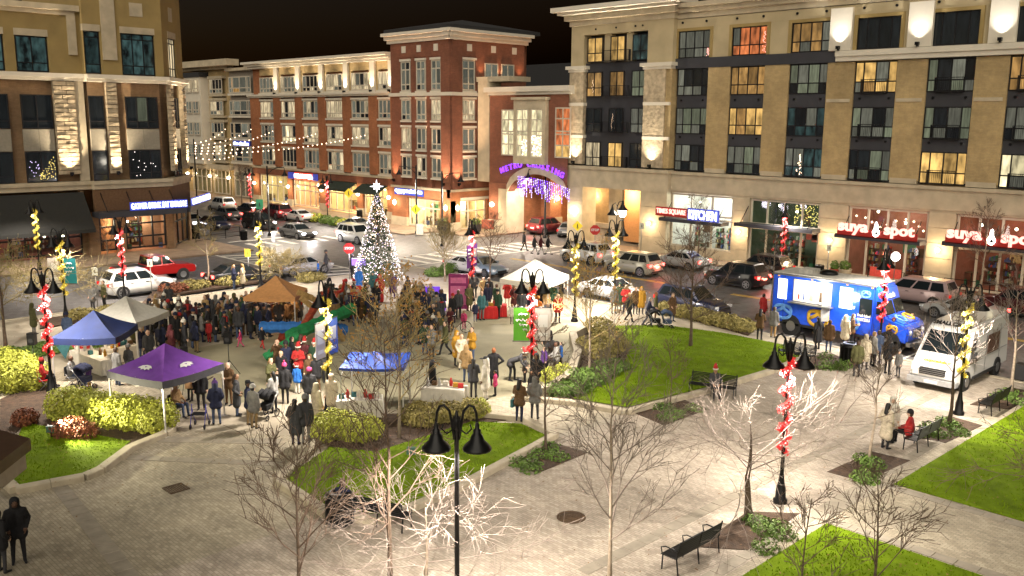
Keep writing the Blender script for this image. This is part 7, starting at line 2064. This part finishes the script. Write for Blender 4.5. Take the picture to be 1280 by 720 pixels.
def fill(poly, n, where, faces, seed, gap=.5):
    # more of the crowd, standing shoulder to shoulder
    rr = random.Random(seed); xs = [p[0] for p in poly]; ys = [p[1] for p in poly]; pts = []; k = 0
    while len(pts) < n and k < 3000:
        k += 1; q = (rr.uniform(min(xs),max(xs)), rr.uniform(min(ys),max(ys)))
        if not inside(q, poly): continue
        w = G(*q)
        if all((w.x-a)**2+(w.y-b)**2 > gap*gap for a, b in SPOTS+[(G(*t).x,G(*t).y) for t in pts]): pts.append(q)
    crowd(pts, where, faces, seed)
fill([(186,398),(250,400),(250,440),(228,446),(188,440)], 9, 'between grey and purple tents', [60,90,150], 21)
fill([(250,402),(332,398),(332,424),(252,430)], 14, 'left of the orange tent', [40,100,200], 22)
fill([(316,396),(376,394),(376,414),(322,420)], 8, 'under the orange tent', [150,180,90], 23)
fill([(405,382),(478,380),(482,408),(410,408)], 14, 'behind the green beam', [60,30,330], 24)
fill([(500,384),(560,390),(560,440),(500,432)], 14, 'right of the christmas tree', [200,250,300], 25)
fill([(585,370),(702,378),(702,400),(585,388)], 8, 'near the white tent', [180,150], 26)
fill([(335,462),(408,462),(404,500),(340,500)], 6, 'beside the choir', [20,180], 27)

# ================================================================ MARKET THINGS
def stand_text(): pass
WC = mat('white_tablecloth',(.62,.58,.5),.9,var=.08); RC = mat('red_cloth',(.5,.02,.02),.9,var=.1)
def table(p, rz, label, w=1.9, d=.75, m=WC, goods=True, seed=1):
    t = thing('market_table', label, 'table', (p.x,p.y,0), rz)
    mb = MB(); n = 14; vs = []; 
    out = []
    for (ax, ay, bx, by) in ((-w/2,-d/2,w/2,-d/2),(w/2,-d/2,w/2,d/2),(w/2,d/2,-w/2,d/2),(-w/2,d/2,-w/2,-d/2)):
        for k in range(n): out.append((ax+(bx-ax)*k/n, ay+(by-ay)*k/n))
    m_ = len(out)
    for z, f in ((.76,1.0),(.72,1.01),(.06,1.05)):
        for i, (x, y) in enumerate(out):
            wv = 1+(.03*math.sin(i*1.9) if z < .5 else 0); vs.append((x*f*wv, y*f*wv*1.02, z))
    fs = [tuple(range(m_))]+[(r*m_+i, (r+1)*m_+i, (r+1)*m_+(i+1)%m_, r*m_+(i+1)%m_) for r in range(2) for i in range(m_)]
    mb.add(vs, fs); mb.build('cloth', m, t)
    if goods:
        rr = random.Random(seed)
        for k in range(7):
            x = -w/2+.2+k*(w-.4)/6; c = rr.choice(['red','white','teal','mustard','silver','brown'])
            mb = MB()
            if rr.random() < .5: mb.lathe([(.07,0),(.075,.2),(.04,.26),(.035,.34),(.0001,.345)], 8, (x,rr.uniform(-.2,.2),.765))
            else: mb.obox((x,rr.uniform(-.2,.2),.765+.09), .2,.16,.18)
            o = mb.build('goods', cloth(c), None, (0,0,0)); o.parent = t
    return t
p = G(118,462); table(p, .1, 'white clothed vendor table under the blue tent', 3.0, .8, seed=3)
p = G(150,452); table(p, PI/2, 'white clothed side table under the blue tent', 1.6, .7, seed=4)
p = G(556,505); table(p, .6, 'white clothed craft table right of the blue canopy', 1.8, .75, seed=5)
p = G(609,398); table(p, YAW, 'red clothed table before the white tent', 1.2, .7, RC, seed=6)
p = G(627,396); table(p, YAW, 'small red clothed stand before the white tent', .6, .6, RC, False)
p = G(450,520); table(p, .9, 'white clothed table under the bright blue canopy', 1.8, .8, seed=7)
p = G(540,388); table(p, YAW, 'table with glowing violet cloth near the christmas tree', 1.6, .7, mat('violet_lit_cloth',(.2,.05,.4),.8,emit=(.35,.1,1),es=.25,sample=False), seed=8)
# pennants on the vendor table
for x, c, lb_ in ((80,'teal','teal triangular pennant hanging at the vendor table'),(103,'red','red triangular pennant hanging at the vendor table')):
    a = G(x,455,.0); s = .55 if c == 'red' else .4
    ux = Vector((_cy,_sy,0)); b = a-ux*0
    q = [b-ux*s+Vector((0,0,1.05)), b+ux*s+Vector((0,0,1.0)), b+ux*.1+Vector((0,0,.25))]
    f_ = Vector((_sy,-_cy,0))*.02
    mb = MB(); mb.add(q+[v+f_ for v in q], [(0,1,2),(5,4,3),(0,3,4,1),(1,4,5,2),(2,5,3,0)]); tag(mb.build('pennant', cloth(c)), lb_, 'flag')
# maroon kiosk panel, posters
def panel(px, py, w, h, m, label, printm=None, name='poster_stand', cat='sign', z0=.1):
    p = G(px, py); t = thing(name, label, cat, (p.x,p.y,0), YAW)
    mb = MB(); mb.box(-w/2,-.06,z0,w/2,.06,z0+h); mb.build('board', m, t)
    mb = MB(); mb.box(-w/2+.02,-.1,0,-w/2+.1,.1,z0); mb.box(w/2-.1,-.1,0,w/2-.02,.1,z0); mb.build('foot', M_BLACK, t)
    if printm: mb = MB(); mb.box(-w*.4,-.066,z0+h*.12,w*.4,-.062,z0+h*.66); mb.box(-w*.4,-.066,z0+h*.74,w*.4,-.062,z0+h*.9); mb.build('print', printm, t)
    return t
panel(573,388,1.2,2.2,mat('magenta_board',(.12,.008,.05),.6,emit=(.5,.02,.2),es=.05,sample=False),'tall maroon lit panel stand behind the crowd', mat('pink_print',(.5,.12,.25),.6))
panel(537,388,1.3,.7,mat('violet_screen',(.1,.03,.3),.4,var=.4,scale=3,emit=(.25,.08,1),es=.25,sample=False),'glowing violet screen behind the dim crowd',None,'screen','screen',.8)
panel(449,352,1.0,.5,mat('violet_screen2',(.1,.03,.3),.4,var=.4,scale=3,emit=(.5,.3,1),es=.4,sample=False),'small glowing violet screen left of the christmas tree',None,'screen','screen',1.2)
panel(438,372,1.5,.7,mat('red_board',(.45,.03,.02),.7),'red board at the foot of the christmas tree',None,'board','board',.1)
panel(464,378,1.3,.8,mat('red_board',(.45,.03,.02),.7),'red low barrier before the red gown',None,'barrier','barrier',.05)
panel(1007+25,424,.7,1.6,mat('back_of_sign',(.3,.28,.25),.6),'grey back of a menu board before the food truck',None,'menu_board','sign',1.0)
p = G(525,293); t = thing('sandwich_board','white folding sandwich board on the pavement before the brick tower','sign',(p.x,p.y,0),YAW)
for s in (-1,1): MB().obox((0,s*.22,.55), .7,.04,1.1, Matrix.Rotation(s*.3,3,'X')).build('board', mat('white_board',(.65,.62,.55),.6), t)
# coloured cloth wound timbers: a leaning frame of beams
sc = thing('beam_sculpture','leaning timber frame wrapped in green blue and red cloth in the crowd','sculpture',(G(385,430).x,G(385,430).y,0))
def at(px, py, z): return G(px, py, z)
GRN = mat('green_wrap',(.01,.17,.05),.8,var=.25,scale=5); BLU = mat('blue_wrap',(.02,.13,.40),.8,var=.2,scale=5); RDW = mat('red_wrap',(.32,.05,.02),.8,var=.25,scale=5); TIM = mat('pale_timber',(.42,.27,.10),.75,var=.25,scale=6)
def wrapbeam(a, b, r, m, nm='beam'):
    mb = MB(); a, b = Vector(a), Vector(b); n = 16; pts = [a.lerp(b, k/n) for k in range(n+1)]
    mb.tube(pts, [r*(1+.12*math.sin(k*2.4)) for k in range(n+1)], 7, smooth=False); mb.build(nm, m, sc, world=True)
wrapbeam(at(331,447,.25), at(374,418,1.3), .2, GRN); wrapbeam(at(362,420,1.1), at(440,386,1.6), .33, GRN); wrapbeam(at(326,409,.9), at(400,409,1.0), .3, BLU); wrapbeam(at(402,408,1.0), at(430,412,.5), .3, BLU)
wrapbeam(at(376,414,1.0), at(403,368,2.2), .2, RDW); wrapbeam(at(405,366,2.3), at(420,372,2.0), .32, RDW); wrapbeam(at(355,418,.5), at(353,426,.2), .25, RDW)
for a, b in (((376,372,2.2),(396,388,1.4)),((414,402,1.5),(430,424,.1)),((372,365,2.4),(390,372,2.0)),((384,370,2.0),(400,378,1.6))):
    mb = MB(); mb.beam(at(*a), at(*b), .14, .3); mb.build('timber', TIM, sc, world=True)
mb = MB(); mb.ball(at(445,382,.75), .85, 14); tag(mb.build('fabric_dome', mat('red_wrap',(.32,.05,.02),.8)), 'rust red fabric dome at the end of the green beam', 'dome')
mb = MB(); mb.tube([at(421,366,2.0),at(428,363,2.2),at(430,355,2.6),at(429,350,2.9)], [.12,.09,.07,.05], 8); tag(mb.build('striped_pole', mat('red_pole',(.5,.03,.02),.6)), 'curved red pole rising beside the sculpture', 'pole')

# benches
def bench(p, rz, label, L=1.8):
    t = thing('park_bench', label, 'bench', (p.x,p.y,0), rz, 'black metal park benches')
    for i in range(8): MB().box(-L/2,-.24+i*.062,.435,L/2,-.2+i*.062,.455).build('seat_slat', M_BLACK, t)
    for i in range(7): MB().obox((0,.27+.03*i*.35,.5+i*.062), L,.02,.042).build('back_slat', M_BLACK, t)
    for x in (-L/2+.04,0,L/2-.04):
        mb = MB(); mb.tube([(x,-.22,0),(x,-.2,.43)], .022, 6); mb.tube([(x,.3,0),(x,.24,.43),(x,.36,.95)], .022, 6); mb.tube([(x,-.22,.43),(x,.25,.43)], .02, 6); mb.build('leg', M_BLACK, t)
        mb = MB(); mb.tube([(x,-.22,.43),(x,-.26,.62),(x,-.12,.68),(x,.27,.66)], .018, 6); mb.build('armrest', M_BLACK, t)
bench(G(862,700), rad(-90), 'black slatted bench at the bottom beside the wide tree bed', 2.0)
bench(G(1150,556), rad(-90), 'black slatted bench with the person in red on the promenade', 2.0)
bench(G(1240,512), rad(-90), 'black slatted bench nearest the van on the promenade', 2.0)
bench(G(890,494), rad(20), 'black bench on the near edge of the right lawn', 2.0)
bench(G(995,452), rad(0), 'black bench at the right end of the round lawn', 1.8)
p = G(478,655); bench(p, rad(200), 'dark bench behind the near lamp at the central lawn', 1.8)
# bins, planters
def bin_(p, label, r=.33, h=.95, m=None, name='litter_bin'):
    t = thing(name, label, 'bin', (p.x,p.y,p.z))
    mb = MB(); mb.lathe([(r*.85,0),(r,.06),(r,h*.86),(r*1.06,h*.87)], 14); b = mb.build('body', m or M_BLACK, t)
    for k in range(14):
        a = k*2*math.pi/14; mb = MB(); mb.obox((math.cos(a)*r*1.01,math.sin(a)*r*1.01,h*.46), .025,.05,h*.78, Matrix.Rotation(a,3,'Z')); mb.build('slat', M_BLACK, b)
    mb = MB(); mb.lathe([(r*1.08,h*.87),(r*1.08,h*.92),(r*.8,h),(r*.45,h*1.01),(r*.45,h*.9)], 14); mb.build('lid', M_BLACK, t)
bin_(G(1062,456), 'large black bin before the food truck queue', .48, 1.1)
p = G(425,655); bin_(p, 'black litter bin behind the white branches at the central lawn', .4, 1.0)
bin_(Vector((-33.0,65.3,0)), 'black bin on the far pavement left of the first red sign')
bin_(G(305,300), 'black bin at the far corner beside the fence'); bin_(G(244,298), 'black bin at the foot of the lettered corner')
bin_(PY(450,275,59.5)*Vector((1,1,0)) if False else Vector((-90.5,63.2,0)), 'black bin before the awning shop')
def planter(p, label, r=.45, h=.7, m=None):
    t = thing('planter', label, 'planter', p); mb = MB(); mb.lathe([(r*.7,0),(r*.85,.1),(r,h*.9),(r*1.05,h),(r*.9,h),(r*.9,h*.9),(.0001,h*.88)], 14); mb.build('pot', m or M_STONE, t)
    mb = MB(); leaf_cloud(mb, [((p[0],p[1],h+.25),r*.9,r*.9,.4)], 350, .08, R); mb.build('plant', M_LEAFG, t, world=True)
planter((-31.3,66.0,0), 'pale planter on the pavement behind the food truck', .5, .75); planter((-32.0,65.7,0), 'red planter beside the pale planter', .35, .7, mat('red_pot',(.4,.05,.03),.6))
planter((-73.6,61.9,0), 'dark planter at the corner of the brick tower', .6, .8, M_CHAR); planter((-71.2,64.4,0), 'dark planter right of the tower cafe windows', .6, .8, M_CHAR)
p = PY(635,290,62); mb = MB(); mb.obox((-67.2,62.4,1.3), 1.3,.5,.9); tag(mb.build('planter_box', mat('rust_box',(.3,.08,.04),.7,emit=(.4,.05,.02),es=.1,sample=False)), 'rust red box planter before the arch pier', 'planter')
# signs on posts
def sign(p, label, shape, m, h=2.3, edge=None, rz=YAW, s=.38, txt=None, tm=None):
    t = thing('road_sign', label, 'sign', (p.x,p.y,0), rz)
    mb = MB(); mb.tube([(0,.03,-.1),(0,.03,h+s*.4)], .03, 6); mb.build('post', M_STEEL, t)
    n = {'oct':8,'dia':4,'rect':4}[shape]; a0 = {'oct':math.pi/8,'dia':math.pi/2,'rect':math.pi/4}[shape]
    pts = [(math.cos(a0+2*math.pi*k/n)*s, math.sin(a0+2*math.pi*k/n)*s*(1.4 if shape == 'rect' else 1)) for k in range(n)]
    mb = MB(); mb.xprism([(x,h+z) for x, z in pts], -.02, .0); o = mb.build('plate', m, t)
    if txt:
        me = text_mesh(txt, s*.62, .004, .01, 'CENTER')
        for v in me.vertices: x, y, z = v.co; v.co = (x, -.026-z, h+y-s*.2)
        put('lettering', me, tm, o)
    elif shape != 'oct':
        mb = MB(); mb.ball((0,-.03,h+s*.32), s*.1, 6); mb.box(-s*.1,-.03,h-s*.15,s*.1,-.022,h+s*.2); mb.box(-s*.13,-.03,h-s*.5,-s*.02,-.022,h-s*.15); mb.box(s*.04,-.03,h-s*.5,s*.15,-.022,h-s*.15); mb.build('symbol', mat('black_print',(.01,.01,.01),.6), o)
    return t
SR = mat('sign_red',(.5,.02,.02),.5,var=.05); SY = mat('sign_yellow',(.75,.55,.03),.5,var=.05,emit=(1,.75,.05),es=.15,sample=False); SG = mat('sign_green',(.02,.2,.1),.5,var=.05); WPR = mat('white_print',(.75,.75,.72),.7)
g_ = G(743,322); sign(g_, 'red octagonal stop sign before the arcade', 'oct', SR, 2.4, s=.45, txt='STOP', tm=WPR)
g_ = G(437,349); sign(g_, 'red octagonal stop sign left of the christmas tree', 'oct', SR, 2.3, s=.42, txt='STOP', tm=WPR)
g_ = G(721,325); sign(g_, 'yellow diamond sign before the arcade pier', 'dia', SY, 2.9, s=.45)
g_ = Vector((-86.5,59,0)); sign(g_, 'yellow diamond sign beside the christmas tree star', 'dia', SY, 3.4, s=.55)
g_ = G(520,295); sign(g_, 'yellow green pedestrian sign on the road lamp before the brick tower', 'dia', mat('sign_lime',(.6,.65,.02),.5,emit=(.9,1,.05),es=.2,sample=False), 2.7, s=.5)
g_ = G(122,385); sign(g_, 'small pale parking sign at the left kerb', 'rect', mat('pale_sign',(.55,.55,.45),.5), 2.3, s=.25)
g_ = G(190,372); sign(g_, 'small pale parking sign before the white hatchback', 'rect', mat('pale_sign',(.55,.55,.45),.5), 2.3, s=.25)
g_ = G(311,352); sign(g_, 'yellow narrow sign on a post beside the yellow kerb shrub', 'rect', SY, 2.1, s=.28)
g_ = G(326,292); sign(g_, 'green street name sign at the far crossing', 'rect', SG, 3.0, s=.5)
sign(Vector((-27.3,65.4,0)), 'round white globe sign before the first red sign', 'oct', E_CEILW, 2.2, s=.34)
sign(Vector((-32.4,65.4,0)), 'small parking sign by the far planter', 'rect', mat('pale_sign',(.55,.55,.45),.5), 2.3, s=.25)
sign(Vector((-50.2,65.4,0)), 'parking sign before the arcade pier with lit sconce', 'rect', mat('pale_sign',(.55,.55,.45),.5), 2.4, s=.28)
# fence panels at the corners
def railing(a, b, label, h=1.0, name='railing_fence'):
    a, b = Vector(a), Vector(b); t = thing(name, label, 'fence', a)
    n = max(2, round((b-a).length/1.5))
    for k in range(n+1):
        p = a.lerp(b, k/n); MB().box(p.x-.03,p.y-.03,0,p.x+.03,p.y+.03,h).build('post', M_BLACK, t, world=True)
    for z in (h,.55,.15): MB().beam(a+Vector((0,0,z)), b+Vector((0,0,z)), .03, .04).build('rail', M_BLACK, t, world=True)
a, b = G(245,303), G(300,296); railing((a.x,a.y,0), (b.x,b.y,0), 'black fence at the far corner before the dark sedan')
railing((-29.5,66.0,0), (-25.5,66.0,0), 'black terrace fence before the first red sign'); railing((-24.0,66.0,0), (-18,66.0,0), 'black terrace fence before the second red sign')
# strollers, walker, bicycle, speaker
def wheel(mb, x, y, z, r, ax='x', t=.02):
    pts = []
    for k in range(13):
        a = k/12*2*math.pi; pts.append((x, y+math.cos(a)*r, z+math.sin(a)*r))
    mb.tube(pts, t, 5, cap=False)
    for k in range(4):
        a = k*math.pi/4; mb.tube([(x,y-math.cos(a)*r,z-math.sin(a)*r),(x,y+math.cos(a)*r,z+math.sin(a)*r)], .006, 3)
def stroller(p, face, label, cm):
    rz = YAW+rad(180)-rad(face); t = thing('stroller', label, 'stroller', (p.x,p.y,0), rz)
    for x in (-.26,.26):
        for y, r in ((-.35,.1),(.3,.15)):
            mb = MB(); wheel(mb, x, y, r+.01, r, t=.025); mb.build('wheel', M_TYRE, t)
    mb = MB()
    for x in (-.24,.24): mb.tube([(x,-.35,.12),(x,.1,.62),(x,.45,1.02)], .016, 5); mb.tube([(x,.3,.16),(x,0,.55)], .016, 5)
    mb.tube([(-.24,.45,1.02),(.24,.45,1.02)], .02, 5); mb.build('frame', M_STEEL, t)
    mb = MB(); mb.xprism([(-.2,.38),(.2,.38),(.22,.6),(-.22,.6)], -.3, .15); mb.obox((0,.2,.75), .42,.06,.5, Matrix.Rotation(-.35,3,'X')); mb.build('seat', cm, t)
    mb = MB(); pts = [(-.22,.22,.85)]; 
    for x in (-.22,.0,.22): mb.tube([(x,.25,.95),(x,.05,1.08),(x,-.18,1.0),(x,-.28,.86)], .13 if x == 0 else .09, 6)
    mb.build('hood', cm, t)
stroller(G(334,522), 200, 'black stroller beside the person in grey coat', cloth('black')); stroller(G(818,411), 90, 'stroller pushed along the path by the right lawn', cloth('black')); stroller(G(832,412), 90, 'blue bag stroller beside the pushed stroller', cloth('denim')); stroller(G(690,455), 200, 'dark stroller by the seat wall', cloth('charcoal')); stroller(G(105,487), 100, 'small navy stroller beside the vendor table', cloth('navy'))
t = thing('rollator', 'blue walker with seat before the purple tent', 'walker', (G(250,534).x,G(250,534).y,0), YAW)
for x in (-.27,.27):
    for y in (-.28,.28): mb = MB(); wheel(mb, x, y, .1, .09, t=.02); mb.build('wheel', M_TYRE, t)
mb = MB(); bm_ = mat('blue_frame',(.05,.05,.35),.4)
for x in (-.27,.27): mb.tube([(x,-.28,.1),(x,-.1,.55),(x,.0,.92)], .018, 5); mb.tube([(x,.28,.1),(x,-.02,.8)], .018, 5)
mb.tube([(-.27,-.1,.55),(.27,-.1,.55)], .018, 5); mb.build('frame', bm_, t); MB().box(-.25,-.2,.53,.25,.15,.57).build('seat', cloth('black'), t)
t = thing('bicycle', 'dark bicycle standing by the kiosk crowd', 'bicycle', (G(571,416).x,G(571,416).y,0), YAW+rad(90))
for y in (-.5,.5): mb = MB(); wheel(mb, 0, y, .34, .32, t=.022); mb.build('wheel', M_TYRE, t)
mb = MB(); mb.tube([(0,-.5,.34),(0,-.4,.85),(0,-.38,1.0)], .018, 5); mb.tube([(0,-.4,.8),(0,.12,.78),(0,.0,.32),(0,-.4,.75)], .018, 5); mb.tube([(0,.12,.8),(0,.5,.34),(0,0,.32)], .014, 5); mb.tube([(0,.1,.78),(0,.14,.95)], .015, 5); mb.build('frame', cloth('maroon'), t)
mb = MB(); mb.tube([(-.25,-.34,1.02),(.25,-.34,1.02)], .014, 5); mb.build('handlebar', M_BLACK, t); MB().obox((0,.15,.96), .14,.25,.06).build('saddle', M_BLACK, t)
def speaker(p, label, rz):
    t = thing('loudspeaker', label, 'speaker', (p.x,p.y,0), rz)
    mb = MB(); mb.obox((0,0,1.75), .32,.3,.55); o = mb.build('cabinet', M_BLACK, t); mb = MB(); mb.tube([(0,-.151,1.68),(0,-.16,1.68)], .11, 12); mb.build('cone', M_PLAST, o)
    mb = MB(); mb.tube([(0,0,0.3),(0,0,1.5)], .02, 6); mb.build('pole', M_BLACK, t)
    for k in range(3):
        a = k*2.1; MB().tube([(0,0,.7),(math.cos(a)*.5,math.sin(a)*.5,.02)], .014, 5).build('leg', M_BLACK, t)
speaker(G(287,468), 'black loudspeaker on tripod right of the purple tent', YAW); speaker(G(232,490), 'black tripod speaker under the purple tent', YAW+.6); speaker(G(44,470), 'loudspeaker on tripod beside the seated person in red', YAW)
def chair(p, rz, label, m):
    t = thing('folding_chair', label, 'chair', (p.x,p.y,0), rz)
    MB().box(-.24,-.22,.42,.24,.22,.46).build('seat', m, t); MB().obox((0,.24,.72), .46,.03,.4).build('backrest', m, t)
    for x in (-.24,.24):
        MB().tube([(x,-.24,0),(x,.2,.62)], .013, 5).build('leg', M_STEEL, t); MB().tube([(x,.26,0),(x,-.2,.44)], .013, 5).build('leg', M_STEEL, t)
for px_, py_, f_, lb_, c_ in ((56,487,60,'red folding chair under the seated person in red','red'),(222,521,110,'dark folding chair under the person in tan jacket','black'),(248,499,210,'folding chair of the seated guitarist','black'),(92,483,90,'folding chair beside the vendor table','charcoal')):
    chair(G(px_,py_), YAW+rad(180)-rad(f_), lb_, cloth(c_))
# guitar of the seated musician
p = G(246,499); t = thing('guitar','brown guitar held by the seated musician','guitar',(p.x+.25,p.y-.15,.72),YAW+.5)
mb = MB(); mb.obox((0,0,0), .36,.09,.3); mb.obox((-.28,0,.0), .26,.09,.24); mb.build('body', M_WOOD, t); MB().beam((.15,0,0),(.75,0,.25), .05, .04).build('neck', M_BARK, t)
# small lawn floodlights
for x, y, lb_ in ((65,549,'small green floodlight on the left lawn by the hedge'),(514,577,'small green floodlight on the central lawn')):
    p = G(x,y); t = thing('floodlight', lb_, 'light', (p.x,p.y,.1), YAW); MB().obox((0,0,.3), .3,.16,.24).build('housing', mat('green_metal',(.05,.12,.09),.5), t); MB().box(-.02,-.02,0,.02,.02,.2).build('stake', M_BLACK, t)
p = G(65,549); light('SPOT', (p.x+.25,p.y+.1,.85), 700, (1,.92,.6), .08, G(140,528,.6)-Vector((p.x,p.y,.6)), rad(130), .6)
# generator and crates by the van
mb = MB(); mb.obox((0,0,.45), .8,.6,.7); mb.tube([(-.4,-.2,.15),(-.46,-.2,.15)], .15, 10); mb.tube([(.4,-.2,.15),(.46,-.2,.15)], .15, 10)
p = G(1258,478); tag(mb.build('generator', M_PLAST, None, (p.x+.5,p.y+.8,0)), 'black generator on wheels behind the van at right edge', 'generator')
# eave of the building the picture is taken from, at the left edge
p = G(38,548,5.0); t = thing('roof_eave', 'brown metal canopy corner reaching in at the left edge', 'canopy', (p.x,p.y,5.0))
d1 = (G(-60,520,5.0)-p); d1.z = 0; d2 = (G(-30,600,5.0)-p); d2.z = 0
a, b, c = p, p+d1*1.5, p+d2*1.5
mb = MB(); mb.prism([(a.x,a.y),(b.x,b.y),((b+d2*1.5).x,(b+d2*1.5).y),(c.x,c.y)], 4.75, 5.0); mb.build('roof_panel', mat('brown_metal',(.10,.055,.035),.35,metal=.4,var=.15), t, world=True)
k = (b+c)/2-a; k.normalize(); a2, b2, c2 = a+k*.12, b+k*.12, c+k*.12
mb = MB(); mb.prism([(a2.x,a2.y),(b2.x,b2.y),((b2+d2*1.5).x,(b2+d2*1.5).y),(c2.x,c2.y)], 4.35, 4.75); mb.build('fascia', mat('pale_metal',(.38,.33,.26),.5,var=.08), t, world=True)

# fallen leaves blown over lawns and paving
rr = random.Random(77); mb = MB()
for (x0, y0, x1, y1, n) in ((-32,26,-20,42,500),(-11,16,-5,24,260),(-11,29,-4,43,420),(-29,13,-20,25,360),(-22,16,-12,44,420),(-36,6,-26,16,200),(-57,8,-45,44,260)):
    for _ in range(n):
        x, y = rr.uniform(x0,x1), rr.uniform(y0,y1); a = rr.uniform(0,6.28); s = rr.uniform(.025,.05)
        z = .03 if (x > -22.2 and x < -12) or x < -45 else .2
        if x > -12: z = .1
        c, d = math.cos(a)*s, math.sin(a)*s
        mb.add([(x-c,y-d,z),(x+d*.6,y-c*.6,z+.012),(x+c,y+d,z+.004),(x-d*.6,y+c*.6,z+.016)], [(0,1,2,3)])
tag(mb.build('fallen_leaves', mat('dry_leaf',(.22,.12,.04),.9,var=.4,scale=2,coord='World')), 'dry brown leaves scattered over lawns and paving', 'leaves', kind='stuff')
